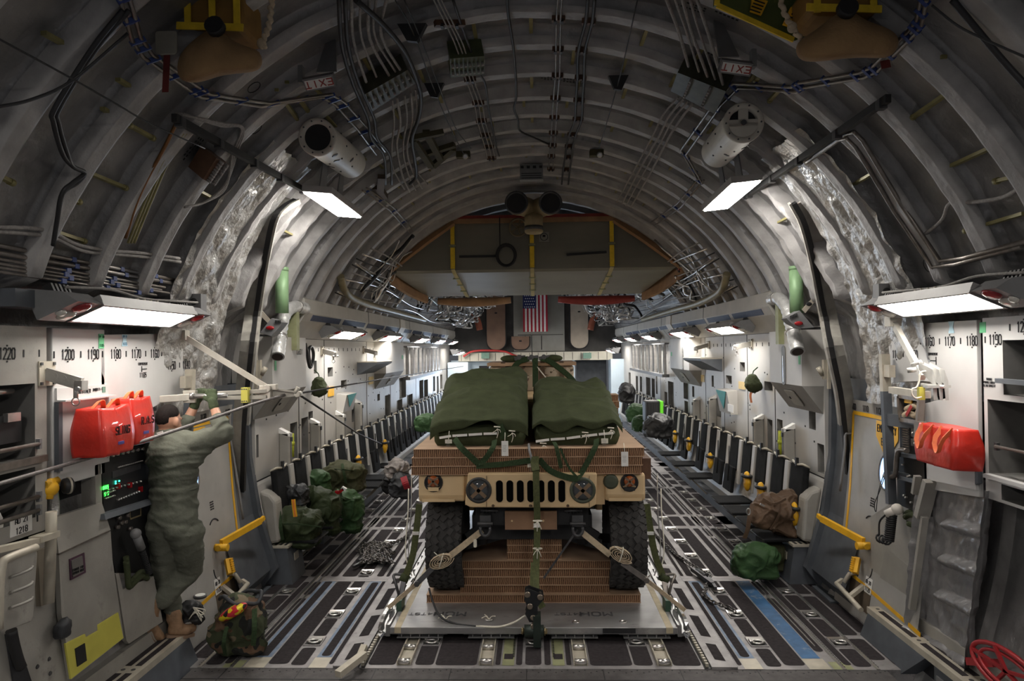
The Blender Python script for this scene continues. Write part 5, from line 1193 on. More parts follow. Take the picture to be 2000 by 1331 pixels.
for k in range(8): slab(mb, [(1762, 838 + k * 4.6, 2.975), (1773, 840 + k * 4.6, 2.975), (1773, 841.5 + k * 4.6, 2.975), (1762, 839.5 + k * 4.6, 2.975)], .01)
mb.build('grille', M_TUBE, t)
t = thing('stowage_pocket', 'grey framed pocket holding a tan rope with red lacing on the right wall', 'pocket', atX(1778, 800, 3.0)); mb = MB()
fr = [atX(x, y_, 2.97) for x, y_ in ((1757, 774), (1800, 781), (1801, 826), (1760, 820))]
for a, b in zip(fr, fr[1:] + fr[:1]): mb.bar(a, b, .035, .03)
mb.build('pocket_frame', M_TUBE, t)
mb = MB(); slab(mb, [(1766, 778, 2.965), (1780, 780, 2.965), (1780, 789, 2.965), (1766, 787, 2.965)], .01); mb.build('yellow_plate', M_YEL, t)
mb = MB(); mb.tube(curve([atX(x, y_, 2.99) for x, y_ in ((1766, 815), (1775, 808), (1790, 812), (1797, 800), (1788, 793), (1772, 800))], 5), .028, 8); tag(mb.build('tan_rope', M_TANW), 'tan rope stowed in the grey framed pocket on the right wall', 'rope')
mb = MB(); mb.ribbon([atX(x, y_, 2.955) for x, y_ in ((1770, 812), (1780, 794))], .03, .006, (0, 1, 0)); mb.ribbon([atX(x, y_, 2.955) for x, y_ in ((1794, 815), (1792, 798))], .03, .006, (0, 1, 0)); tag(mb.build('red_lacing', mat('red_strap', (.4, .03, .03), .7, 0, .1, 9)), 'red lacing across the tan rope in the right pocket', 'lacing')
mb = MB(); slab(mb, [(1738, 985), (1752, 982), (1758, 1000), (1783, 1012), (1809, 1008), (1803, 1060), (1778, 1205), (1701, 1140), (1700, 1010)], .03); mb.mi(1); slab(mb, [(1730, 1070, 2.998), (1777, 1108, 2.998), (1772, 1170, 2.998), (1718, 1130, 2.998)], .004)
tag(mb.build('stowage_bin', [M_WARM, mat('seam_panel', (.30, .288, .26), .55, 0, .1, 5)]), 'open topped beige bin panel beside the right emergency door', 'bin')
for k in range(2):
    mb = MB(); mb.tube(curve([atX(x, y_ + 6 * k, 3.02 - .02 * k) for x, y_ in ((1768, 1005), (1780, 1000), (1795, 1008), (1790, 1022), (1775, 1018))], 5), .022, 8); tag(mb.build('olive_hose', M_GREEN), ('upper coil of olive hose in the right bin', 'lower coil of olive hose in the right bin')[k], 'hose')
t = thing('handset', 'grey handset with a coiled black cord hanging beside the right emergency door', 'handset', atX(1740, 1010, 2.9))
a = atX(1731, 1005, 2.84); b = atX(1752, 995, 2.9); mb = MB(); mb.cyl(a, b, .032, 12); mb.ell(b, (.045, .045, .045), 12, 8); mb.build('grip', M_OFFW, t)
mb = MB(); mb.tube(curve([a, atX(1718, 1020, 2.84), atX(1717, 1050, 2.84)], 5) , .008, 6); mb.tube(coil(atX(1717, 1052, 2.84), atX(1735, 1058, 2.84), .03, 3, .008) + coil(atX(1736, 1058, 2.85), atX(1742, 1006, 2.88), .034, 13, .008), .008, 6); mb.build('coiled_cord', M_RUB, t)
mb = MB(); mb.bar(atX(1800, 770, 2.93), atX(1792, 862, 2.93), .045, .03); mb.box(atX(1797, 835, 2.925), (.06, .06, .09)); tag(mb.build('strut_pole', mat('brownish_pole', (.25, .215, .19), .5, .2, .15, 9)), 'brownish pole in front of the right equipment rack', 'pole')
mb = MB(); mb.bar(atX(1792, 930, 2.93), atX(1787, 965, 2.93), .05, .03); mb.bar(atX(1818, 940, 2.97), atX(1800, 1010, 2.97), .10, .05); mb.bar(atX(1806, 1010, 2.96), atX(1781, 1190, 2.96), .05, .03); tag(mb.build('edge_strip', M_WARM), 'beige frame strip between the right bin and the insulation blanket', 'strip')
mb = MB(); mb.tube(curve([atX(x, y_, 2.93) for x, y_ in ((1772, 881), (1758, 880), (1752, 890), (1749, 925), (1743, 932), (1728, 930))], 4), .02, 10); tag(mb.build('grab_handle', M_TUBE), 'silver grab handle bent in front of the right emergency window', 'handrail')
# upright grey channel in front of the right emergency door and its twin on the left
for s in (1, -1):
    mb = MB()
    if s > 0: a, b, c = atX(1727, 692, 2.93), atX(1730, 765, 2.93), atX(1741, 985, 2.93)
    else: a, b, c = atX(372, 722, -2.93), atX(370, 775, -2.93), atX(360, 985, -2.93)
    mb.mi(1).bar(a, b, .07, .05, (0, 1, 0)); mb.mi(0).bar(b, c, .07, .05, (0, 1, 0))
    p = b.lerp(c, .25); mb.bar(p, p + V((s * .1, -.28, .0)), .05, .10); p = b.lerp(c, .72); mb.bar(p, p + V((s * .1, -.2, 0)), .03, .03)
    mb.mi(1).box(a.lerp(b, .45) + V((0, -.07, 0)), (.05, .10, .10))
    mb.mi(0); tag(mb.build('door_rail', [M_SLATE, M_CREAM]), f'upright grey channel with a cream top before the {"right" if s > 0 else "left"} emergency door', 'rail')
# ------------------------------------------------------------------ emergency side doors
def side_door(s):
    sd = 'right' if s > 0 else 'left'
    t = thing('emergency_door', f'curved grey emergency door outlined in yellow on the {sd} side', 'door', (s * 3.05, 6.3, .2))
    prof = [(2.93, .02), (2.955, .2), (2.985, .38), (3.03, .75), (3.08, 1.15), (3.11, 1.5), (3.12, 1.85), (3.10, 2.0)]
    def dp(Y, z, o=0):
        for (a, b), (c, d) in zip(prof, prof[1:]):
            if z <= d: k = (z - b) / (d - b); return V((s * (a + (c - a) * k - o), Y, z))
        return V((s * (prof[-1][0] - o), Y, z))
    mb = MB(); Yn, Yf = 5.55, 6.98
    def leaf(u, v):
        z = .02 + 1.98 * v; return dp(Yn + (Yf - Yn) * u, z)
    mb.grid(leaf, 8, 30)
    n = 30
    for k in range(n):
        a = leaf(1, k / n); b = leaf(1, (k + 1) / n); mb.quad(a, b, b + V((s * .1, 0, 0)), a + V((s * .1, 0, 0)))
    mb.build('door_leaf', mat('door_paint', (.36, .35, .33), .5, .05, .1, 4, .03, 120, wear=((.29, .28, .26), .3, 5)), t)
    def line(pts, w, m_, nm):
        mb = MB()
        for (Y0_, z0_), (Y1_, z1_) in zip(pts, pts[1:]):
            N = max(1, int(abs(z1_ - z0_) / .12))
            for k in range(N):
                a = dp(Y0_ + (Y1_ - Y0_) * k / N, z0_ + (z1_ - z0_) * k / N, .003); b = dp(Y0_ + (Y1_ - Y0_) * (k + 1) / N, z0_ + (z1_ - z0_) * (k + 1) / N, .003); mb.bar(a, b, w, .004, (s, 0, 0))
        return mb.build(nm, m_, t)
    line([(5.5, 1.87), (6.90, 1.87), (6.93, 1.5), (6.90, .78), (6.92, .37), (5.5, .27)], .035, M_YEL, 'yellow_outline')
    yd = -1 if s > 0 else 1
    U = (0, 1 if s < 0 else -1, 0)
    def txt(nm, text, Y, z, h, m_, wd=.5):
        mb = MB(); p = dp(Y, z, .004); letters(mb, text, p, U, dp(Y, z + .05) - dp(Y, z - .05), (-s, 0, 0), h, wd, .13, .003); return mb
    Yc = 6.25 if s > 0 else 6.22
    mb = MB(); mb.prism([dp(Yc + a, z, .004) for a, z in ((-.19, 1.84), (.19, 1.84), (.19, 1.70), (.06, 1.56), (-.06, 1.56), (-.19, 1.70))], (-s * .004, 0, 0)); mb.build('exit_sign', M_YEL, t)
    mb = txt('', 'EMERGENCY', Yc, 1.775, .062, M_INK, .42); p = dp(Yc, 1.65, .006); letters(mb, 'EXIT', dp(Yc, 1.775, .0095), U, (0, 0, 1), (-s, 0, 0), .001) ; letters(mb, 'EXIT', dp(Yc, 1.66, .009), U, (0, 0, 1), (-s, 0, 0), .06, .5, .14)
    for v in mb.v: v.x -= s * .005
    mb.build('exit_text', M_INK, t)
    mb = MB()
    for txt_, Y, z in (('1110', 6.63, 1.93), ('1100', 6.88, 1.93), ('1120', 6.37, 1.93)): letters(mb, txt_, dp(Y, z, .003), U, (0, 0, 1), (-s, 0, 0), .055, .36)
    for txt_, Y, z in (('1110', 6.62, .40), ('1100', 6.86, .28)): letters(mb, txt_, dp(Y, z, .003), U, (s * .2, 0, 1), (-s, 0, 0), .05, .4)
    for k in range(4): letters(mb, 'OPEN PULL', dp(6.45, 1.12 - .022 * k, .003), U, (0, 0, 1), (-s, 0, 0), .012, .5)
    aw = [dp(6.45 + .11 * math.cos(a), .86 + .10 * math.sin(a), .003) for a in [math.radians(40 + 10 * q) for q in range(11)]]; mb.tube(aw, .006, 5)
    aw = [dp(6.42 + .09 * math.cos(a), .52 + .12 * math.sin(a), .003) for a in [math.radians(180 + 12 * q) for q in range(8)]]; mb.tube(aw, .005, 5); mb.build('door_markings', M_INK, t)
    mb = MB(); p = dp(6.36, .36, .004); d = (dp(6.36, .42) - dp(6.36, .30)).normalized(); mb.prism([p + V((0, a, 0)) + d * b for a, b in ((-.06, -.07), (.06, -.07), (.06, .07), (-.06, .07))], (-s * .003, 0, 0)); mb.build('placard', M_WHITE, t)
    mb = MB(); letters(mb, 'AD 20', p + d * .03 - V((s * .006, 0, 0)), U, d, (-s, 0, 0), .030, .45); letters(mb, '1120', p - d * .035 - V((s * .006, 0, 0)), U, d, (-s, 0, 0), .036, .45); mb.build('placard_text', M_INK, t)
    mb = MB(); a = dp(6.42, .74, .06); b = dp(7.02, .80, .20); mb.bar(a, b, .035, .06); mb.bar(b, b + (b - a).normalized() * .06 + V((0, 0, .015)), .03, .04); mb.cyl(dp(6.42, .70, .0), dp(6.42, .70, .12), .035, 12); mb.cyl(a + V((0, -.07, -.03)), a + V((0, .09, -.03)), .028, 10); mb.build('door_handle', M_YEL, t)
    mb = MB(); a = dp(6.52, .56, .05); b = dp(6.46, .44, .09); mb.bar(a, b, .05, .05); 
    for k in range(7): mb.bar(a.lerp(b, k / 7) + V((-s * .03, 0, 0)), a.lerp(b, k / 7) + V((-s * .045, .0, -.0)), .05, .012)
    mb.build('small_handle', M_YEL, t)
    mb = MB(); Yw = 6.24 if s > 0 else 6.12; zc = 1.40; ring = [dp(Yw + .12 * math.cos(a), zc + .155 * math.sin(a), .004) for a in [2 * PI * q / 24 for q in range(24)]]
    mb.prism(ring, (-s * .003, 0, 0)); mb.build('window_pane', mat('daylit_window', (.35, .56, 1.), .3, 0, 0, emit=1.5), t)
    mb = MB(); mb.tube([q + V((-s * .006, 0, 0)) for q in ring], .010, 6, closed=True); mb.build('window_ring', M_TUBE, t)
    mb = MB(); mb.tube([dp(6.62, .30, .10), dp(6.62, .38, .06), dp(6.60, .40, .02)], .02, 8); mb.cyl(dp(6.72, .26, .12), dp(6.2, .20, .12), .022, 10); mb.bar(dp(6.72, .26, .11), dp(6.70, .34, .02), .05, .03); mb.bar(dp(6.45, .23, .11), dp(6.45, .33, .0), .05, .03); mb.mi(1).prism([dp(Y, z, .002) for Y, z in ((6.3, .12), (6.7, .12), (6.7, .33), (6.3, .33))], (-s * .003, 0, 0)); mb.build('foot_rail', [M_CREAM, mat('brown_recess', (.10, .075, .05), .7, 0, .2, 8)], t)
    return t
side_door(-1); side_door(1)
mb = MB(); mb.tube(curve([atX(x, y_, 2.99) for x, y_ in ((1738, 890), (1725, 930), (1715, 965), (1711, 1000), (1708, 985), (1718, 960), (1730, 925), (1740, 890))], 4), .004, 5); tag(mb.build('thin_cord', M_BCAB), 'thin dark cord tangled over the right emergency door', 'cord')
mb = MB(); mb.tube(curve([at(x, y_, 6.95) for x, y_ in ((1640, 960), (1650, 880), (1651, 850), (1658, 848), (1668, 846))], 4), .012, 6); tag(mb.build('seal_tube', M_GREY), 'grey tube bent along the dark jamb on the right', 'tube')
mb = MB(); mb.tube(curve([at(x, y_, 6.95) for x, y_ in ((475, 1015), (462, 930), (452, 870), (446, 862), (436, 861))], 4), .012, 6); tag(mb.build('seal_tube', M_GREY), 'grey tube bent along the dark jamb on the left', 'tube')
# ------------------------------------------------------------------ walkway ledges along the ramp
for s in (-1, 1):
    sd = 'right' if s > 0 else 'left'; Ye = 6.15 if s > 0 else 5.62
    t = thing('side_ledge', f'cream walkway ledge with dark grip strips along the {sd} side of the ramp', 'ledge', (s * 2.95, 4.6, .2))
    mb = MB(); mb.bx(s * 2.86, s * 3.12, 2.6, Ye, .20, .25); mb.mi(1)
    Y = Ye - .12
    while Y > 3:
        for u in (2.90, 2.975): mb.bx(s * u, s * (u + .045), Y - .52, Y, .25, .253)
        Y -= .64
    mb.mi(2); Y = Ye - .06
    while Y > 3:
        for u in (2.91, 2.985): mb.lathe((s * (u + .015), Y, .25), (0, 0, 1), [(.016, 0), (.016, .002)], 10)
        Y -= .64
    mb.build('tread', [M_CREAM, M_GRIP, M_DSTEEL], t)
    mb = MB(); mb.bx(s * 3.02, s * 3.12, 2.6, 7.0 if s > 0 else 6.2, .25, .36); mb.build('kick_strip', M_WARM, t)
    mb = MB(); mb.prism([(s * 2.86, Ye - .02, .2), (s * 2.86, Ye - .9, .2), (s * 2.80, Ye - .62, -.06), (s * 2.80, Ye + .02, -.02)], (s * .3, 0, 0)); mb.build('end_box', M_SLATE, t)
    mb = MB(); mb.prism([(s * 2.845, Ye - .12, .13), (s * 2.845, Ye - .62, .13), (s * 2.825, Ye - .62, .02), (s * 2.825, Ye - .12, .02)], (s * .01, 0, 0)); mb.build('dark_slot', M_BLACK, t)
    mb = MB(); mb.bx(s * 2.88, s * 3.1, Ye - 1.4, Ye - .98, -.1, .18); mb.mi(1).bx(s * 2.87, s * 2.88, Ye - 1.36, Ye - 1.02, -.05, .13); mb.mi(2)
    for k in range(7): mb.bx(s * 2.862, s * 2.87, Ye - 1.32 + k * .04, Ye - 1.30 + k * .04, -.01, .08)
    mb.build('vent_box', [M_SLATE, M_GREY, M_BLACK], t)
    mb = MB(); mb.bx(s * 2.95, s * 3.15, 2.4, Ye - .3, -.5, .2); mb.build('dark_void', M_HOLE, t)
def camo(name, base, layers):
    ck = mat(name, base, .85, 0, 0); nt, bs = nodes_of(ck); tc = nt.nodes.new('ShaderNodeTexCoord'); prev = None
    for k, (cc, sc_, th) in enumerate(layers):
        n = nt.nodes.new('ShaderNodeTexNoise'); n.inputs['Scale'].default_value = sc_; n.inputs['Detail'].default_value = 1.5; mp = nt.nodes.new('ShaderNodeMapping'); mp.inputs['Location'].default_value = (k * 7, k * 3, k); nt.links.new(tc.outputs['Object'], mp.inputs[0]); nt.links.new(mp.outputs[0], n.inputs[0])
        g = nt.nodes.new('ShaderNodeMath'); g.operation = 'GREATER_THAN'; g.inputs[1].default_value = th; nt.links.new(n.outputs[0], g.inputs[0]); mx = nt.nodes.new('ShaderNodeMix'); mx.data_type = 'RGBA'; nt.links.new(g.outputs[0], mx.inputs[0])
        if prev is None: mx.inputs[6].default_value = (*base, 1)
        else: nt.links.new(prev, mx.inputs[6])
        mx.inputs[7].default_value = (*cc, 1); prev = mx.outputs[2]
    nt.links.new(prev, bs.inputs['Base Color']); return ck
# ------------------------------------------------------------------ airdrop platform
XT = -.05
def hc_mat():
    mt = mat('honeycomb_core', (.30, .165, .09), .9, 0, .25, 7, .0)
    nt, b = nodes_of(mt); tc = nt.nodes.new('ShaderNodeTexCoord'); sx = nt.nodes.new('ShaderNodeSeparateXYZ'); nt.links.new(tc.outputs['Object'], sx.inputs[0])
    ad = nt.nodes.new('ShaderNodeMath'); nt.links.new(sx.outputs[0], ad.inputs[0]); nt.links.new(sx.outputs[1], ad.inputs[1])
    nz = nt.nodes.new('ShaderNodeTexNoise'); nz.inputs['Scale'].default_value = 22; nt.links.new(tc.outputs['Object'], nz.inputs[0])
    ma = nt.nodes.new('ShaderNodeMath'); ma.operation = 'MULTIPLY_ADD'; ma.inputs[1].default_value = .018; nt.links.new(nz.outputs[0], ma.inputs[0]); nt.links.new(ad.outputs[0], ma.inputs[2])
    cb = nt.nodes.new('ShaderNodeCombineXYZ'); nt.links.new(ma.outputs[0], cb.inputs[0])
    wv = nt.nodes.new('ShaderNodeTexWave'); wv.bands_direction = 'X'; wv.inputs['Scale'].default_value = 17; nt.links.new(cb.outputs[0], wv.inputs[0])
    rp = nt.nodes.new('ShaderNodeValToRGB'); rp.color_ramp.elements[0].position = .15; rp.color_ramp.elements[0].color = (.085, .038, .02, 1); rp.color_ramp.elements[1].position = .6; rp.color_ramp.elements[1].color = (.33, .19, .105, 1)
    nt.links.new(wv.outputs[1], rp.inputs[0]); nt.links.new(rp.outputs[0], b.inputs['Base Color'])
    bp = nt.nodes.new('ShaderNodeBump'); bp.inputs['Strength'].default_value = .8; bp.inputs['Distance'].default_value = .006; nt.links.new(wv.outputs[1], bp.inputs['Height']); nt.links.new(bp.outputs[0], b.inputs['Normal'])
    return mt
M_HC = hc_mat()
t = thing('airdrop_platform', 'flat grey metal airdrop platform under the tan truck', 'platform', (XT, 6, .06))
mb = MB(); mb.bx(XT - 1.24, XT + 1.24, 5.98, 11.8, .075, .132); mb.mi(1)
for s in (-1, 1): mb.bx(XT + s * 1.14, XT + s * 1.20, 5.978, 11, .08, .134)
mb.build('deck', [mat('platform_alu', (.34, .335, .335), .42, .55, .2, 3, .05, 60, wear=((.20, .19, .19), .55, 3), stretch=(.6, 2, 1)), mat('cream_tape', (.50, .43, .30), .7, 0, .12, 12)], t, bevel=.004)
mb = MB(); mb.bx(XT + .60, XT + .88, 5.974, 5.98, .085, .128); mb.build('black_paint_patch', mat('black_spray', (.02, .02, .022), .6, 0, .2, 30), t)
for u, nm in ((-.98, 0), (-.36, 0), (.36, 0), (.98, 0)):
    mb = MB(); w_ = .20
    mb.bx(XT + u - w_, XT + u + w_, 5.99, 11.5, .035, .042)
    for k in range(5): mb.bx(XT + u - w_ * .8 + k * w_ * .4 - .004, XT + u - w_ * .8 + k * w_ * .4 + .004, 5.99, 11.5, .04, .078)
    mb.bx(XT + u - w_ - .04, XT + u + w_ + .04, 5.99, 11.5, .068, .076); mb.build('skid_channel', M_GREY, t)
for s in (-1, 1):
    mb = MB(); mb.bx(XT + s * 1.24, XT + s * 1.275, 5.99, 11.8, .05, .15); mb.bx(XT + s * 1.275, XT + s * 1.345, 6.0, 11.8, .05, .075)
    k = 6.25
    while k < 11: mb.bx(XT + s * 1.275, XT + s * 1.30, k, k + .10, .07, .15); k += .25
    mb.build('side_rail', mat('rail_alu', (.40, .40, .40), .35, .8, .2, 9), t)
    mb = MB(); mb.ribbon(curve([(XT + s * 1.30, 6.42, .20), (XT + s * 1.305, 6.22, .19), (XT + s * 1.315, 6.05, .16), (XT + s * 1.32, 6.0, .08), (XT + s * 1.30, 6.0, .06)], 5), .05, .03, (0, .3, 1)); mb.cyl((XT + s * 1.28, 6.3, .17), (XT + s * 1.34, 6.3, .17), .03, 10); mb.mi(1).box((XT + s * 1.23, 6.42, .17), (.05, .16, .12)); mb.build('end_clevis', [M_CHROME, mat('green_fitting', (.05, .10, .07), .5, .3, .2, 9)], t)
mb = MB()
for x in (-.80, .52):
    letters(mb, 'MOH', (x, 6.28, .134), (-1, 0, 0), (0, -1, 0), (0, 0, 1), .085, .85, .2, .001); letters(mb, '24TST', (x - .24, 6.28, .134), (-1, 0, 0), (0, -1, 0), (0, 0, 1), .05, .8, .16, .001)
mb.build('stencil_text', mat('faded_black_ink', (.09, .09, .095), .7, 0, .4, 40), t)
for k, (px, py) in enumerate(((870, 1213), (955, 1213))):
    mb = MB(); p = atZ(px, py, .134); mb.tube([p + V((.03 * math.cos(a), .02 * math.sin(a), .008)) for a in [2 * PI * q / 12 for q in range(12)]], .008, 6, closed=True); mb.mi(1)
    for a in (.6, 2.2, 3.6): mb.tube(curve([p + V((0, 0, .01)), p + V((.03 * math.cos(a), .02, .03)), p + V((.07 * math.cos(a), .03 * math.sin(a), .02 + .04 * math.sin(a) ** 2))], 4), .004, 5)
    tag(mb.build('tied_ring', [M_STEEL, M_CORD]), ('white cord tied to the platform ring nearer the left tire', 'white cord tied to the platform ring nearer the centre clevis')[k], 'cord', 'cords tied on the platform')
for k, (px, py) in enumerate(((1125, 1216), (1217, 1216))):
    mb = MB(); p = atZ(px, py, .132); mb.lathe(p, (0, 0, 1), [(.035, 0), (.035, .008), (.02, .010), (.018, .004)], 16); mb.build('deck_ring', M_STEEL, t)
# honeycomb crush stacks
def hc(name, x0, x1, y0, y1, z0, z1, label, parent=None, jag=.0):
    mb = MB(); n = max(1, round((z1 - z0) / .078)); h = (z1 - z0) / n
    tt = thing(name, label, 'cardboard stack', ((x0 + x1) / 2, y0, z0))
    for k in range(n):
        j = (rnd.random() - .5) * .03; mb = MB(); mb.bx(x0 + j, x1 + j, y0 + rnd.random() * .015, y1, z0 + k * h + .004, z0 + (k + 1) * h - .004); mb.mi(1)
        for z in (z0 + k * h, z0 + (k + 1) * h - .004): mb.bx(x0 + j - .003, x1 + j + .003, y0 - .003, y1, z, z + .004)
        mb.build('honeycomb_sheet', [M_HC, M_CARDT], tt)
    return tt
hc('cardboard_layer', -1.05, .97, 6.56, 7.6, .132, .208, 'wide brown honeycomb cardboard base layer under the front tires')
hc('cardboard_stack', -.73, .69, 6.60, 7.4, .208, .515, 'four layer brown honeycomb cardboard stack between the front tires')
hc('cardboard_stack', -.29, .23, 6.64, 7.3, .515, .72, 'small brown honeycomb cardboard stack topping the stepped pile')
# ------------------------------------------------------------------ the truck
M_PIT = mat('deep_black', (.004, .004, .004), .95, 0, 0); matte(M_PIT); M_PIT.node_tree.nodes['Principled BSDF'].inputs['Specular IOR Level'].default_value = .03
TK = thing('military_truck', 'desert tan military truck facing the ramp, loaded with green parachute packs', 'truck', (XT, 6.8, .2))
def at6(px, py, Y=6.25): return at(px, py, Y)
mb = MB(); ol = [(914, 925), (908, 986), (918, 992), (1152, 993), (1164, 987), (1166, 925)]
mb.prism([at6(*q, 6.25) for q in ol], (0, .12, 0)); mb.build('grille_panel', M_TAN, TK, bevel=.012)
for k in range(7):
    x = 975.5 + 20.3 * k; c = at6(x, 960.3, 6.243); hw, hh = .031, .098; p = [c + V((hw * math.cos(a), 0, (hh - hw) * (1 if math.sin(a) >= 0 else -1) + hw * math.sin(a))) for a in [2 * PI * (q + .5) / 20 for q in range(20)]]
    mb = MB(); mb.prism(p, (0, .05, 0)); mb.build('grille_slot', M_PIT, TK)
mb = MB()
for x in (963, 1036, 1109): p = at6(x, 988.5, 6.245); mb.lathe(p, (0, -1, 0), [(.014, 0), (.01, .008)], 8)
for x in (950, 1151):
    a = at6(x, 930, 6.246); b = at6(x, 991, 6.246); mb.bar(a, b, .004, .004)
mb.build('panel_bolt', mat('dark_bronze', (.10, .065, .04), .5, .3, .2, 9), TK)
for k, px in enumerate((935, 1138)):
    c = at6(px, 958, 6.25); mb = MB(); mb.lathe(c, (0, -1, 0), [(.115, -.02), (.118, .006), (.102, .018), (.095, .010)], 28); h = mb.build('headlight', mat('bezel_black', (.03, .03, .03), .5, 0, .2, 9) if k == 0 else mat('bezel_green', (.06, .07, .045), .5, 0, .2, 9), TK)
    mb = MB(); mb.lathe(c, (0, -1, 0), [(.092, .0), (.09, .010), (.06, .022), (.02, .027), (.001, .0272)], 24); mb.build('lens', mat('headlight_lens', (.05, .055, .06), .08, .0, .2, 12, coat=1), h)
    mb = MB()
    for a in (.75, -.75): d = V((math.cos(a), 0, math.sin(a))); mb.bar(c + d * .088 + V((0, -.026, 0)), c - d * .088 + V((0, -.026, 0)), .003, .032, d.cross(V((0, 1, 0))))
    mb.build('tape_cross', mat('brown_tape', (.17, .11, .065), .6, 0, .15, 20), h)
for s in (-1, 1):
    prof = [(6.34, 1.135), (6.32, 1.20), (6.33, 1.385), (8.0, 1.40), (8.0, .80), (7.42, .80), (7.33, 1.02), (7.12, 1.15), (6.62, 1.16)]
    x0, x1 = (-1.085, -.66) if s < 0 else (.62, .985); mb = MB()
    mb.prism([(x0, a, b) for a, b in prof], (x1 - x0, 0, 0)); mb.build('fender', M_TAN, TK, bevel=.02)
    mb = MB(); mb.bar((s * 1.0 - .05, 6.315, 1.155), (s * .70 - .05, 6.315, 1.155), .012, .028); mb.build('fender_lip', M_TAN, TK)
def marker(px, py, r, lower, nm):
    c = at6(px, py, 6.33); mb = MB(); mb.lathe(c, (0, -1, 0), [(r * 1.15, -.01), (r * 1.15, .012), (r, .016), (r * .95, .006)], 20); h = mb.build(nm, M_BLACK, TK)
    mb = MB(); mb.lathe(c + V((0, 0, r * .2)), (0, -1, 0), [(r * .72, .012), (r * .66, .03), (r * .3, .038)], 18); mb.build('amber_lens', mat('amber_lens', (.32, .075, .015), .25, 0, .1, 12, coat=.6), h)
    mb = MB()
    for a in (.75, -.75): d = V((math.cos(a), 0, math.sin(a))); mb.bar(c + d * r * .8 + V((0, -.042, r * .2)), c - d * r * .8 + V((0, -.042, -r * -.2)), .003, r * .22, d.cross(V((0, 1, 0))))
    mb.build('tape_cross', mat('brown_tape', (.17, .11, .065), .6, 0, .15, 20), h)
    mb = MB(); mb.box(c + V((0, -.02, -r * .75)), (r * 1.3, .02, r * .45)); mb.build('lower_block', lower, h)
marker(847, 943, .075, M_TAN, 'marker_lamp'); marker(1229, 943, .072, M_BLACK, 'marker_lamp')
c = at6(1193, 941, 6.33); mb = MB(); mb.lathe(c, (0, -1, 0), [(.07, -.01), (.068, .012), (.05, .02)], 18); mb.box(c + V((0, -.022, 0)), (.05, .006, .012)); mb.build('blackout_lamp', mat('bezel_green', (.06, .07, .045), .5, 0, .2, 9), TK)
mb = MB(); mb.bx(-.66, .62, 6.36, 7.9, 1.10, 1.385); mb.build('hood', M_TAN, TK)
mb = MB(); mb.bx(-1.05, .96, 7.95, 11.2, .85, 1.62); mb.bx(-.95, .86, 8.0, 10.9, 1.55, 1.95); mb.build('cab', M_TAN, TK, bevel=.03)
mb = MB(); mb.bx(-.50, .40, 6.42, 6.56, .90, 1.07); mb.bx(-.62, .52, 6.6, 11, .72, .95); mb.bx(-.58, -.44, 6.5, 7.6, .86, 1.06); mb.bx(.34, .48, 6.5, 7.6, .86, 1.06)
for s in (-1, 1):
    mb.bar((XT + s * .10, 6.75, .80), (XT + s * .66, 6.75, .64), .12, .10); mb.cyl((XT + s * .2, 6.8, .72), (XT + s * .75, 6.8, .67), .045, 12); mb.cyl((XT + s * .48, 6.66, .66), (XT + s * .46, 6.7, 1.1), .05, 12); mb.bar((XT + s * .3, 6.6, .95), (XT + s * .62, 6.62, .74), .07, .08)
mb.build('chassis', mat('chassis_dark', (.022, .022, .024), .6, .2, .3, 9), TK)
mb = MB(); a = at6(986, 1000, 6.36); b = at6(1088, 1035, 6.36); mb.bx(a.x, b.x, 6.36, 6.40, b.z, a.z); mb.mi(1)
for x in (1000, 1061): mb.lathe(at6(x, 1018, 6.36), (0, -1, 0), [(.012, 0), (.008, .006)], 8)
mb.build('bumper_pad', [mat('brown_cardboard_pad', (.25, .145, .085), .8, 0, .15, 6), M_TAN], TK)
for s, px in ((-1, 948), (1, 1128)):
    mb = MB(); c = at6(px, 1022, 6.34); mb.box(c + V((0, .05, .02)), (.10, .12, .10)); mb.tube([c + V((.045 * math.cos(a), -.03, -.05 + .06 * math.sin(a))) for a in [PI * q / 10 for q in range(-11, 2)]], .014, 7); mb.cyl(c + V((-.07, -.03, -.0)), c + V((.07, -.03, 0)), .014, 8); mb.build('tow_shackle', M_DSTEEL, TK)
    mb = MB(); c = at6(px - s * 8, 998, 6.38)
    for k in range(5): mb.cyl(c + V((-.06 + .03 * k, 0, 0)), c + V((-.055 + .03 * k, 0, 0)), .02, 8)
    mb.cyl(c + V((-.08, 0, 0)), c + V((.08, 0, 0)), .012, 8); mb.build('hinge_pin', M_DSTEEL, TK)
M_TIRE = mat('tire_rubber', (.034, .032, .031), .8, 0, .2, 20, .1, 120)
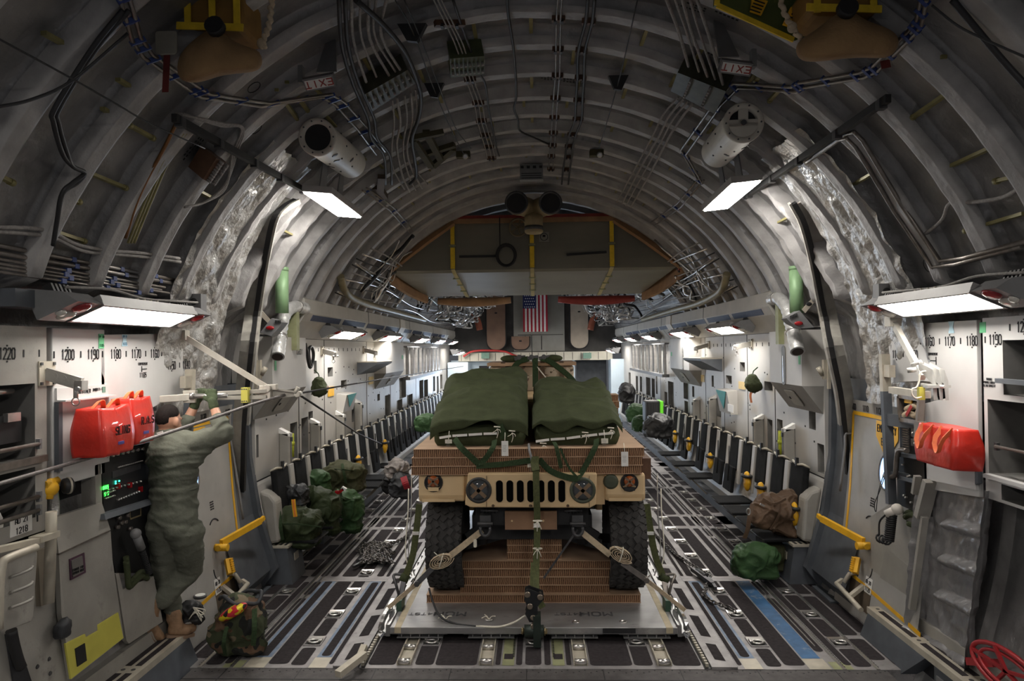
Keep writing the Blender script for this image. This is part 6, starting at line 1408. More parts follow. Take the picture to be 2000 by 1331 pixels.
def wheel(x, Y, s):
    R, w_ = .47, .33; c = V((x, Y, .208 + R)); mb = MB()
    mb.lathe(c, (1, 0, 0), [(.24, -w_ * .42), (.36, -w_ * .5), (.43, -w_ * .49), (R - .018, -w_ * .40), (R - .012, 0), (R - .018, w_ * .40), (.43, w_ * .49), (.36, w_ * .5), (.24, w_ * .42)], 48)
    N = 40
    for i in range(N):
        for j in range(5):
            a = 2 * PI * (i + (.5 if j % 2 else 0) + .12 * math.sin(j * 2.1)) / N; u = (-.40 + .2 * j) * w_; rr = R - .010 - (.012 if j in (0, 4) else 0)
            p = c + V((u, rr * math.cos(a), rr * math.sin(a))); n = V((0, math.cos(a), math.sin(a))); tg = V((0, -math.sin(a), math.cos(a))); k = (.5, -.6, .7, -.6, .5)[j] * (1 if i % 2 else -1)
            d1 = (tg * math.cos(k) + V((1, 0, 0)) * math.sin(k)); d2 = n.cross(d1); Rm = Matrix((d2, d1, n)).transposed(); mb.box(p, (.046, .060 if j in (1, 2, 3) else .05, .022), Rm)
    for i in range(N):
        for e in (-1, 1):
            a = 2 * PI * (i + .25) / N; n = V((0, math.cos(a), math.sin(a))); mb.box(c + n * (R - .05) + V((e * w_ * .475, 0, 0)), (.02, .05, .05), Matrix((V((1, 0, 0)), n.cross(V((1, 0, 0))), n)).transposed())
    t_ = mb.build('tire', M_TIRE, TK)
    mb = MB(); mb.lathe(c, (s, 0, 0), [(.25, .0), (.25, w_ * .38), (.20, w_ * .30), (.10, w_ * .34), (.05, w_ * .40)], 24); mb.build('rim', M_TAN, TK)
for x, s in ((-.87, -1), (.84, 1)): wheel(x, 6.80, s); wheel(x, 10.1, s)
# cardboard on the hood
hc('cardboard_sheets', -1.13, .97, 6.30, 7.95, 1.388, 1.625, 'three honeycomb cardboard sheets lying on the truck hood under the green packs')
for x, y0, z0, lb in ((-1.06, 8.6, 1.63, 'brown honeycomb block beside the left green pack'), (.93, 8.6, 1.63, 'brown honeycomb block beside the right green pack')): hc('cardboard_block', x - .09, x + .09, y0, y0 + .3, z0, z0 + .32, lb)
mb = MB(); a = at6(1252, 896, 6.4); mb.bx(a.x, a.x + .09, 6.4, 6.9, a.z - .19, a.z); tag(mb.build('corner_pad', M_BROWN), 'dark brown pad strapped at the right edge of the hood cardboard', 'pad')
# green parachute packs
def pack(label, x0, x1, zr, yr, seed, tags, tape, ties):
    t = thing('parachute_pack', label, 'parachute pack', ((x0 + x1) / 2, 6.45, 1.63))
    mb = MB(); xm = (x0 + x1) / 2; hw = (x1 - x0) / 2
    def zt(v): return 1.835 + (zr - 1.835) * (1 - (1 - v) ** 1.7) * .97
    def body(u, v):
        a = 2 * PI * u; ca, sa = math.cos(a), math.sin(a); k = 1 / max(abs(ca), abs(sa)) ** .82; bul = 1 + .05 * math.sin(PI * v)
        Yc, hy = (6.47 + yr) / 2, (yr - 6.47) / 2; Y = Yc - hy * .98 * sa * k * bul
        q = (Y - 6.47) / (yr - 6.47); return (xm + hw * .95 * ca * k * bul + .012 * noise.noise(V((u * 20, v * 4, seed))), Y, 1.628 + (max(1.80, zt(max(0, min(1, q))) - .08) - 1.628) * v)
    mb.grid(body, 64, 8); n = len(mb.v); mb.face(range(n - 65, n - 1)); mb.build('pack_body', M_GREEN, t)
    mb = MB()
    def cover(u, v):
        e = 2 * abs(u - .5); hem = .035 * math.sin(u * 7 + seed) + .02 * math.sin(u * 15 + seed * 2)
        Y = 6.44 + (yr + .03 - 6.44) * max(0, (v - .06) / .94); z = zt(max(0, (v - .06) / .94))
        z += .035 * math.sin(PI * u) ** .6 - .10 * max(0, e - .80) ** 1.2 * 4
        z += .055 * noise.noise(V((u * 2.2, v * 3.5, seed))) + .035 * (1 - abs(noise.noise(V((u * 2.0 + v * 1.2, v * 6, seed + 4)))) * 2.2) + .006 * noise.noise(V((u * 9, v * 16, seed + 2)))
        fold = .05 * math.exp(-((v - .42 - .05 * math.sin(u * 3 + seed)) / .035) ** 2); z -= fold * .6
        if v < .06: z -= (.06 - v) / .06 * (.075 + hem); Y -= .012
        x = xm + (u - .5) * 2 * hw * (1.0 + .02 * noise.noise(V((v * 5, seed, 1)))) * (1 - .05 * v)
        return (x, Y, z)
    mb.grid(cover, 70, 90); o = mb.build('canvas_cover', M_GREEN, t)
    md = o.modifiers.new('thick', 'SOLIDIFY'); md.thickness = .006; md.offset = 1
    mb = MB(); pts = [at(px, py, 6.415) for px, py in tape]
    for a, b in zip(pts, pts[1:]): d = (b - a); mb.ribbon([a + d * .05, b - d * .05], .004, .022, (0, 1, 0))
    mb.build('white_tape', M_WHITE, t)
    for (px, py, h) in tags:
        p = at(px, py, 6.27); mb = MB(); mb.box(p - V((0, 0, h / 2)), (.062, .004, h)); mb.mi(1).tube([p + V((0, 0, .0)), p + V((0, .06, .07))], .003, 5); mb.mi(2)
        for k in range(5): mb.box(p + V((-.004, -.0025, -h * .3 - k * .013)), (.036 - .006 * (k % 3), .001, .003))
        mb.build('paper_tag', [M_WHITE if h > .1 else M_CORD, M_CORD, mat('pencil_grey', (.30, .28, .25), .7, 0, 0)], t)
    for (px, py) in ties:
        p = at(px, py, 6.40); mb = MB()
        for k in range(3): a = 3.7 + k * .95; L_ = (.06, .085, .05)[k]; mb.tube(curve([p, p + V((.4 * L_ * math.cos(a) + .012, -.02, .4 * L_ * math.sin(a))), p + V((L_ * .8 * math.cos(a), -.012, L_ * math.sin(a)))], 3), .0035, 5)
        mb.tube([p + V((-.03, 0, .02)), p + V((.03, 0, .015))], .006, 5); mb.build('cord_tie', M_CORD, t)
    return t
PL = pack('left green canvas parachute pack on the truck hood cardboard', -.99, -.075, 2.26, 8.0, 1.0, [(986, 862, .135), (876, 859, .035)], [(857, 856), (882, 852), (914, 850), (943, 848), (972, 847)], [(971, 838), (1000, 846)])
PR = pack('right green canvas parachute pack on the truck hood cardboard', -.035, .80, 2.13, 8.0, 5.0, [(1220, 883, .13), (1181, 857, .045), (1037, 905, .04)], [(1045, 863), (1074, 859), (1105, 857), (1135, 853), (1168, 849), (1200, 846)], [(1143, 849), (1061, 870), (1193, 840)])
def web(name, pts, w_, label, m_=None, side=(1, 0, 0), parent=None, th=.006):
    mb = MB(); mb.ribbon(curve([at(*q) for q in pts], 5), w_, th, side); o = mb.build(name, m_ or M_GREENW, parent)
    return tag(o, label, 'strap') if label else o
web('pack_strap', [(888, 857, 6.40), (900, 874, 6.285), (925, 898, 6.27), (940, 910, 6.27)], .055, None, side=(.6, 0, .6), parent=PL); web('pack_strap', [(966, 860, 6.40), (963, 874, 6.285), (945, 900, 6.27), (932, 908, 6.265)], .05, None, side=(.8, 0, .3), parent=PL); web('pack_strap', [(930, 911, 6.26), (985, 907, 6.26), (1042, 899, 6.26)], .05, None, side=(0, .1, 1), parent=PL)
web('pack_strap', [(975, 830, 6.41), (982, 845, 6.40), (983, 858, 6.40)], .06, None, parent=PL)
web('pack_strap', [(1082, 864, 6.39), (1087, 875, 6.285), (1096, 915, 6.27)], .035, None, parent=PR); web('pack_strap', [(1165, 858, 6.39), (1162, 875, 6.285), (1138, 920, 6.26), (1125, 938, 6.23)], .05, None, side=(.8, 0, .4), parent=PR); web('pack_strap', [(1053, 898, 6.27), (1075, 920, 6.24), (1105, 932, 6.22), (1128, 936, 6.22)], .055, None, side=(.2, 0, 1), parent=PR); web('pack_strap', [(1094, 876, 6.285), (1110, 912, 6.26), (1128, 934, 6.24)], .02, None, parent=PR)
mb = MB(); mb.tube(curve([at(*q) for q in ((1033, 868, 6.36), (1034, 880, 6.28), (1038, 895, 6.26), (1040, 910, 6.26))], 4), .012, 7); tag(mb.build('grey_cord', M_GREY), 'grey cord dangling between the two green packs', 'cord')
# main green sling down the middle and its link
t = thing('green_sling', 'long green webbing sling hanging down the middle of the truck grille', 'sling', (XT, 6.2, .5))
mb = MB(); mb.ribbon(curve([at(*q) for q in ((1046, 892, 6.25), (1047, 930, 6.21), (1048, 975, 6.20), (1049, 1000, 6.24), (1049, 1050, 6.26), (1047, 1110, 6.16), (1048, 1160, 6.0), (1060, 1188, 5.95))], 6), .058, .022, (1, 0, 0)); mb.ribbon(curve([at(*q) for q in ((1046, 895, 6.24), (1044, 905, 6.23), (1047, 920, 6.2))], 5), .07, .03, (1, 0, 0)); mb.build('webbing', mat('olive_webbing', (.075, .085, .03), .85, 0, .25, 50, .3, 220), t)
mb = MB(); mb.ribbon(curve([at(*q) for q in ((1040, 1165, 6.0), (1039, 1130, 6.1), (1041, 1100, 6.18))], 5), .035, .016, (1, 0, 0)); mb.build('inner_ply', mat('olive_webbing', (.075, .085, .03), .85, 0, .25, 50, .3, 220), t)
for px, py in ((1050, 1018), (1050, 1072)):
    p = at(px, py, 6.21); mb = MB(); mb.tube([p + V((.04 * math.cos(a), .02 * math.sin(a), 0)) for a in [2 * PI * q / 12 for q in range(12)]], .005, 5, closed=True)
    for a in (3.8, 4.6, 5.4): mb.tube(curve([p + V((.0, -.02, 0)), p + V((.03 * math.cos(a), -.03, .04 * math.sin(a))), p + V((.05 * math.cos(a), -.02, .09 * math.sin(a)))], 3), .004, 5)
    mb.build('white_tie', M_CORD, t)
p = at(1048, 1027, 6.2); mb = MB(); mb.box(p, (.055, .03, .03)); mb.build('white_tape', M_WHITE, t)
t = thing('link_clevis', 'black bolted three-point link at the front centre of the platform', 'link', (XT, 5.93, .1))
mb = MB()
for dy in (-.045, .045): mb.prism([at(x, y_, 5.92) + V((0, dy, 0)) for x, y_ in ((1025, 1152), (1033, 1148), (1060, 1158), (1062, 1168), (1050, 1182), (1050, 1196), (1045, 1212), (1034, 1212), (1026, 1196), (1030, 1182), (1024, 1168))], (0, .014, 0))
mb.build('link_plate', mat('black_steel', (.03, .032, .035), .4, .5, .2, 12), t)
mb = MB()
for x, y_, r in ((1030, 1162, .026), (1055, 1167, .026), (1035, 1185, .026), (1041, 1207, .024), (1041, 1224, .022)): c = at(x, y_, 5.86); mb.lathe(c, (0, 1, 0), [(r * .7, -.012), (r, -.010), (r, .0), (r * .5, .01), (r * .5, .12)], 8)
mb.build('bolt', mat('bronze_bolt', (.30, .25, .20), .35, .8, .15, 12), t)
mb = MB(); a = at(1024, 1233, 5.9); b = at(1062, 1234, 5.9); mb.cyl(a, b, .052, 18); mb.bx(-.045, .02, 5.84, 5.96, .02, .28); mb.build('pivot_barrel', mat('dark_green_steel', (.03, .042, .035), .45, .4, .2, 12), t)
mb = MB(); mb.cyl(at(1018, 1233, 5.9), at(1069, 1234, 5.9), .022, 10); mb.cyl(at(1020, 1233, 5.9), at(1022, 1233, 5.9), .034, 6); mb.cyl(at(1063, 1234, 5.9), at(1065, 1234, 5.9), .034, 6); mb.build('pivot_pin', mat('brass_pin', (.40, .32, .18), .3, .8, .1, 9), t)
mb = MB(); pts = curve([at(*q) for q in ((838, 1150, 6.35), (845, 1175, 6.25), (860, 1205, 6.10), (890, 1219, 6.05), (930, 1224, 6.0))], 5); mb.tube(pts, .009, 7); mb.mi(1).tube(curve([pts[-1]] + [at(*q) for q in ((975, 1225, 5.96), (1005, 1216, 5.95), (1026, 1203, 5.93))], 5), .009, 7)
tag(mb.build('release_cable', [M_BCAB, M_CORD]), 'black and white release cable drooping from the left tire to the centre link', 'cable')
mb = MB(); mb.bar(at(1128, 1035, 6.34), at(1062, 1130, 6.1), .006, .02); tag(mb.build('dark_lanyard', M_DSTEEL), 'thin dark strap running from the right tow shackle to the green sling', 'strap')
# tan ratchet straps
for s in (-1, 1):
    sd = 'left' if s < 0 else 'right'
    A, B, C_, D, E_ = ([(942, 1037, 6.34), (872, 1092, 6.28), (850, 1105, 6.25), (815, 1140, 6.2), (758, 1188, 6.12)] if s < 0 else [(1136, 1040, 6.34), (1192, 1085, 6.28), (1215, 1100, 6.25), (1262, 1133, 6.2), (1338, 1193, 6.12)])
    t = thing('ratchet_strap', f'tan ratchet strap with a rolled tail from the {sd} tow shackle to the platform rail', 'strap', at(*C_))
    mb = MB(); mb.ribbon([at(*A), at(*B)], .055, .006, (.5 * -s, 0, -.6)); mb.build('webbing', M_TANW, t); mb = MB(); mb.ribbon([at(*D), at(*E_)], .04, .006, (.5 * -s, .3, -.6)); mb.build('webbing', M_TANW, t)
    c = at(862, 1096, 6.2) if s < 0 else at(1213, 1084, 6.2); ang = .35 if s < 0 else -.45
    mb = MB(); sp = []
    for k in range(60):
        a = k * .42; r = .018 + .0011 * k; sp.append(c + V((1.45 * r * math.cos(a) * math.cos(ang) - .75 * r * math.sin(a) * math.sin(ang), 0, 1.45 * r * math.cos(a) * math.sin(ang) + .75 * r * math.sin(a) * math.cos(ang))))
    mb.ribbon(sp, .05, .006, (0, 1, 0)); mb.build('rolled_tail', M_TANW, t)
    mb = MB(); mb.tube([c + V((.02 * math.cos(a), .035 * math.sin(a) , .065 * math.cos(a))) for a in [2 * PI * q / 14 for q in range(14)]], .005, 5, closed=True); mb.tube([c + V((0, -.035, .04)), c + V((-.04, -.04, .07)), c + V((-.06, -.03, .085))], .004, 5); mb.build('white_tie', M_CORD, t)
    mb = MB(); mb.bar(at(*C_), at(*D), .045, .02, (0, 1, 0)); mb.cyl(at(*D) + V((0, -.03, 0)), at(*D) + V((0, .03, 0)), .025, 10); a = at(*D); mb.tube([a + V((-s * -.02, -.02, .03)), a + V((s * .03, -.02, .05)), a + V((s * .05, -.02, .02))], .008, 6); mb.build('ratchet', M_DSTEEL if s < 0 else M_TUBE, t)
p = at(928, 1062, 6.3); mb = MB(); mb.rbox(p, (.03, .075, .004), .012, Matrix.Rotation(-PI / 2, 3, 'X')); tag(mb.build('card_tag', M_CORD), 'cream tag hanging beside the left tow shackle', 'tag')
# green side slings to the platform rails
for s in (-1, 1):
    sd = 'left' if s < 0 else 'right'
    q = [(819, 985, 6.9), (813, 1040, 6.88), (805, 1090, 6.86), (790, 1130, 6.84)] if s < 0 else [(1263, 985, 6.9), (1271, 1040, 6.88), (1281, 1090, 6.86), (1297, 1130, 6.84)]
    t = thing('side_sling', f'green webbing sling running down to the {sd} platform rail', 'sling', at(*q[-1])); mb = MB(); mb.ribbon(curve([at(*k) for k in q], 6), .062, .02, (1, 0, 0)); mb.build('webbing', mat('olive_webbing', (.075, .085, .03), .85, 0, .25, 50, .3, 220), t)
    a = at(*q[-1]); mb = MB(); mb.cyl(a + V((-.04, 0, .02)), a + V((.04, 0, -.02)), .04, 12); mb.build('green_wrap', M_GREEN, t)
    mb = MB(); b = V((XT + s * 1.31, 6.75, .13)); mb.tube(curve([a + V((0, 0, .03)), a + V((s * .10, -.02, .04)), b + V((s * .03, 0, .12)), b], 5), .014, 8); mb.bar(a, b + V((-s * .02, 0, 0)), .05, .025); mb.build('steel_shackle', M_DSTEEL if s < 0 else M_TUBE, t)
    p = at(q[1][0] - 1, q[1][1] + 2, 6.87); mb = MB(); mb.box(p, (.066, .026, .03)); mb.build('white_tape', M_WHITE, t)
    for k in range(2):
        mb = MB(); x = (804 - 6 * k) if s < 0 else (1284 + 7 * k); mb.tube(curve([at(x, 925 + 30 * k, 7.2), at(x + s * 1, 1000, 7.1), at(x + s * 6, 1080, 7.0), at(x - s * 6, 1125, 6.9)], 5), .006, 6)
        tag(mb.build('lashing_cord', M_CORD if k else M_STEEL), f'thin {"white" if k else "silver"} lashing line beside the {sd} green sling', 'cord')
# camouflage load on the cab roof
t = thing('roof_load', 'camouflage wrapped load with a cardboard lid strapped on the truck roof', 'load', (-.05, 9.5, 1.95))
mb = MB(); mb.rbox((-.05, 10.1, 2.12), (1.16, 1.2, .36), .06); mb.build('wrapped_box', camo('desert_camo', (.34, .27, .20), (((.14, .095, .07), 5, .52), ((.50, .43, .35), 6, .56), ((.10, .075, .05), 9, .63))), t)
mb = MB(); mb.bx(-.66, .56, 9.46, 10.75, 2.30, 2.345); mb.build('cardboard_lid', M_CARDT, t)
for x in (-.44, -.20, .10, .36): mb = MB(); mb.ribbon([(x, 9.485, 1.95), (x, 9.47, 2.25), (x, 9.46, 2.35), (x, 9.9, 2.355)], .06, .01, (1, 0, 0)); mb.build('brown_strap', mat('brown_strap', (.10, .065, .04), .8, 0, .2, 30), t)
for x0, x1, lb in ((-.30, -.36, 'left'), (0, 0, 'middle'), (.28, .46, 'right')):
    mb = MB(); mb.ribbon(curve([(x0 * .3, 9.42, 2.40), (x0 * .8, 9.38, 2.34), (x1, 9.2, 2.15), (x1 * 1.1, 8.9, 2.05)], 5), .075, .02, (1, 0, 0)); tag(mb.build('roof_sling', M_GREENW), f'{lb} green sling draped over the camouflage roof load', 'sling')
t = thing('sling_link', 'cluster of black sling links on top of the roof load', 'link', (-.05, 9.5, 2.4)); mb = MB()
for x in (-.22, -.05, .12): mb.bar((x - .06, 9.42, 2.40), (x + .08, 9.48, 2.42), .05, .05); mb.cyl((x, 9.40, 2.42), (x, 9.52, 2.42), .035, 10)
mb.build('link_plates', M_DSTEEL, t)
for x, lb in ((-.34, 'left'), (.24, 'right')): mb = MB(); mb.ell((x, 9.5, 2.40), (.14, .07, .05), 12, 8); o = mb.build('wrapped_sling', M_GREEN, t)
mb = MB(); mb.tube([at(1048, 715, 9.4), at(1085, 762, 8.1)], .008, 6); tag(mb.build('white_line', M_CORD), 'white line running from the roof links to the right green pack', 'cord')
mb = MB(); mb.tube([at(1038, 655, 12), at(1040, 712, 9.5)], .007, 6); tag(mb.build('hanging_line', M_BCAB), 'thin dark line hanging from above to the roof links', 'cord')
# chains on the floor
def chain(name, pts, label, l=.058):
    P = curve(pts, 8); mb = MB(); acc = 0; k = 0
    for a, b in zip(P, P[1:]):
        d = (b - a); L = d.length; acc += L
        if acc >= l * .72:
            acc = 0; dn = d.normalized(); u = V((0, 0, 1)) if k % 2 else dn.cross(V((0, 0, 1))).normalized(); c = a + V((0, 0, .010)); k += 1
            mb.tube([c + dn * (l * .55 * math.cos(q)) + u * (l * .30 * math.sin(q)) for q in [2 * PI * j / 8 for j in range(8)]], l * .13, 5, closed=True)
    return tag(mb.build(name, mat('chain_steel', (.16, .15, .145), .35, .8, .25, 30)), label, 'chain')
R_ = random.Random(5)
def Zp(*ps): return [atZ(x, y_, .02) for x, y_ in ps]
base = Zp((735, 1072), (760, 1068)); pts = []
for k in range(46): pts.append(atZ(728 + 30 * math.sin(k * 1.9) + 12 * R_.random(), 1076 + 18 * math.sin(k * 1.3) + 10 * R_.random(), .02 + .05 * R_.random()))
pts += Zp((757, 1066), (775, 1060), (790, 1052), (803, 1045)); 
def chainp(p): 
    out = []
    for a, b in zip(p, p[1:]):
        n = max(1, int((b - a).length / .02)); out += [a.lerp(b, i / n) for i in range(n)]
    return out
chain('tie_down_chain', chainp(pts), 'tangled steel tie-down chain heaped on the floor left of the truck')
chain('tie_down_chain', chainp(Zp((1268, 1035), (1290, 1056), (1320, 1085), (1350, 1105), (1375, 1120), (1386, 1128), (1378, 1150), (1374, 1165), (1390, 1178), (1410, 1185), (1425, 1190), (1440, 1200))), 'steel tie-down chain snaking over the floor right of the truck')
mb = MB(); mb.bar(atZ(690, 1108, .04), atZ(740, 1082, .06), .03, .03); mb.bar(atZ(715, 1090, .05), atZ(745, 1095, .05), .05, .04); mb.cyl(atZ(700, 1098, .05), atZ(716, 1090, .05), .03, 8); tag(mb.build('load_binder', M_DSTEEL), 'steel load binder lying in the chain heap left of the truck', 'binder')
mb = MB(); mb.bar(atZ(1352, 1112, .05), atZ(1392, 1142, .05), .04, .04); mb.cyl(atZ(1362, 1116, .05), atZ(1378, 1128, .05), .035, 8); mb.bar(atZ(1385, 1130, .05), atZ(1398, 1150, .05), .03, .03); tag(mb.build('load_binder', M_DSTEEL), 'steel load binder on the chain right of the truck', 'binder')
t = thing('floor_stop', 'cream rail stop with a wrapped lever at the end of the left rail', 'rail stop', (-1.5, 5.6, 0)); mb = MB(); mb.bar(atZ(660, 1318, .06), atZ(712, 1278, .10), .06, .05); mb.bar(atZ(700, 1290, .05), atZ(712, 1262, .12), .05, .04); mb.build('lever', M_CREAM, t)
# ------------------------------------------------------------------ the man on the ledge
def cap(mb, a, b, ra, rb, seg=14):
    a, b = V(a), V(b); mb.ell(a, (ra, ra, ra), seg, 8); mb.ell(b, (rb, rb, rb), seg, 8); mb.tube([a, b], [ra, rb], seg)
def flat(mb, c, d, R=None): mb.ell(c, d, 20, 12, R)
J = dict(H=at(331, 823, 5.30), N=at(322, 853, 5.27), C=at(338, 890, 5.25), W=at(339, 955, 5.28), P=at(341, 1015, 5.30), SL=at(304, 872, 5.27), SR=at(381, 868, 5.27), EL=at(356, 842, 5.52), HL=at(388, 778, 5.60),
         ER=at(436, 848, 5.36), HR=at(414, 784, 5.54), hL=at(321, 1040, 5.31), hR=at(363, 1042, 5.31), KL=at(322, 1115, 5.40), KR=at(372, 1112, 5.50), AL=at(338, 1186, 5.52), AR=at(318, 1170, 5.36))
PM = thing('person', 'man in a grey green flight suit standing on the left ledge, gloved hands raised', 'person', (J['P'].x, 5.4, .25))
M_SKIN = mat('skin', (.47, .25, .165), .5, 0, .08, 20); M_SUIT = mat('flight_suit', (.125, .130, .104), .85, 0, .14, 7, .25, 40)
mb = MB()
fw = V((.30, .95, 0)).normalized(); rt = V((.95, -.30, 0)).normalized(); upv = V((0, 0, 1)); RH = Matrix((rt, fw, upv)).transposed()
def hp(x, y, z): return J['H'] + RH @ V((x, y, z))
flat(mb, hp(0, -.012, .02), (.076, .096, .098), RH); flat(mb, hp(0, .03, -.045), (.062, .07, .07), RH); flat(mb, hp(0, .062, -.085), (.030, .03, .022), RH)
flat(mb, hp(0, .098, -.02), (.014, .022, .022), RH); flat(mb, hp(0, .075, -.055), (.028, .018, .012), RH)
for e in (-1, 1): flat(mb, hp(e * .034, .076, .012), (.018, .014, .011), RH); flat(mb, hp(e * .082, -.005, -.012), (.012, .022, .034), RH)
cap(mb, hp(0, -.02, -.04), J['N'], .056, .062); cap(mb, J['N'], J['C'], .07, .12)
cap(mb, J['C'], J['W'], .11, .10); cap(mb, J['W'], J['P'], .10, .11)
for a, b, c in (('SL', 'EL', 'HL'), ('SR', 'ER', 'HR')): cap(mb, J[a], J[b], .055, .045); cap(mb, J[b], J[c], .046, .032)
for a, b, c in (('hL', 'KL', 'AL'), ('hR', 'KR', 'AR')): cap(mb, J[a], J[b], .085, .06); cap(mb, J[b], J[c], .06, .045)
o = mb.build('body', M_SKIN, PM); voxel(o, .009, 5)
mb = MB()
for e in (-1, 1): mb.ell(hp(e * .034, .089, .012), (.010, .006, .006), 10, 8)
mb.build('eye', mat('dark_eye', (.03, .02, .015), .3, 0, 0), PM)
mb = MB()
n = 0
def hair(u, v):
    a = 2 * PI * u; x0, y0 = math.cos(a), math.sin(a); side = max(0, min(1, (abs(x0) - .55) / .25)); lim = 2.15 - .62 * side * (1 if y0 > -.55 else .2)
    if y0 > .15: lim = min(lim, 1.45 - .55 * max(0, y0 - .15) / .85 + .1)
    th = v * lim; d = V((math.sin(th) * x0, math.sin(th) * y0, math.cos(th)))
    r = 1.0 + .012 * noise.noise(V((u * 70, v * 50, 1))) + .05 * max(0, math.cos(th)) - .13 * v ** 4; return hp(d.x * .0815 * r, -.013 + d.y * .103 * r, .021 + d.z * .106 * r)
mb.grid(hair, 90, 40); mh = mat('dark_hair', (.012, .008, .007), .8, 0, .4, 90); mh.node_tree.nodes['Principled BSDF'].inputs['Specular IOR Level'].default_value = .2; mb.build('hair', mh, PM)
# suit
mb = MB()
X3 = lambda p, r: cap(mb, p[0], p[1], r[0], r[1])
flat(mb, J['C'] + V((0, 0, .00)), (.205, .135, .17)); flat(mb, J['C'].lerp(J['W'], .5), (.182, .128, .17)); flat(mb, J['W'], (.165, .122, .12)); flat(mb, J['P'] + V((0, -.015, .03)), (.185, .145, .15)); flat(mb, J['P'] + V((.045, -.05, -.05)), (.105, .10, .11)); flat(mb, J['P'] + V((-.085, -.045, -.05)), (.10, .10, .11))
flat(mb, J['N'] + V((.01, 0, -.035)), (.13, .10, .05)); X3((J['W'] + V((.03, 0, .1)), J['P'] + V((.03, 0, .05))), (.135, .145)); X3((J['W'] + V((-.03, 0, .1)), J['P'] + V((-.03, 0, .05))), (.135, .145)); X3((J['SL'], J['SR']), (.085, .085)); X3((J['N'], J['SR']), (.07, .085)); X3((J['N'], J['SL']), (.07, .085))
cL = J['EL'].lerp(J['HL'], .30); cR = J['ER'].lerp(J['HR'], .42)
X3((J['SL'], J['EL']), (.088, .066)); X3((J['EL'], cL), (.066, .058)); X3((J['SR'], J['ER']), (.095, .072)); X3((J['ER'], cR), (.074, .056)); X3((J['C'] + V((.15, 0, -.02)), J['ER'].lerp(J['SR'], .5)), (.08, .075))
X3((J['hL'], J['KL']), (.122, .085)); X3((J['KL'], J['AL']), (.085, .066)); X3((J['hR'], J['KR']), (.128, .092)); X3((J['KR'], J['AR']), (.092, .072)); X3((J['AL'], J['AL'] + V((.0, .02, -.04))), (.066, .066))
o = mb.build('flight_suit', M_SUIT, PM); voxel(o, .011, 8)
for v in o.data.vertices:
    p = v.co; q = p + V(PM.location); zz = q.z
    f = (1 - abs(noise.noise(V((q.x * 5, q.y * 5, q.z * 13)))) * 2) ** 2 * .013 + noise.noise(q * 9) * .007 + (1 - abs(noise.noise(V((q.x * 11 + q.z * 6, q.y * 9, q.z * 17)))) * 2) ** 3 * .004
    f += .008 * math.exp(-((zz - J['W'].z) / .018) ** 2) - .012 * math.exp(-((zz - J['W'].z - .04) / .015) ** 2)
    v.co = p + v.normal * f
mb = MB(); rg = [J['N'] + V((.074 * math.cos(a) + .004, .068 * math.sin(a), .012 + .014 * math.sin(a))) for a in [2 * PI * k / 24 for k in range(24)]]; mb.tube(rg, .017, 7, closed=True); mb.build('collar', M_SUIT, PM)
mb = MB(); mb.prism([at(305, 846, 5.15), at(317, 842, 5.15), at(318, 848, 5.15), at(309, 851, 5.15)], (0, .01, 0)); mb.build('white_patch', M_WHITE, PM)
mb = MB(); mb.tube([J['W'] + V((.168 * math.cos(a), .126 * math.sin(a), .0)) for a in [2 * PI * k / 28 for k in range(28)]], .012, 6, closed=True); mb.build('waist_band', M_SUIT, PM)
# gloves closing on the bar (bar runs along u, palm behind it)
def glove(h, wrist, u, nm):
    mb = MB(); u = V(u).normalized(); dn = (V(wrist) - V(h)).normalized(); bk = u.cross(dn).normalized()
    if bk.y > 0: bk = -bk
    h = V(h); base = h + dn * .035 + bk * .022
    flat(mb, base, (.046, .022, .048), Matrix((u, bk, u.cross(bk))).transposed())
    for k, (L, r) in enumerate(((.92, .0125), (1.0, .0135), (.97, .013), (.80, .0115))):
        s_ = base + u * (-.034 + .0225 * k) - dn * .040
        p1 = s_ - dn * .022 * L + bk * .004; p2 = p1 - dn * .016 * L - bk * .030 * L; p3 = p2 + dn * .018 - bk * .016 * L; p4 = p3 + dn * .022 * L + bk * .004
        for a, b, ra, rb in ((s_, p1, r * 1.05, r), (p1, p2, r, r * .95), (p2, p3, r * .95, r * .9), (p3, p4, r * .9, r * .8)): cap(mb, a, b, ra, rb, 10)
    t0_ = base - u * .040 + dn * .012; t1 = t0_ - u * .022 - dn * .022 - bk * .012; t2 = t1 - dn * .022 - bk * .026 + u * .010; cap(mb, t0_, t1, .017, .014, 10); cap(mb, t1, t2, .014, .011, 10)
    cap(mb, base + dn * .03, V(h) + dn * .105 + bk * .008, .036, .040, 12)
    o = mb.build('glove', mat('green_glove', (.055, .075, .035), .85, 0, .3, 25, .3, 90), PM); voxel(o, .0048, 3); return o
barR, barL = at(414, 771, 5.53), at(391, 770, 5.60)
glove(barR, J['ER'].lerp(J['HR'], .75), (1, .15, .02), 'glove'); glove(barL, J['EL'].lerp(J['HL'], .7), (1, .15, .02), 'glove')
M_BOOT = mat('tan_boot', (.29, .175, .10), .65, 0, .2, 14, .2, 60); M_SOLE = mat('boot_sole', (.24, .155, .10), .7, 0, .1, 9)
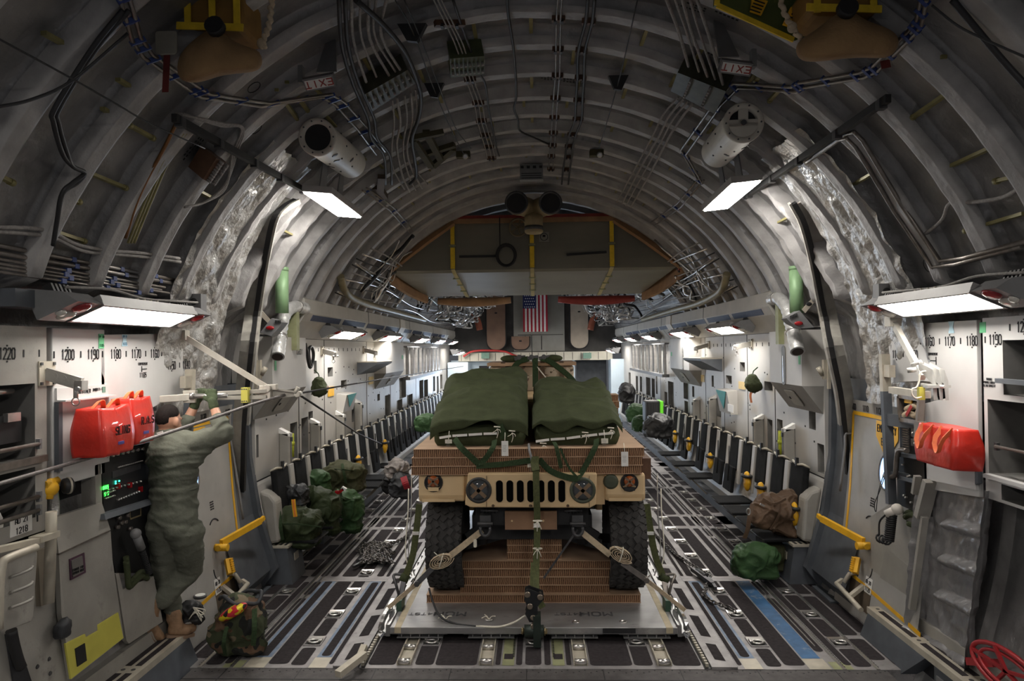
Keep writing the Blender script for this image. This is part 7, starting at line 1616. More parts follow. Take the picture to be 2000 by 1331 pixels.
def boot(heel, ball, toe, ank):
    mb = MB(); heel, ball, toe, ank = V(heel), V(ball), V(toe), V(ank); cap(mb, heel, ball, .044, .048); cap(mb, ball, toe, .048, .036); cap(mb, heel.lerp(ball, .25) + V((0, 0, .02)), ank, .050, .058)
    cap(mb, heel.lerp(ball, .5), ank.lerp(heel, .35), .05, .052); o = mb.build('boot', [M_BOOT], PM); voxel(o, .008, 4, .004, .05)
    mb = MB(); dn = (ball - ank); ax_ = (ball - heel).normalized(); dn = (dn - ax_ * dn.dot(ax_)).normalized(); sd = ax_.cross(dn)
    mb.prism([q + dn * .034 + sd * w_ for q, w_ in ((heel - ax_ * .042, -.028), (heel, -.042), (ball, -.05), (toe + ax_ * .025, -.03), (toe + ax_ * .025, .03), (ball, .05), (heel, .042), (heel - ax_ * .042, .028))], dn * .022)
    o2 = mb.build('boot_sole', M_SOLE, o, world=True); return o
boot(at(287, 1200, 5.30), at(302, 1237, 5.40), at(316, 1250, 5.47), at(307, 1172, 5.34)); boot(at(338, 1231, 5.50), at(362, 1231, 5.56), at(375, 1228, 5.60), at(339, 1195, 5.51))
# ------------------------------------------------------------------ static line retriever arms
AN = thing('anchor_boom', 'cream metal anchor arm with yellow clamps that the man is gripping on the left', 'arm', at(520, 768, 6.1))
p0, p1, p2 = at(300, 781, 5.42), at(396, 771, 5.60), at(522, 770, 5.75)
M_ARM = mat('cream_casting', (.52, .49, .43), .45, .3, .12, 12)
mb = MB(); mb.bar(p0, at(372, 776, 5.53), .03, .055); mb.bar(at(368, 772, 5.55), at(520, 764, 5.80), .03, .035); mb.bar(at(368, 779, 5.55), at(520, 776, 5.80), .03, .035); mb.box(at(372, 775, 5.54), (.10, .05, .10)); mb.build('beam', M_ARM, AN, bevel=.004)
mb = MB(); mb.cyl(at(374, 774, 5.50), at(444, 773, 5.58), .020, 14); mb.cyl(at(370, 774, 5.50), at(378, 774, 5.51), .028, 12); mb.build('grip_rod', M_STEEL, AN)
mb = MB(); c = at(480, 772, 5.72); mb.box(c, (.055, .06, .125)); mb.mi(1)
for e in (-1, 1):
    for k in (-1, 0, 1): mb.cyl(c + V((k * .018, -.034, e * .05)), c + V((k * .018, -.025, e * .05)), .006, 8)
mb.build('yellow_clamp', [M_YEL2, M_DSTEEL], AN)
mb = MB(); c = at(292, 779, 5.40); mb.box(c, (.07, .08, .20)); mb.mi(1)
for a, b in ((-1, 1), (1, 1), (0, 1.25), (-1, .75), (1, .75)): mb.box(c + V((a * .018, -.042, b * .07)), (.012, .006, .012))
mb.build('wall_bracket', [M_SLATE, M_STEEL], AN)
mb = MB(); mb.bar(at(357, 656, 5.75), at(521, 757, 5.85), .03, .045); mb.box(at(357, 655, 5.75), (.08, .08, .08)); mb.build('strut', M_ARM, AN)
mb = MB(); c = at(520, 768, 5.84); mb.box(c, (.10, .08, .13)); mb.cyl(c + V((.02, -.05, .04)), c + V((.02, .05, .04)), .035, 12); mb.cyl(c + V((-.06, -.05, 0)), c + V((-.06, .05, 0)), .022, 10); mb.box(c + V((.06, 0, .05)), (.07, .05, .05)); mb.cyl(c + V((-.09, 0, -.01)), c + V((-.02, 0, -.01)), .03, 10); mb.build('pivot_block', M_ARM, AN, bevel=.006)
mb = MB(); a = at(528, 766, 5.85); b = at(583, 770, 5.95); mb.prism([a + V((0, 0, .03)), b + V((0, 0, .015)), b - V((0, 0, .015)), a - V((0, 0, .065))], (0, .03, 0)); mb.bar(a + V((0, -.01, .03)), b + V((0, -.01, .015)), .04, .014); mb.cyl(b + V((-.02, -.03, .01)), b + V((.01, -.03, .06)), .018, 10); mb.cyl(b + V((0, -.04, 0)), b + V((0, .04, 0)), .025, 10); mb.build('nose_fitting', M_ARM, AN)
mb = MB(); pts = [at(-40, 958, 3.6), at(0, 945, 3.75), at(180, 893, 4.4), at(300, 855, 4.85), at(400, 822, 5.2), at(500, 788, 5.65), at(556, 772, 5.9)]; mb.tube(curve(pts, 4), .013, 8); tag(mb.build('anchor_cable', mat('grey_cable', (.20, .185, .18), .5, .4, .2, 60)), 'thick grey anchor cable crossing in front of the man up to the arm', 'cable')
mb = MB(); mb.tube([at(583, 769, 5.95), at(740, 742, 10.5), at(905, 716, 20)], .009, 7); tag(mb.build('anchor_cable', M_BCAB), 'thin dark anchor cable running forward from the arm along the left wall', 'cable')
mb = MB(); mb.tube([at(585, 772, 5.95), at(640, 808, 7.2), at(700, 848, 8.6), at(745, 868, 10)], .010, 7); tag(mb.build('anchor_cable', M_BCAB), 'dark cable sloping down from the arm toward the left seats', 'cable')
AR = thing('anchor_boom', 'folded cream anchor arm with silver jaws on the right panel', 'arm', at(1830, 760, 4.9))
mb = MB(); mb.bar(at(1746, 632, 5.6), at(1803, 738, 5.1), .035, .05); mb.bar(at(1741, 762, 5.5), at(1812, 772, 5.1), .05, .05); mb.box(at(1744, 628, 5.62), (.09, .09, .08)); mb.build('strut', M_ARM, AR)
mb = MB(); a, b, c = at(1802, 708, 5.0), at(1830, 722, 4.9), at(1838, 745, 4.9)
for k in range(3): q = V((.0 + .028 * k - .03, -.02 * k, 0)); mb.prism([a + q, b + q, c + q, c + q - V((0, 0, .13)), c + q + V((-.02, 0, -.13)), c + q - V((.03, 0, .02)), a + q - V((0, 0, .05))], (.012, .02, 0))
mb.box(at(1830, 755, 4.9), (.16, .06, .02)); mb.cyl(at(1780, 714, 5.05), at(1800, 706, 5.0), .014, 8); mb.cyl(at(1772, 724, 5.05), at(1790, 722, 5.02), .018, 8); mb.cyl(at(1800, 752, 5.0), at(1845, 756, 4.85), .012, 8); mb.build('jaw', mat('white_casting', (.62, .61, .58), .35, .4, .1, 12), AR)
mb = MB(); mb.tube(curve([at(x, y_, 4.95) for x, y_ in ((1815, 725), (1798, 728), (1795, 745), (1790, 757), (1782, 760), (1781, 770), (1788, 778), (1800, 776))], 4), .006, 6); mb.build('thin_cable', M_CORD, AR)
mb = MB(); mb.box(at(1799, 769, 5.0), (.04, .03, .09)); mb.build('yellow_block', M_YEL2, AR)
for s in (-1, 1):
    mb = MB(); c = at(501, 722, 7.25) if s < 0 else at(1617, 722, 7.25); mb.box(c, (.10, .05, .20)); mb.box(c + V((s * .10, 0, -.01)), (.14, .05, .14)); mb.cyl(c + V((-s * .1, 0, .02)), c + V((-s * .05, 0, -.06)), .025, 10); mb.bar(c + V((0, -.02, .2)), c + V((0, -.02, -.2)), .03, .03)
    tag(mb.build('door_track_bracket', M_CREAM), f'cream bracket fitting on the {"left" if s < 0 else "right"} door track near the black seal', 'bracket')
# ------------------------------------------------------------------ sidewall seats
M_SEAT = mat('black_seat_fabric', (.012, .0125, .0135), .9, 0, .25, 12, .2, 90)
matte(M_SEAT)
def seat_proto(s, pan, label, grp):
    t = thing('sidewall_seat', label, 'seat', (0, 0, 0), grp)
    mb = MB(); R = Matrix.Rotation(s * .10, 3, 'Y'); mb.rbox((s * 2.90, 0, .98), (.07, .40, .46), .03, R); mb.build('backrest', M_SEAT, t)
    mb = MB(); mb.tube(curve([(s * 2.96, -.17, 1.20), (s * 2.90, -.15, 1.235), (s * 2.89, 0, 1.215), (s * 2.90, .15, 1.235), (s * 2.96, .17, 1.20)], 4), .014, 7); mb.build('top_bar', M_CREAM, t)
    mb = MB(); mb.bx(s * 2.87, s * 2.90, -.02, .02, 1.2, 1.29); mb.build('strap_loop', M_BLACK, t)
    mb = MB(); mb.rbox((s * 2.87, .31, .90), (.03, .12, .62), .01, Matrix.Rotation(s * .10, 3, 'Y')); mb.build('side_rail', M_PANEL, t)
    if pan:
        mb = MB(); mb.rbox((s * 2.66, 0, .43), (.46, .44, .035), .03); mb.build('seat_pan', M_SEAT, t)
        mb = MB(); mb.tube([(s * 2.44, -.22, .43), (s * 2.44, .22, .43)], .014, 7); mb.build('front_tube', M_BLACK, t)
        mb = MB(); mb.bar((s * 2.50, .18, .41), (s * 2.86, .18, .04), .022, .022); mb.build('brace', M_CREAM, t)
    else:
        mb = MB(); mb.rbox((s * 2.80, 0, .62), (.05, .42, .36), .02, Matrix.Rotation(s * .14, 3, 'Y')); mb.build('seat_pan', M_SEAT, t)
        mb = MB(); mb.tube([(s * 2.78, -.1, 1.1), (s * 2.77, -.11, .85), (s * 2.75, -.1, .6)], .012, 6); mb.build('harness_strap', M_BLACK, t)
    return t
for s, sd in ((-1, 'left'), (1, 'right')):
    dn = seat_proto(s, True, f'black sidewall seat lowered flat on the {sd} wall', f'lowered seats on the {sd} wall'); up = seat_proto(s, False, f'black sidewall seat folded upright on the {sd} wall', f'folded seats on the {sd} wall')
    ud = uu = False; low = (0, 1, 2, 3, 5, 6, 8) if s < 0 else (0, 1, 2, 3, 6, 8, 10)
    for k in range(25):
        Y = 7.78 + .6 * k
        if k in low:
            if not ud: dn.location = (0, Y, 0); ud = True
            else: dup(dn, (0, Y, 0))
        else:
            if not uu: up.location = (0, Y, 0); uu = True
            else: dup(up, (0, Y, 0))
    t = thing('seat_step', f'grey step box with slatted top at the near end of the {sd} seat row', 'step', (s * 2.85, 7.5, 0)); mb = MB(); mb.prism([(s * 2.66, 7.45, 0), (s * 2.72, 7.45, .40), (s * 2.95, 7.45, .40), (s * 3.05, 7.45, 0)], (0, .42, 0)); mb.mi(1).prism([(s * 2.694, 7.6, .22), (s * 2.70, 7.6, .30), (s * 2.698, 7.72, .30), (s * 2.692, 7.72, .22)], (-s * .01, 0, 0)); mb.build('box_body', [M_SLATE, M_CREAM], t)
    mb = MB(); mb.bx(s * 2.70, s * 2.96, 7.43, 7.90, .40, .425); mb.mi(1)
    for k in range(4): mb.bx(s * (2.73 + .055 * k), s * (2.755 + .055 * k), 7.46, 7.88, .425, .43)
    mb.build('slatted_top', [M_CREAM, M_BLACK], t)
    mb = MB(); q = [(3.02, 1.02), (2.90, .98), (2.84, .90), (2.80, .46), (2.92, .44)]; mb.prism([(s * a, 7.44, b) for a, b in q], (0, .20, 0)); tag(mb.build('wall_fairing', M_WARM, bevel=.03), f'beige moulded fairing beside the nearest seat on the {sd} wall', 'fairing')
    mb = MB(); mb.bx(s * 2.80, s * 2.95, 9.0, 22.5, 0, .14); 
    for k in range(20): mb.mi(1).bx(s * 2.81, s * 2.93, 9.2 + k * .62, 9.6 + k * .62, .14, .145); mb.mi(0)
    tag(mb.build('foot_duct', [M_SLATE, M_GREY]), f'low grey duct along the floor under the {sd} seats', 'duct')
YV = [(1, 1459, 940), (1, 1486, 962), (1, 1551, 1004), (1, 1387, 900), (1, 1345, 868), (1, 1318, 853), (1, 1308, 846), (-1, 752, 872), (-1, 700, 905), (-1, 823, 830)]
y0_ = None
for k, (s, px, py) in enumerate(YV):
    c = atX(px, py, s * 2.80)
    if y0_ is None:
        y0_ = thing('life_vest_pouch', 'yellow pouch with a black band hanging on a seat', 'pouch', c, 'yellow pouches on the seats'); mb = MB(); mb.ell(c, (.045, .085, .13), 14, 10); o = mb.build('pouch', M_YEL, y0_); voxel(o, .014, 2, .008, .05); mb = MB(); mb.tube([c + V((.055 * math.cos(a), .10 * math.sin(a), .07)) for a in [2 * PI * q / 16 for q in range(16)]], .022, 6, closed=True); mb.build('black_band', M_BLACK, y0_)
    else: dup(y0_, c)
# ------------------------------------------------------------------ bags
def bag(name, label, c, d, m_, disp=.02, ds=.16, R=None, extra=(), cat='bag'):
    """soft sack: fused lumps with cloth folds; extra = further lumps (offset, semi axes)"""
    t = thing(name, label, cat, V(c) - V((0, 0, d[2]))); mb = MB(); mb.ell(c, d, 24, 14, R)
    e = V(d) * .80; mb.rbox(c, (e.x * 2.05, e.y * 2.05, e.z * 1.9), min(d) * .5, R); mb.rbox(V(c) - V((0, 0, d[2] * .55)), (e.x * 2.2, e.y * 2.1, d[2] * .75), min(d) * .5, R)
    for off, dd in extra: mb.ell(V(c) + V(off), dd, 16, 10)
    o = mb.build('bag_body', m_, t); voxel(o, max(.009, min(d) * .055), 5, disp * 1.5, ds); return t
M_DUF = mat('dark_green_nylon', (.030, .042, .018), .6, 0, .2, 9, .2, 50); M_DUF2 = mat('mid_green_nylon', (.040, .085, .034), .55, 0, .2, 9, .2, 50); M_OLV = mat('olive_canvas_bag', (.060, .062, .032), .75, 0, .2, 9, .2, 50)
matte(M_DUF, M_DUF2, M_OLV, M_SUIT)
def strap(t, pts, w_=.035, m_=None, side=(1, 0, 0), nm='carry_strap'):
    mb = MB(); mb.ribbon(curve(pts, 5), w_, .006, side); return mb.build(nm, m_ or M_GREENW, t)
b1 = bag('duffel_bag', 'dark green duffel bag nearest the camera on the left seats', at(577, 1030, 7.75), (.33, .26, .23), M_DUF, .022, .15); c = at(577, 1000, 7.5)
strap(b1, [at(545, 1000, 7.55), at(548, 1030, 7.47), at(552, 1055, 7.5)], .04, side=(1, 0, .1)); strap(b1, [at(530, 1026, 7.6), at(575, 1024, 7.46), at(628, 1030, 7.6)], .012, side=(0, 0, 1), nm='zip')
t = thing('luggage_tag', 'orange and yellow streamer tag hanging from the black backpack on the duffel bag', 'tag', at(576, 990, 7.4)); mb = MB(); pts = curve([at(573, 976, 7.42), at(574, 988, 7.42), at(577, 1010, 7.43)], 4); mb.ribbon(pts, .045, .003, (1, 0, 0)); mb.mi(1).ribbon([p - V((0, .004, 0)) for p in pts], .018, .003, (1, 0, 0)); mb.build('streamer', [M_YEL, mat('orange_cloth', (.75, .22, .04), .7, 0, .1, 9)], t)
b2 = bag('backpack', 'black backpack lying on top of the dark green duffel bag', at(570, 968, 8.0), (.22, .17, .12), mat('black_nylon', (.03, .032, .036), .6, 0, .2, 12), .015, .10, None, [((.1, .0, .03), (.1, .14, .11))])
strap(b2, [at(560, 950, 7.85), at(575, 958, 7.8), at(588, 975, 7.82)], .03, M_BLACK)
b3 = bag('duffel_bag', 'mid green duffel bag behind the dark green duffel on the left seats', at(632, 1000, 8.3), (.22, .2, .27), M_DUF, .022, .14, None, [((-.08, .0, .17), (.17, .18, .12))])
b4 = bag('duffel_bag', 'green duffel bag with red tags beside the aisle in the left pile', at(676, 998, 8.9), (.24, .22, .28), M_DUF2, .022, .14)
mb = MB(); 
for px, py, m_ in ((660, 962, 0), (668, 958, 0), (655, 967, 0), (672, 955, 1)): mb.cur = m_; mb.box(at(px, py, 8.62), (.06, .05, .035), Matrix.Rotation(px * .3, 3, 'Y'))
mb.build('bag_tag', [M_RED, M_WHITE], b4)
strap(b4, [at(650, 960, 8.75), at(676, 975, 8.6), at(700, 975, 8.7)], .03); strap(b4, [at(665, 955, 8.7), at(668, 985, 8.58), at(675, 1010, 8.6)], .03)
b5 = bag('kit_bag', 'large olive canvas kit bag at the back of the left pile', at(672, 931, 9.3), (.33, .26, .21), M_OLV, .022, .16)
strap(b5, [at(668, 906, 9.15), at(672, 925, 9.02), at(676, 945, 9.04)], .035); strap(b5, [at(640, 915, 9.2), at(672, 918, 9.03), at(708, 922, 9.2)], .02)
b6 = bag('duffel_bag', 'small bright green bag between the black backpack and the olive kit bag', at(622, 940, 8.8), (.17, .17, .15), M_DUF2, .015, .12)
b7 = bag('rucksack', 'camouflage jacket draped on a bag by the left aisle beside the truck', at(778, 918, 11.0), (.20, .18, .17), mat('grey_camo_cloth', (.22, .20, .19), .85, 0, .45, 14, .3, 40), .025, .12)
b8 = bag('backpack', 'black and red backpack on the floor by the left aisle below the camouflage jacket', at(784, 948, 10.9), (.19, .17, .21), mat('black_nylon', (.03, .032, .036), .6, 0, .2, 12), .018, .12)
mb = MB(); mb.ribbon(curve([at(788, 932, 10.66), at(792, 945, 10.62), at(796, 955, 10.66)], 4), .10, .02, (1, 0, 0)); mb.build('red_panel', mat('red_nylon', (.32, .012, .025), .6, 0, .2, 12), b8)
b9 = bag('duffel_bag', 'dark bag on the floor at the left of the black and red backpack', at(766, 945, 11.2), (.16, .2, .16), M_BLACK, .015, .12)
bb = bag('backpack', 'brown backpack standing on the nearest seat on the right', at(1512, 1003, 7.75), (.27, .22, .21), mat('coyote_brown_nylon', (.105, .062, .036), .7, 0, .2, 9, .2, 60), .022, .13, Matrix.Rotation(.35, 3, 'Y'), [((.16, .05, .13), (.14, .16, .13)), ((-.14, -.05, .0), (.15, .15, .17)), ((-.03, -.14, .06), (.12, .07, .08))])
strap(bb, [at(1470, 985, 7.55), at(1464, 1010, 7.5), at(1460, 1035, 7.5), at(1454, 1052, 7.52)], .045, mat('coyote_brown_nylon', (.105, .062, .036), .7)); strap(bb, [at(1490, 975, 7.5), at(1512, 985, 7.42), at(1535, 975, 7.5)], .025, mat('coyote_brown_nylon', (.105, .062, .036), .7), (0, 0, 1)); strap(bb, [at(1525, 985, 7.45), at(1520, 1010, 7.45), at(1505, 1035, 7.5)], .02, mat('coyote_brown_nylon', (.105, .062, .036), .7))
mb = MB(); p = at(1462, 1000, 7.46); mb.tube([p + V((.02 * math.cos(a), 0, .035 * math.sin(a))) for a in [2 * PI * q / 12 for q in range(12)]], .006, 6, closed=True); p = at(1489, 987, 7.42); mb.box(p, (.05, .01, .02), Matrix.Rotation(.5, 3, 'Y')); mb.build('buckle', M_STEEL, bb)
bg = bag('duffel_bag', 'green duffel bag on the floor under the brown backpack seat on the right', at(1476, 1094, 7.45), (.26, .24, .185), M_DUF2, .02, .15)
bag('duffel_bag', 'olive bag wedged behind the green duffel under the right seats', at(1510, 1085, 7.8), (.16, .2, .17), M_OLV, .015, .12)
bag('duffel_bag', 'big black duffel bag on the far right seats', at(1286, 832, 12.6), (.28, .32, .22), M_BLACK, .02, .16); bag('duffel_bag', 'green sack on the far right seats beside the black suitcase', at(1243, 808, 15.5), (.24, .24, .22), M_DUF2, .018, .15); bag('duffel_bag', 'small green sack below the other green sack on the far right', at(1252, 828, 14.5), (.20, .2, .17), M_DUF2, .018, .15)
bag('hanging_pack', 'black pack hanging on the far right wall', at(1224, 768, 17.5), (.22, .25, .26), M_BLACK, .02, .15)
t = thing('suitcase', 'black ribbed suitcase with a lime green edge standing on the far right seats', 'suitcase', at(1276, 812, 14)); c = at(1272, 803, 14); mb = MB(); mb.rbox(c, (.30, .4, .42), .05)
for k in range(6): mb.box(c + V((-.13 + .05 * k, -.2, 0)), (.02, .02, .38))
mb.build('shell', M_BLACK, t); mb = MB(); mb.rbox(c + V((.17, -.02, 0)), (.07, .42, .42), .02); mb.build('lime_edge', mat('lime_plastic', (.16, .75, .03), .5, 0, .05, 9), t)
bag('duffel_bag', 'green bag behind the truck on the far left beside the brown honeycomb block', at(836, 826, 13), (.25, .3, .17), M_DUF2, .015, .15)
# camouflage rucksack on the ramp sill
ck = camo('woodland_camo', (.045, .055, .025), (((.11, .062, .035), 6, .54), ((.008, .009, .008), 8, .58), ((.17, .135, .085), 7, .66)))
c = atZ(455, 1296, 0) + V((0, .16, .25)); t = bag('camouflage_rucksack', 'open woodland camouflage rucksack on the floor beside the left ledge', c, (.22, .17, .25), ck, .018, .14, None, [((.10, -.10, .0), (.12, .08, .15)), ((-.1, -.08, -.04), (.12, .08, .16)), ((0, 0, -.16), (.21, .16, .09))])
mb = MB(); mb.tube([c + V((.17 * math.cos(a), .12 * math.sin(a), .225 + .03 * math.sin(2 * a) + .015 * math.sin(5 * a))) for a in [2 * PI * q / 20 for q in range(20)]], .017, 8, closed=True); mb.build('black_rim', mat('black_nylon', (.03, .032, .036), .6), t); strap(t, [at(497, 1190, 5.62), at(497, 1225, 5.52), at(495, 1262, 5.52)], .04); strap(t, [at(443, 1225, 5.5), at(437, 1255, 5.45), at(440, 1280, 5.5)], .03)
mb = MB(); p = at(455, 1196, 5.56); mb.ell(p, (.13, .07, .045), 18, 10, Matrix.Rotation(-.5, 3, 'Y')); o = mb.build('snack_bag', mat('printed_foil', (.6, .03, .03), .3, .2, 0), None); tag(o, 'red and yellow snack bag sticking out of the camouflage rucksack', 'snack bag')
pm = MATS['printed_foil']; nt, bs = nodes_of(pm); tc = nt.nodes.new('ShaderNodeTexCoord'); vo = nt.nodes.new('ShaderNodeTexVoronoi'); vo.inputs['Scale'].default_value = 26; nt.links.new(tc.outputs['Object'], vo.inputs[0]); sp = nt.nodes.new('ShaderNodeSeparateColor'); nt.links.new(vo.outputs['Color'], sp.inputs[0]); rp = nt.nodes.new('ShaderNodeValToRGB'); rp.color_ramp.interpolation = 'CONSTANT'
for k, (q, cc) in enumerate(((0, (.6, .02, .03)), (.35, (.75, .6, .02)), (.62, (.02, .015, .015)), (.8, (.55, .03, .05)))):
    e = rp.color_ramp.elements[k] if k < 2 else rp.color_ramp.elements.new(q); e.position = q; e.color = (*cc, 1)
nt.links.new(sp.outputs[0], rp.inputs[0]); nt.links.new(rp.outputs[0], bs.inputs['Base Color'])
c = at(375, 1195, 5.62); t = bag('tool_pouch', 'black pouch with pale cords on the left ledge in front of the boots', c, (.10, .09, .09), M_BLACK, .015, .07)
for k in range(4):
    mb = MB(); mb.tube(curve([c + V((.02 + .02 * k, -.09, .03 * k - .03)), c + V((.09, -.10 + .01 * k, .05 - .02 * k)), c + V((.12 + .01 * k, -.08, -.05 + .03 * k)), c + V((.06, -.1, .07))], 5), .004, 5); mb.build('pale_cord', M_CORD, t)
mb = MB(); p = at(391, 1168, 5.9); mb.lathe(p, (0, 0, 1), [(.05, 0), (.055, .005), (.055, .02), (.045, .024)], 18); mb.mi(1).lathe(p, (0, 0, 1), [(.042, .0245), (.04, .026)], 18); tag(mb.build('gauge', [M_DSTEEL, M_WHITE]), 'small round white gauge lying on the left ledge above the rucksack', 'gauge')
# ------------------------------------------------------------------ overhead
def run(name, pts, r, m_, label, cat, inset=.14, seg=7, group=None, smooth=5):
    """pipe or cable lying on the ceiling ribs through the given sight points (px, py[, inset])"""
    P = [onsh(q[0], q[1], q[2] if len(q) > 2 else inset) for q in pts]; mb = MB(); mb.tube(curve(P, smooth) if smooth else P, r, seg)
    return tag(mb.build(name, m_), label, cat, group)
def two(name, pts, dpx, r, m_, label, cat, inset=.14, clips=True):
    t = thing(name, label, cat, onsh(*pts[0][:2], inset)); 
    for e in (0, 1):
        P = [onsh(q[0] + dpx[0] * e, q[1] + dpx[1] * e, inset) for q in pts]; mb = MB(); mb.tube(P, r, 8)
        for p in P[1:-1]: mb.ell(p, (r, r, r), 8, 6)
        mb.build('tube_run', m_, t)
    if clips:
        for q, q2 in zip(pts, pts[1:]):
            for k in (.12, .6):
                a = (q[0] + (q2[0] - q[0]) * k, q[1] + (q2[1] - q[1]) * k); p = onsh(a[0], a[1], inset); p2 = onsh(a[0] + dpx[0], a[1] + dpx[1], inset); mb = MB(); d = (p2 - p).normalized(); mb.bar(p - d * r * 1.3, p2 + d * r * 1.3, r * 1.8, r * 2.2); mb.build('clip', M_BCLIP, t)
    return t
# white cylinders
def cyl_unit(s, label):
    if s < 0: a, b = at(620, 268, 5.4), at(687, 320, 6.65)
    else: a, b = at(1452, 240, 5.2), at(1400, 298, 6.35)
    t = thing('white_cylinder', label, 'cylinder', a); d = (b - a).normalized(); L = (b - a).length; r = .150
    mw = mat('aged_white', (.60, .565, .50), .5, 0, .07, 5)
    mb = MB(); mb.lathe(a, d, [(r * .70, .10), (r * .70, .0), (r * .95, -.012), (r, .0), (r, .02), (r * .96, .025), (r * .96, L - .05), (r * .7, L)], 36)
    mb.build('tube_body', mw, t)
    mb = MB(); mb.lathe(a + d * (.02 if s < 0 else .05), d, [(r * .72, 0), (r * .72, .004)], 28); mb.build('dark_mouth', M_BLACK, t)
    u = d.cross(V((0, 0, 1))).normalized(); v = u.cross(d)
    mb = MB()
    for k in range(10): an = 2 * PI * k / 10; mb.lathe(a - d * .012 + (u * math.cos(an) + v * math.sin(an)) * r * .85, d, [(.007, -.004), (.007, .004)], 6)
    for k in range(8):
        for q in (.3, .62): an = 2 * PI * k / 8; mb.box(a + d * L * q + (u * math.cos(an) + v * math.sin(an)) * r * .97, (.012, .012, .012))
    for an, q in ((-1.2, .25), (-1.9, .42), (-.6, .5), (-1.0, .12)):
        p = [a + d * (L * q + .05 * k / 6) + (u * math.cos(an + .12 * k / 3) + v * math.sin(an + .12 * k / 3)) * r * .975 for k in range(7)]; mb.ribbon(p, .02, .006, d)
    mb.build('screw', M_DSTEEL, t)
    if s > 0:
        mb = MB(); R = Matrix((u, d, v)).transposed(); mb.box(a + d * .01, (r * 1.9, .02, .05), R); mb.box(a + v * r * .45 + d * .01, (.07, .02, r * .95), R); q = [a + (u * math.cos(x) + v * math.sin(x)) * r * .9 for x in [PI + PI * k / 12 for k in range(13)]]; mb.prism(q, d * .02); mb.mi(1).lathe(a - d * .02, d, [(.02, 0), (.02, .02)], 12); mb.build('cross_brace', [mw, M_DSTEEL], t)
    mb = MB(); c = a + d * L * .55; o = V((-c.x, 0, ZC - c.z)).normalized() * -1; mb.bar(c + o * r * .8, c + o * (r + .18), .06, .10, d); mb.build('mount', M_DSTEEL, t)
cyl_unit(-1, 'open ended white cylinder hanging from the ceiling on the left'); cyl_unit(1, 'white cylinder with a cross braced mouth hanging from the ceiling on the right')
# exit signs (hung so that they read from the other side)
for s, px, py in ((-1, 625, 160), (1, 1436, 131)):
    sd = 'left' if s < 0 else 'right'; c = at(px, py, 4.7); t = thing('exit_sign', f'grey bracketed EXIT sign hanging from the {sd} ceiling', 'sign', c)
    n = V((0, -.75, -.66)); u = V((-1, 0, s * .16)).normalized(); up = n.cross(u).normalized(); R = Matrix((u, -n, up)).transposed()
    if up.z > 0: up = -up
    mb = MB(); mb.box(c, (.21, .05, .085), R); mb.mi(1).box(c + n * .026, (.19, .004, .062), R); mb.mi(0).box(c + V((-.13 if s < 0 else .12, .0, .05)), (.03, .06, .12)); mb.build('sign_box', [M_GREY, M_WHITE], t)
    mb = MB(); letters(mb, 'EXIT', c + n * .030, u, up, n, .042, .85, .17, .003); mb.build('exit_text', mat('exit_red', (.35, .05, .04), .6, 0, 0), t)
    mb = MB(); a = at(px + 12 * (1 if s < 0 else -1), py - 20, 4.75); b = at(px + (24 if s < 0 else -38), py - 105, 4.85); mb.prism([a + V((-.07, 0, 0)), a + V((.07, 0, 0)), b + V((.02, 0, 0)), b - V((.02, 0, 0))], (0, .02, 0)); mb.build('bracket', M_GREY, t)
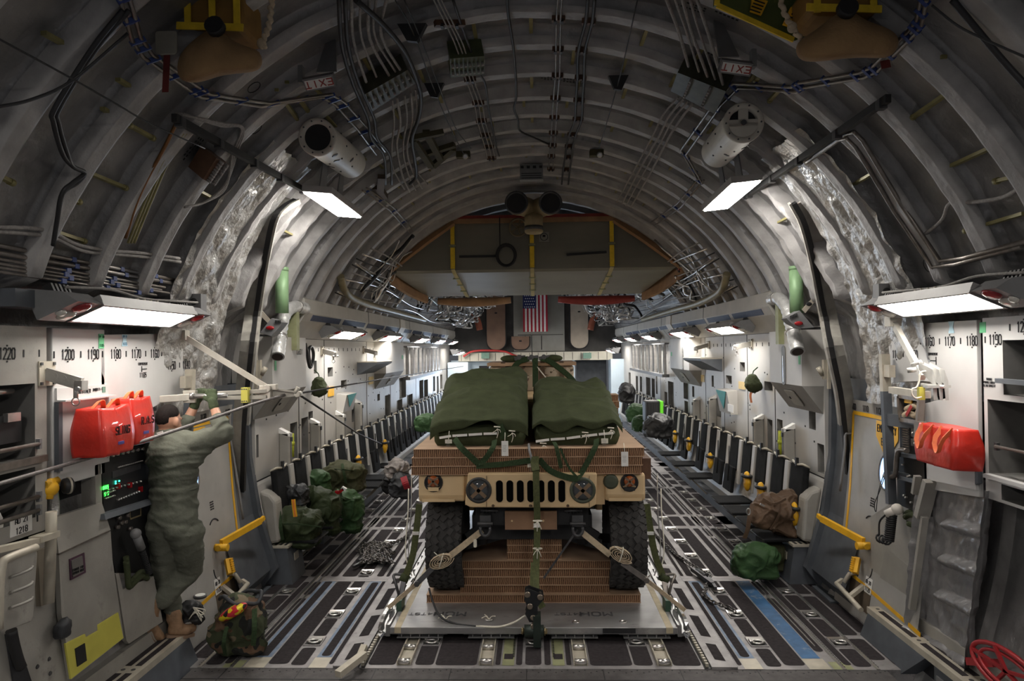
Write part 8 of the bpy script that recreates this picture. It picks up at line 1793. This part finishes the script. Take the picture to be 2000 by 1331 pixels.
# stowed raft bags
def raft(s):
    sd = 'left' if s < 0 else 'right'; c = at(432, 112, 3.72) if s < 0 else at(1652, 72, 4.1)
    t = thing('canvas_bag', f'tan canvas bag slung under the yellow frame at the upper {sd}', 'bag', c); mb = MB()
    O = ([(345, 110), (372, 82), (412, 52), (424, 50), (440, 70), (478, 90), (512, 96), (517, 140), (470, 143), (428, 148), (395, 160), (362, 164), (345, 150)] if s < 0 else [(1550, 82), (1590, 62), (1640, 20), (1665, 18), (1690, 40), (1730, 52), (1758, 68), (1755, 95), (1735, 116), (1690, 112), (1640, 115), (1590, 123), (1555, 120)])
    N = len(O); cx = sum(q[0] for q in O) / N; cy = sum(q[1] for q in O) / N
    for dz in (0,):
        rings = []
        for k, (sc, Y) in enumerate(((.55, 3.50), (.9, 3.56), (1.0, 3.64), (1.0, 3.80), (.8, 3.92))):
            rings.append([len(mb.v) + i for i in range(N)]); mb.v += [at(cx + (x - cx) * sc, cy + (y_ - cy) * sc, Y) + V((0, 0, .012 * noise.noise(V((x * .04, y_ * .04, k))))) for x, y_ in O]
        mb.smooth = True
        for a, b in zip(rings, rings[1:]):
            for i in range(N): mb.face((a[i], a[(i + 1) % N], b[(i + 1) % N], b[i]))
        mb.face(rings[0]); mb.face(rings[-1][::-1]); mb.smooth = False
    o = mb.build('canvas_body', mat('tan_canvas', (.27, .165, .075), .9, 0, .18, 6, .3, 40), t); md = o.modifiers.new('s', 'SUBSURF'); md.levels = md.render_levels = 2
    mb = MB(); p = at(420, 52, 3.52) if s < 0 else at(1655, 16, 3.52); mb.lathe(p, (0, 1, -.2), [(.05, -.02), (.05, .02)], 14); mb.build('dark_buckle', M_BLACK, t)
    f = thing('strapped_bundle', f'orange yellow strapped bundle above the tan canvas bag at the upper {sd}', 'bundle', c + V((0, 0, .3))); mb = MB()
    B = [(352, -30), (355, 30), (365, 52), (470, 55), (474, 25), (470, -30)] if s < 0 else [(1580, -40), (1582, 12), (1590, 26), (1712, 28), (1720, 10), (1715, -40)]
    mb.prism([at(x, y_, 3.74) for x, y_ in B], (0, .3, 0)); mb.build('bundle_body', mat('orange_canvas', (.24, .13, .03), .85, 0, .2, 8), f, bevel=.03)
    for k in range(3):
        mb = MB(); x = (365 + 48 * k) if s < 0 else (1595 + 55 * k); mb.ribbon([at(x, -30, 3.72), at(x + 2, 52 if s < 0 else 24, 3.72)], .035, .008, (1, 0, 0)); mb.build('strap', M_YSTRAP, f)
    mb = MB(); mb.ribbon([at(345, 50, 3.71), at(475, 54, 3.71)] if s < 0 else [at(1575, 14, 3.71), at(1722, 18, 3.71)], .04, .008, (0, 0, 1)); mb.build('strap', M_YSTRAP, f)
    return t
raft(-1); raft(1)
mb = MB(); mb.rbox(at(325, 84, 3.7), (.12, .13, .012), .015, Matrix.Rotation(PI / 2, 3, 'X')); tag(mb.build('beige_placard', mat('beige_card', (.33, .31, .26), .7, 0, .08, 9)), 'blank beige placard beside the upper left canvas bag', 'placard')
mb = MB(); mb.ribbon([at(326, 108, 3.7), at(323, 180, 3.68)], .035, .004, (1, 0, 0)); tag(mb.build('red_streamer', mat('dull_red_cloth', (.11, .012, .010), .8, 0, .1, 9)), 'dull red streamer hanging below the beige placard', 'streamer')
mb = MB(); mb.ribbon([at(1728, 118, 3.75), at(1731, 133, 3.75)], .05, .004, (1, 0, 0)); tag(mb.build('red_streamer', mat('dull_red_cloth', (.11, .012, .010), .8, 0, .1, 9)), 'short red streamer under the upper right canvas bag', 'streamer')
for s, pts in ((-1, [(534, -20), (530, 8), (527, 40), (520, 66), (511, 84), (516, 92)]), (1, [(1520, -20), (1530, 20), (1545, 50), (1562, 75)])):
    mb = MB(); P = curve([at(x, y_, 3.66) for x, y_ in pts], 8); mb.tube([p + V((.006 * math.cos(i * 1.6), .006 * math.sin(i * 1.6), 0)) for i, p in enumerate(P)], .014, 7); mb.ell(P[-8], (.026, .024, .03), 10, 8); tag(mb.build('tan_rope', M_TANW), f'knotted tan rope hanging beside the upper {"left" if s < 0 else "right"} canvas bag', 'rope')
t = thing('green_board', 'green board with yellow edges and two yellow notices at the upper right', 'board', at(1490, 30, 4.0)); mb = MB(); q = [(1398, 10), (1400, -40), (1640, -40), (1600, 60), (1552, 80)]
mb.prism([at(x, y_, 4.0 + (x - 1400) * .0004) for x, y_ in q], (0, .06, .02)); mb.build('board', mat('board_green', (.10, .125, .035), .6, 0, .12, 6), t)
mb = MB(); mb.ribbon([at(1400, 10, 3.98), at(1550, 78, 4.04)], .03, .01, (0, 0, 1)); mb.ribbon([at(1404, -30, 3.98), at(1400, 10, 3.98)], .03, .01, (1, 0, 0)); mb.build('yellow_edge', M_YSTRAP, t)
for q in ([(1470, -8), (1500, 2), (1488, 28), (1466, 20)], [(1545, 13), (1577, 25), (1558, 56), (1530, 46)]):
    mb = MB(); mb.prism([at(x, y_, 3.99) for x, y_ in q], (0, .02, 0)); mb.mi(1)
    for k in range(4): mb.bar(at(q[0][0] + 4 - k * 3, q[0][1] + 8 + k * 6, 3.985), at(q[1][0] - 6 - k * 3, q[1][1] + 5 + k * 6, 3.985), .004, .008, (0, 1, 0))
    mb.build('yellow_notice', [M_YEL, M_INK], t)
# connector boxes and cable clamps on the ceiling
def conn(pxs, label, m_, studs=True):
    P = [onsh(x, y_, .14) for x, y_ in pxs]; t = thing('connector_box', label, 'box', P[0]); n = (P[1] - P[0]).cross(P[3] - P[0]).normalized(); c = sum(P, V()) / 4
    if (V((0, c.y, ZC)) - c).dot(n) < 0: n = -n
    mb = MB(); mb.prism([p + n * .06 for p in P], -n * .14); mb.build('housing', m_, t)
    if studs:
        mb = MB()
        for i in range(8):
            for j in range(2): p = P[0].lerp(P[1], (i + .5) / 8).lerp(P[3].lerp(P[2], (i + .5) / 8), .3 + .4 * j) + n * .06; mb.cyl(p, p + n * .03, .011, 7)
        mb.build('stud', M_WCAB, t)
    return t
conn([(703, 173), (790, 123), (806, 150), (722, 205)], 'dark connector box with white wires on the left ceiling', mat('dark_olive_box', (.05, .05, .032), .5, .3, .3, 12)); conn([(1316, 165), (1330, 128), (1425, 165), (1402, 210)], 'dark connector box with white wires on the right ceiling', mat('dark_olive_box', (.05, .05, .032), .5, .3, .3, 12))
conn([(876, 100), (943, 95), (944, 132), (878, 138)], 'green connector panel near the ceiling crest', mat('olive_drab_panel', (.06, .072, .03), .55, .2, .2, 9))
cl = None
CL = [(878, 46, 58), (1091, 37, 26), (1150, 42, 26), (1090, 97, 22), (1136, 99, 22), (1089, 148, 22), (1134, 152, 21), (1085, 192, 20), (1131, 196, 20), (1083, 230, 19), (1129, 233, 19), (1081, 260, 17), (1118, 263, 17), (1079, 284, 16), (1112, 286, 16), (1077, 305, 14), (1110, 307, 14), (1076, 330, 13), (1106, 331, 13), (918, 155, 20), (934, 201, 20), (940, 236, 18), (948, 264, 17), (955, 287, 16), (960, 309, 15)]
for px, py, w_ in CL:
    a = onsh(px - w_ / 2, py, .15); b = onsh(px + w_ / 2, py, .15); mb = MB(); mb.bar(a, b, .04, .04)
    d = (b - a).normalized()
    for k in (.25, .75): mb.mi(1).box(a.lerp(b, k) - V((0, 0, .02)), (.022, .05, .02)); mb.mi(0)
    o = mb.build('cable_clamp', [M_BROWN, M_BLACK]); tag(o, 'small brown cable clamp on a ceiling rib near the crest', 'clamp', 'brown cable clamps along the ceiling crest')
def series(pts, off, r, m_, label, name='cable'):
    for e, o_ in enumerate(off): run(name, [(x + o_, y_) for x, y_ in pts], r, m_, label[e], 'cable', .17, 6)
series([(1155, -10), (1150, 42), (1136, 99), (1134, 152), (1131, 196), (1129, 233), (1118, 263), (1112, 286), (1110, 307), (1106, 331), (1103, 360)], (-6, 7), .013, M_BCAB, ('left one of the black cable pair through the right clamp row', 'right one of the black cable pair through the right clamp row'))
series([(1094, -10), (1091, 37), (1090, 97), (1089, 148), (1085, 192), (1083, 230), (1081, 260), (1079, 284), (1077, 305), (1076, 330)], (-4, 4), .008, M_DTUBE, ('left thin tube through the clamp row right of the crest', 'right thin tube through the clamp row right of the crest'))
series([(850, -10), (878, 46), (900, 95), (918, 155), (934, 201), (940, 236), (948, 264), (955, 287), (960, 309)], (-8, 0, 7), .006, M_WCAB, ('left white wire through the left clamp row', 'middle white wire through the left clamp row', 'right white wire through the left clamp row'))
run('cable', [(990, -10), (993, 30), (1002, 88), (1007, 145), (1008, 192), (1004, 212), (1012, 235), (1015, 255), (1040, 268), (1074, 283)], .011, M_BCAB, 'black cable wandering down the ceiling crest', 'cable', .15)
run('cable', [(885, 0), (905, 60), (935, 140), (948, 165), (955, 215), (962, 250), (970, 290), (975, 305)], .010, M_BCAB, 'black cable beside the left clamp row', 'cable', .16)
# white wire bundles
for s, L in ((-1, [([(686, -10), (690, 80), (715, 160)], ), ([(705, -10), (705, 70), (735, 150)],), ([(722, -10), (722, 75), (760, 148)],), ([(735, -5), (732, 70), (772, 140)],), ([(757, -10), (745, 70), (790, 150)],), ([(766, 195), (770, 240), (765, 290), (768, 330), (790, 370)],), ([(775, 190), (782, 240), (775, 285), (785, 340), (800, 375)],), ([(790, 185), (795, 235), (787, 290), (797, 340), (812, 372)],), ([(802, 180), (806, 235), (795, 290), (806, 335), (825, 368)],), ([(812, 175), (815, 225), (805, 280), (812, 330), (835, 360)],)]),
              (1, [([(1298, -10), (1325, 60), (1345, 130)],), ([(1315, -10), (1340, 60), (1365, 140)],), ([(1330, -10), (1350, 60), (1382, 150)],), ([(1345, -10), (1365, 60), (1397, 155)],), ([(1358, -10), (1385, 70), (1412, 165)],), ([(1325, 190), (1295, 225), (1275, 265), (1240, 330), (1205, 395)],), ([(1335, 193), (1305, 230), (1285, 270), (1250, 330), (1215, 398)],), ([(1345, 197), (1315, 233), (1295, 270), (1262, 330), (1222, 402)],), ([(1355, 200), (1328, 235), (1303, 275), (1272, 335), (1232, 405)],)])):
    for k, (pp,) in enumerate(L): run('white_wire', pp, .009 if k % 2 else .012, M_WCAB, f'white wrapped wire in the bundle at the connector box on the {"left" if s < 0 else "right"} ceiling', 'wire', .17, 6, f'white wires of the {"left" if s < 0 else "right"} bundle')
for e, o_ in enumerate((0, 12)): run('cable', [(661 + o_, -10), (668 + o_, 90), (690 + o_, 165), (718 + o_, 230), (725 + o_, 270), (750 + o_, 305), (753 + o_, 360)], .014, M_BCAB, ('outer thick black cable left of the left connector box', 'inner thick black cable left of the left connector box')[e], 'cable', .19, 7)
run('cable', [(695, 0), (750, 50), (790, 100), (812, 150), (822, 190), (818, 230), (805, 270), (810, 310), (813, 345), (800, 360)], .018, M_BCAB, 'thick black cable arching right of the left connector box', 'cable', .20, 8)
for k, (px, py, sc) in enumerate(((805, 62, 1.2), (848, 175, 1.), (1208, 160, 1.))):
    c = onsh(px, py, .18); mb = MB(); r = .085 * sc; mb.prism([c + V((-r, -.02, .05)), c + V((r, -.02, .05)), c + V((r * .3, 0, -.07)), c + V((-r * .4, 0, -.06))], (0, .08, .02)); tag(mb.build('black_guide', M_BLACK), ('black cable guide near the top left of the ceiling', 'black wedge guide right of the left connector box', 'black triangular guide right of the clamp rows')[k], 'guide')
for k, pp in enumerate(([(772, 0), (805, 60), (848, 175), (880, 250), (905, 300)], [(790, 0), (815, 60), (860, 175), (890, 250), (920, 290)], [(1245, 0), (1208, 160), (1170, 290)])): run('guide_wire', pp, .005, M_BCAB, ('left thin guide wire through the two black guides', 'right thin guide wire through the two black guides', 'thin guide wire through the black triangular guide')[k], 'wire', .22, 5)
t = thing('olive_bracket', 'olive metal bracket frame on the left part of the ceiling crest', 'bracket', onsh(840, 280)); mb = MB()
for a, b in (((806, 272), (842, 325)), ((832, 258), (860, 310)), ((806, 270), (866, 258)), ((835, 300), (888, 283)), ((845, 325), (885, 290))): mb.bar(onsh(*a, .16), onsh(*b, .20), .07, .05)
mb.build('bracket_frame', mat('olive_metal', (.06, .052, .024), .8, 0, .2, 9), t)
mb = MB(); mb.bar(onsh(735, 365, .12), onsh(748, 385, .12), .12, .06); mb.bar(onsh(745, 345, .2), onsh(742, 380, .12), .08, .05); tag(mb.build('dark_bracket', mat('dark_brown_bracket', (.06, .04, .025), .5, .2, .2, 9)), 'dark angled bracket below the left wire bundle', 'bracket')
for px, py, sd in ((905, 303, 'left'), (1165, 300, 'right')):
    mb = MB(); c = onsh(px, py, .17); mb.box(c, (.16, .10, .07)); mb.mi(1).lathe(c + V((.03, -.06, -.03)), (0, -1, -.4), [(.03, -.02), (.035, .02), (.02, .03)], 12); tag(mb.build('spot_lamp', [mat('olive_metal', (.06, .052, .024), .8, 0, .2, 9), M_STEEL]), f'small unlit spot lamp on an olive block {sd} of the crest', 'lamp')
mb = MB(); c = onsh(1038, 338, .25); mb.box(c, (.30, .12, .20)); mb.mi(1)
for k in range(4): mb.box(c + V((-.12 + .08 * k, -.065, .06)), (.04, .02, .03))
for k in range(3): mb.box(c + V((0, -.062, -.02 - .03 * k)), (.26, .006, .008))
tag(mb.build('control_unit', [M_GREY, M_BLACK]), 'grey control unit on the ceiling crest above the twin fan duct', 'box')
# paired hydraulic tubes
two('tube_pair', [(232, -10), (258, 80), (280, 112), (372, 178), (392, 190), (510, 208), (630, 190), (655, 205), (700, 255), (735, 302)], (17, -6), .012, M_TUBE, 'pair of steel tubes zigzagging across the upper left ceiling', 'pipes')
two('tube_pair', [(1800, -10), (1790, 40), (1775, 60), (1705, 130), (1680, 142), (1560, 162), (1545, 170), (1432, 163), (1400, 195), (1330, 293), (1362, 350)], (10, 9), .012, M_TUBE, 'pair of steel tubes zigzagging across the upper right ceiling', 'pipes')
two('tube_pair', [(708, 372), (760, 410), (800, 455)], (8, -5), .010, M_TUBE, 'pair of steel tubes on the ceiling left of the wing box', 'pipes'); two('tube_pair', [(1375, 352), (1330, 405), (1280, 440)], (-8, -6), .010, M_TUBE, 'pair of steel tubes on the ceiling right of the wing box', 'pipes')
two('tube_pair', [(1590, 305), (1652, 262), (1668, 258), (1685, 275), (1760, 400), (1835, 510), (1880, 505), (2010, 470)], (-14, 12), .016, M_TUBE, 'pair of thick steel tubes bending down the right ribs', 'pipes', .13, False)
for s, pts, lb in ((-1, [(340, 230), (600, 375)], 'black rail bar crossing the left ribs above the lit lamp'), (1, [(1735, 192), (1455, 385)], 'black rail bar crossing the right ribs above the lit lamp')):
    a, b = onsh(*pts[0], .16), onsh(*pts[1], .16); mb = MB(); mb.bar(a, b, .035, .05); mb.mi(1)
    for k in (.03, .25, .5, .72, .95): mb.box(a.lerp(b, k) + V((0, 0, -.01)), (.05, .05, .06))
    tag(mb.build('rail_bar', [M_BLACK, M_DSTEEL]), lb, 'rail')
# left hydraulic bundle and cables on the side ribs
t = thing('pipe_bundle', 'bundle of straight steel pipes above the large left wall lamp', 'pipes', atX(150, 540, -2.9))
for k, (y0, y1, x1) in enumerate(((480, 547, 340), (495, 556, 350), (507, 562, 322), (516, 567, 315), (524, 573, 330), (532, 577, 305))):
    mb = MB(); a = atX(-20, y0 - 4, -2.86); b = atX(x1, y1, -2.86); mb.tube([a, b], .014 if k < 2 else .009, 8)
    for q in (.35, .62, .85): mb.mi(1).box(a.lerp(b, q), (.03, .04, .03)); mb.mi(0)
    mb.build('pipe', [M_TUBE, M_BCLIP], t)
for k, pp in enumerate(([(-10, 443), (90, 450), (150, 478), (215, 490), (280, 495), (350, 505)], [(-10, 452), (95, 462), (160, 490), (225, 497), (290, 503), (352, 512)])): run('white_wire', pp, .012, M_WCAB, ('upper white wrapped cable swagging across the left ribs', 'lower white wrapped cable swagging across the left ribs')[k], 'wire', .10, 7)
for e in (0, 1): run('cable', [(240 + 12 * e, 20), (180 + 7 * e, 95), (108 + 8 * e, 210), (105 + 9 * e, 240), (122 + 9 * e, 300), (142, 325), (165, 338), (150 - 8 * e, 358), (122, 378), (112, 430), (104, 480)], .013, M_BCAB, ('outer one of the black cable pair looping over the far left ribs', 'inner one of the black cable pair looping over the far left ribs')[e], 'cable', .16, 7)
run('copper_tube', [(345, 240), (315, 300), (290, 345), (265, 400), (245, 465)], .012, mat('copper_tube', (.22, .10, .035), .4, .5, .2, 20), 'copper coloured tube following a left rib', 'pipe', .12); 
for e in (0, 1, 2): run('olive_tube', [(370 - 6 * e, 260), (330 - 6 * e, 315), (305 - 6 * e, 370), (280 - 6 * e, 430), (262 - 6 * e, 475)], .009, M_RIBY, ('nearest olive tube of three on a left rib', 'middle olive tube of three on a left rib', 'farthest olive tube of three on a left rib')[e], 'pipe', .12)
for k in range(3): run('white_wire', [(345 + 6 * k, 222), (430, 240 + 3 * k), (475 - 2 * k, 250), (462 - 4 * k, 300), (440, 360 + 4 * k), (400, 395), (360, 405)], .009, M_WCAB, ('first white wire curling round the left junction box', 'second white wire curling round the left junction box', 'third white wire curling round the left junction box')[k], 'wire', .13)
conn([(384, 340), (410, 298), (436, 312), (408, 352)], 'brown junction box with white wires on a left rib', M_BROWN)
run('white_wire', [(2010, 355), (1960, 385), (1900, 395), (1855, 398), (1840, 430), (1800, 460), (1775, 458)], .013, M_WCAB, 'white wrapped cable swagging across the right ribs', 'wire', .10, 7)
run('cable', [(1860, 0), (1910, 60), (1960, 120), (2010, 175)], .016, M_BCAB, 'thick black cable across the upper right ribs', 'cable', .14, 7); run('cable', [(1820, 10), (1870, 50), (1930, 80), (2010, 115)], .006, M_BCAB, 'thin dark line across the upper right ribs', 'cable', .22, 5)
run('cable', [(-10, 72), (130, 148), (230, 205), (300, 245), (400, 290)], .005, M_BCAB, 'thin dark line running across the left ribs', 'cable', .25, 5); run('cable', [(-10, 210), (60, 195), (140, 158), (250, 65)], .008, M_BCAB, 'dark line swagging across the far left ribs', 'cable', .22, 5)
# olive stringer rods
SR = [((200, 212), (250, 243)), ((250, 243), (295, 268)), ((85, 64), (142, 96)), ((230, 155), (262, 174)), ((160, 332), (242, 366)), ((118, 382), (150, 393)), ((372, 365), (410, 385)), ((0, 345), (18, 354)), ((540, 175), (580, 232)), ((560, 160), (600, 215)), ((1880, 162), (1785, 228)), ((1950, 282), (1845, 330)), ((2000, 417), (1890, 450)), ((1845, 110), (1820, 125)), ((1715, 333), (1660, 365)), ((1985, 345), (1950, 353)), ((1500, 128), (1478, 155)), ((1535, 160), (1505, 195)), ((545, 447), (572, 460)), ((1540, 425), (1510, 440)), ((105, 452), (160, 470))]
for a, b in SR:
    mb = MB(); p, q = onsh(*a, .06), onsh(*b, .06); mb.bar(p, q, .03, .02); mb.cyl(q, q + (q - p).normalized() * .03, .02, 8); tag(mb.build('stringer_rod', M_RIBY), 'olive rod bridging two blanket wrapped ribs', 'rod', 'olive rods between the ceiling ribs')
for i, (Ya, Yb) in enumerate(zip(RIBS[8:18], RIBS[9:19])):
    for k in range(9):
        an = math.radians(58 + 8 * k + (i % 2) * 1.5)
        if (i * 7 + k * 3) % 10 > 6: continue
        mb = MB(); mb.bar(shell(an, Ya + .07, .05), shell(an, Yb - .07, .05), .028, .016); tag(mb.build('stringer_rod', M_RIBY), 'olive rod bridging two blanket wrapped ribs', 'rod', 'olive rods between the ceiling ribs')
# printed lines on the blankets
mb = MB(); R_ = random.Random(11)
for k in range(60):
    an = math.radians(R_.uniform(22, 158)); Y = RIBS[R_.randrange(7, 19)] + R_.uniform(.15, .33); c = shell(an, Y, .03); t_ = V((-math.sin(an), 0, math.cos(an))); n = V((-math.cos(an), 0, -math.sin(an))); 
    if R_.random() < .35: mb.tube([c + t_ * .05 * math.cos(a) + V((0, .05 * math.sin(a), 0)) for a in [2 * PI * q / 14 for q in range(14)]], .003, 4, closed=True); continue
    for j in range(R_.randrange(2, 4)):
        for q in range(R_.randrange(4, 9)): p = c + t_ * (q * .03 - .1) + V((0, j * .03, 0)); mb.bar(p, p + t_ * .018, .012, .003, n)
struct('trim_10', mb, M_INK)
for s in (-1, 1):
    mb = MB(); c = V((s * 2.84, 5.72, 2.93)); mb.box(c, (.12, .10, .19)); mb.mi(1).lathe(c + V((-s * .0, -.052, .03)), (0, -1, 0), [(.03, 0), (.03, .004)], 12); tag(mb.build('lamp_junction', [M_GREY, M_BLACK]), f'grey junction box at the far end of the large {"left" if s < 0 else "right"} wall lamp', 'box')
    mb = MB(); mb.tube(curve([(s * 2.78, 4.0, 2.93), (s * 2.76, 4.4, 2.95), (s * 2.77, 4.8, 2.92), (s * 2.76, 5.2, 2.93), (s * 2.80, 5.65, 2.95)], 5), .010, 6); tag(mb.build('lamp_cable', M_WCAB), f'pale cable lying along the top of the large {"left" if s < 0 else "right"} wall lamp', 'cable')
    mb = MB(); mb.bx(s * 2.85, s * 3.02, 3.7, 5.75, 2.80, 2.90); tag(mb.build('lamp_beam', M_SLATE), f'slate support beam behind the large {"left" if s < 0 else "right"} wall lamp', 'beam')
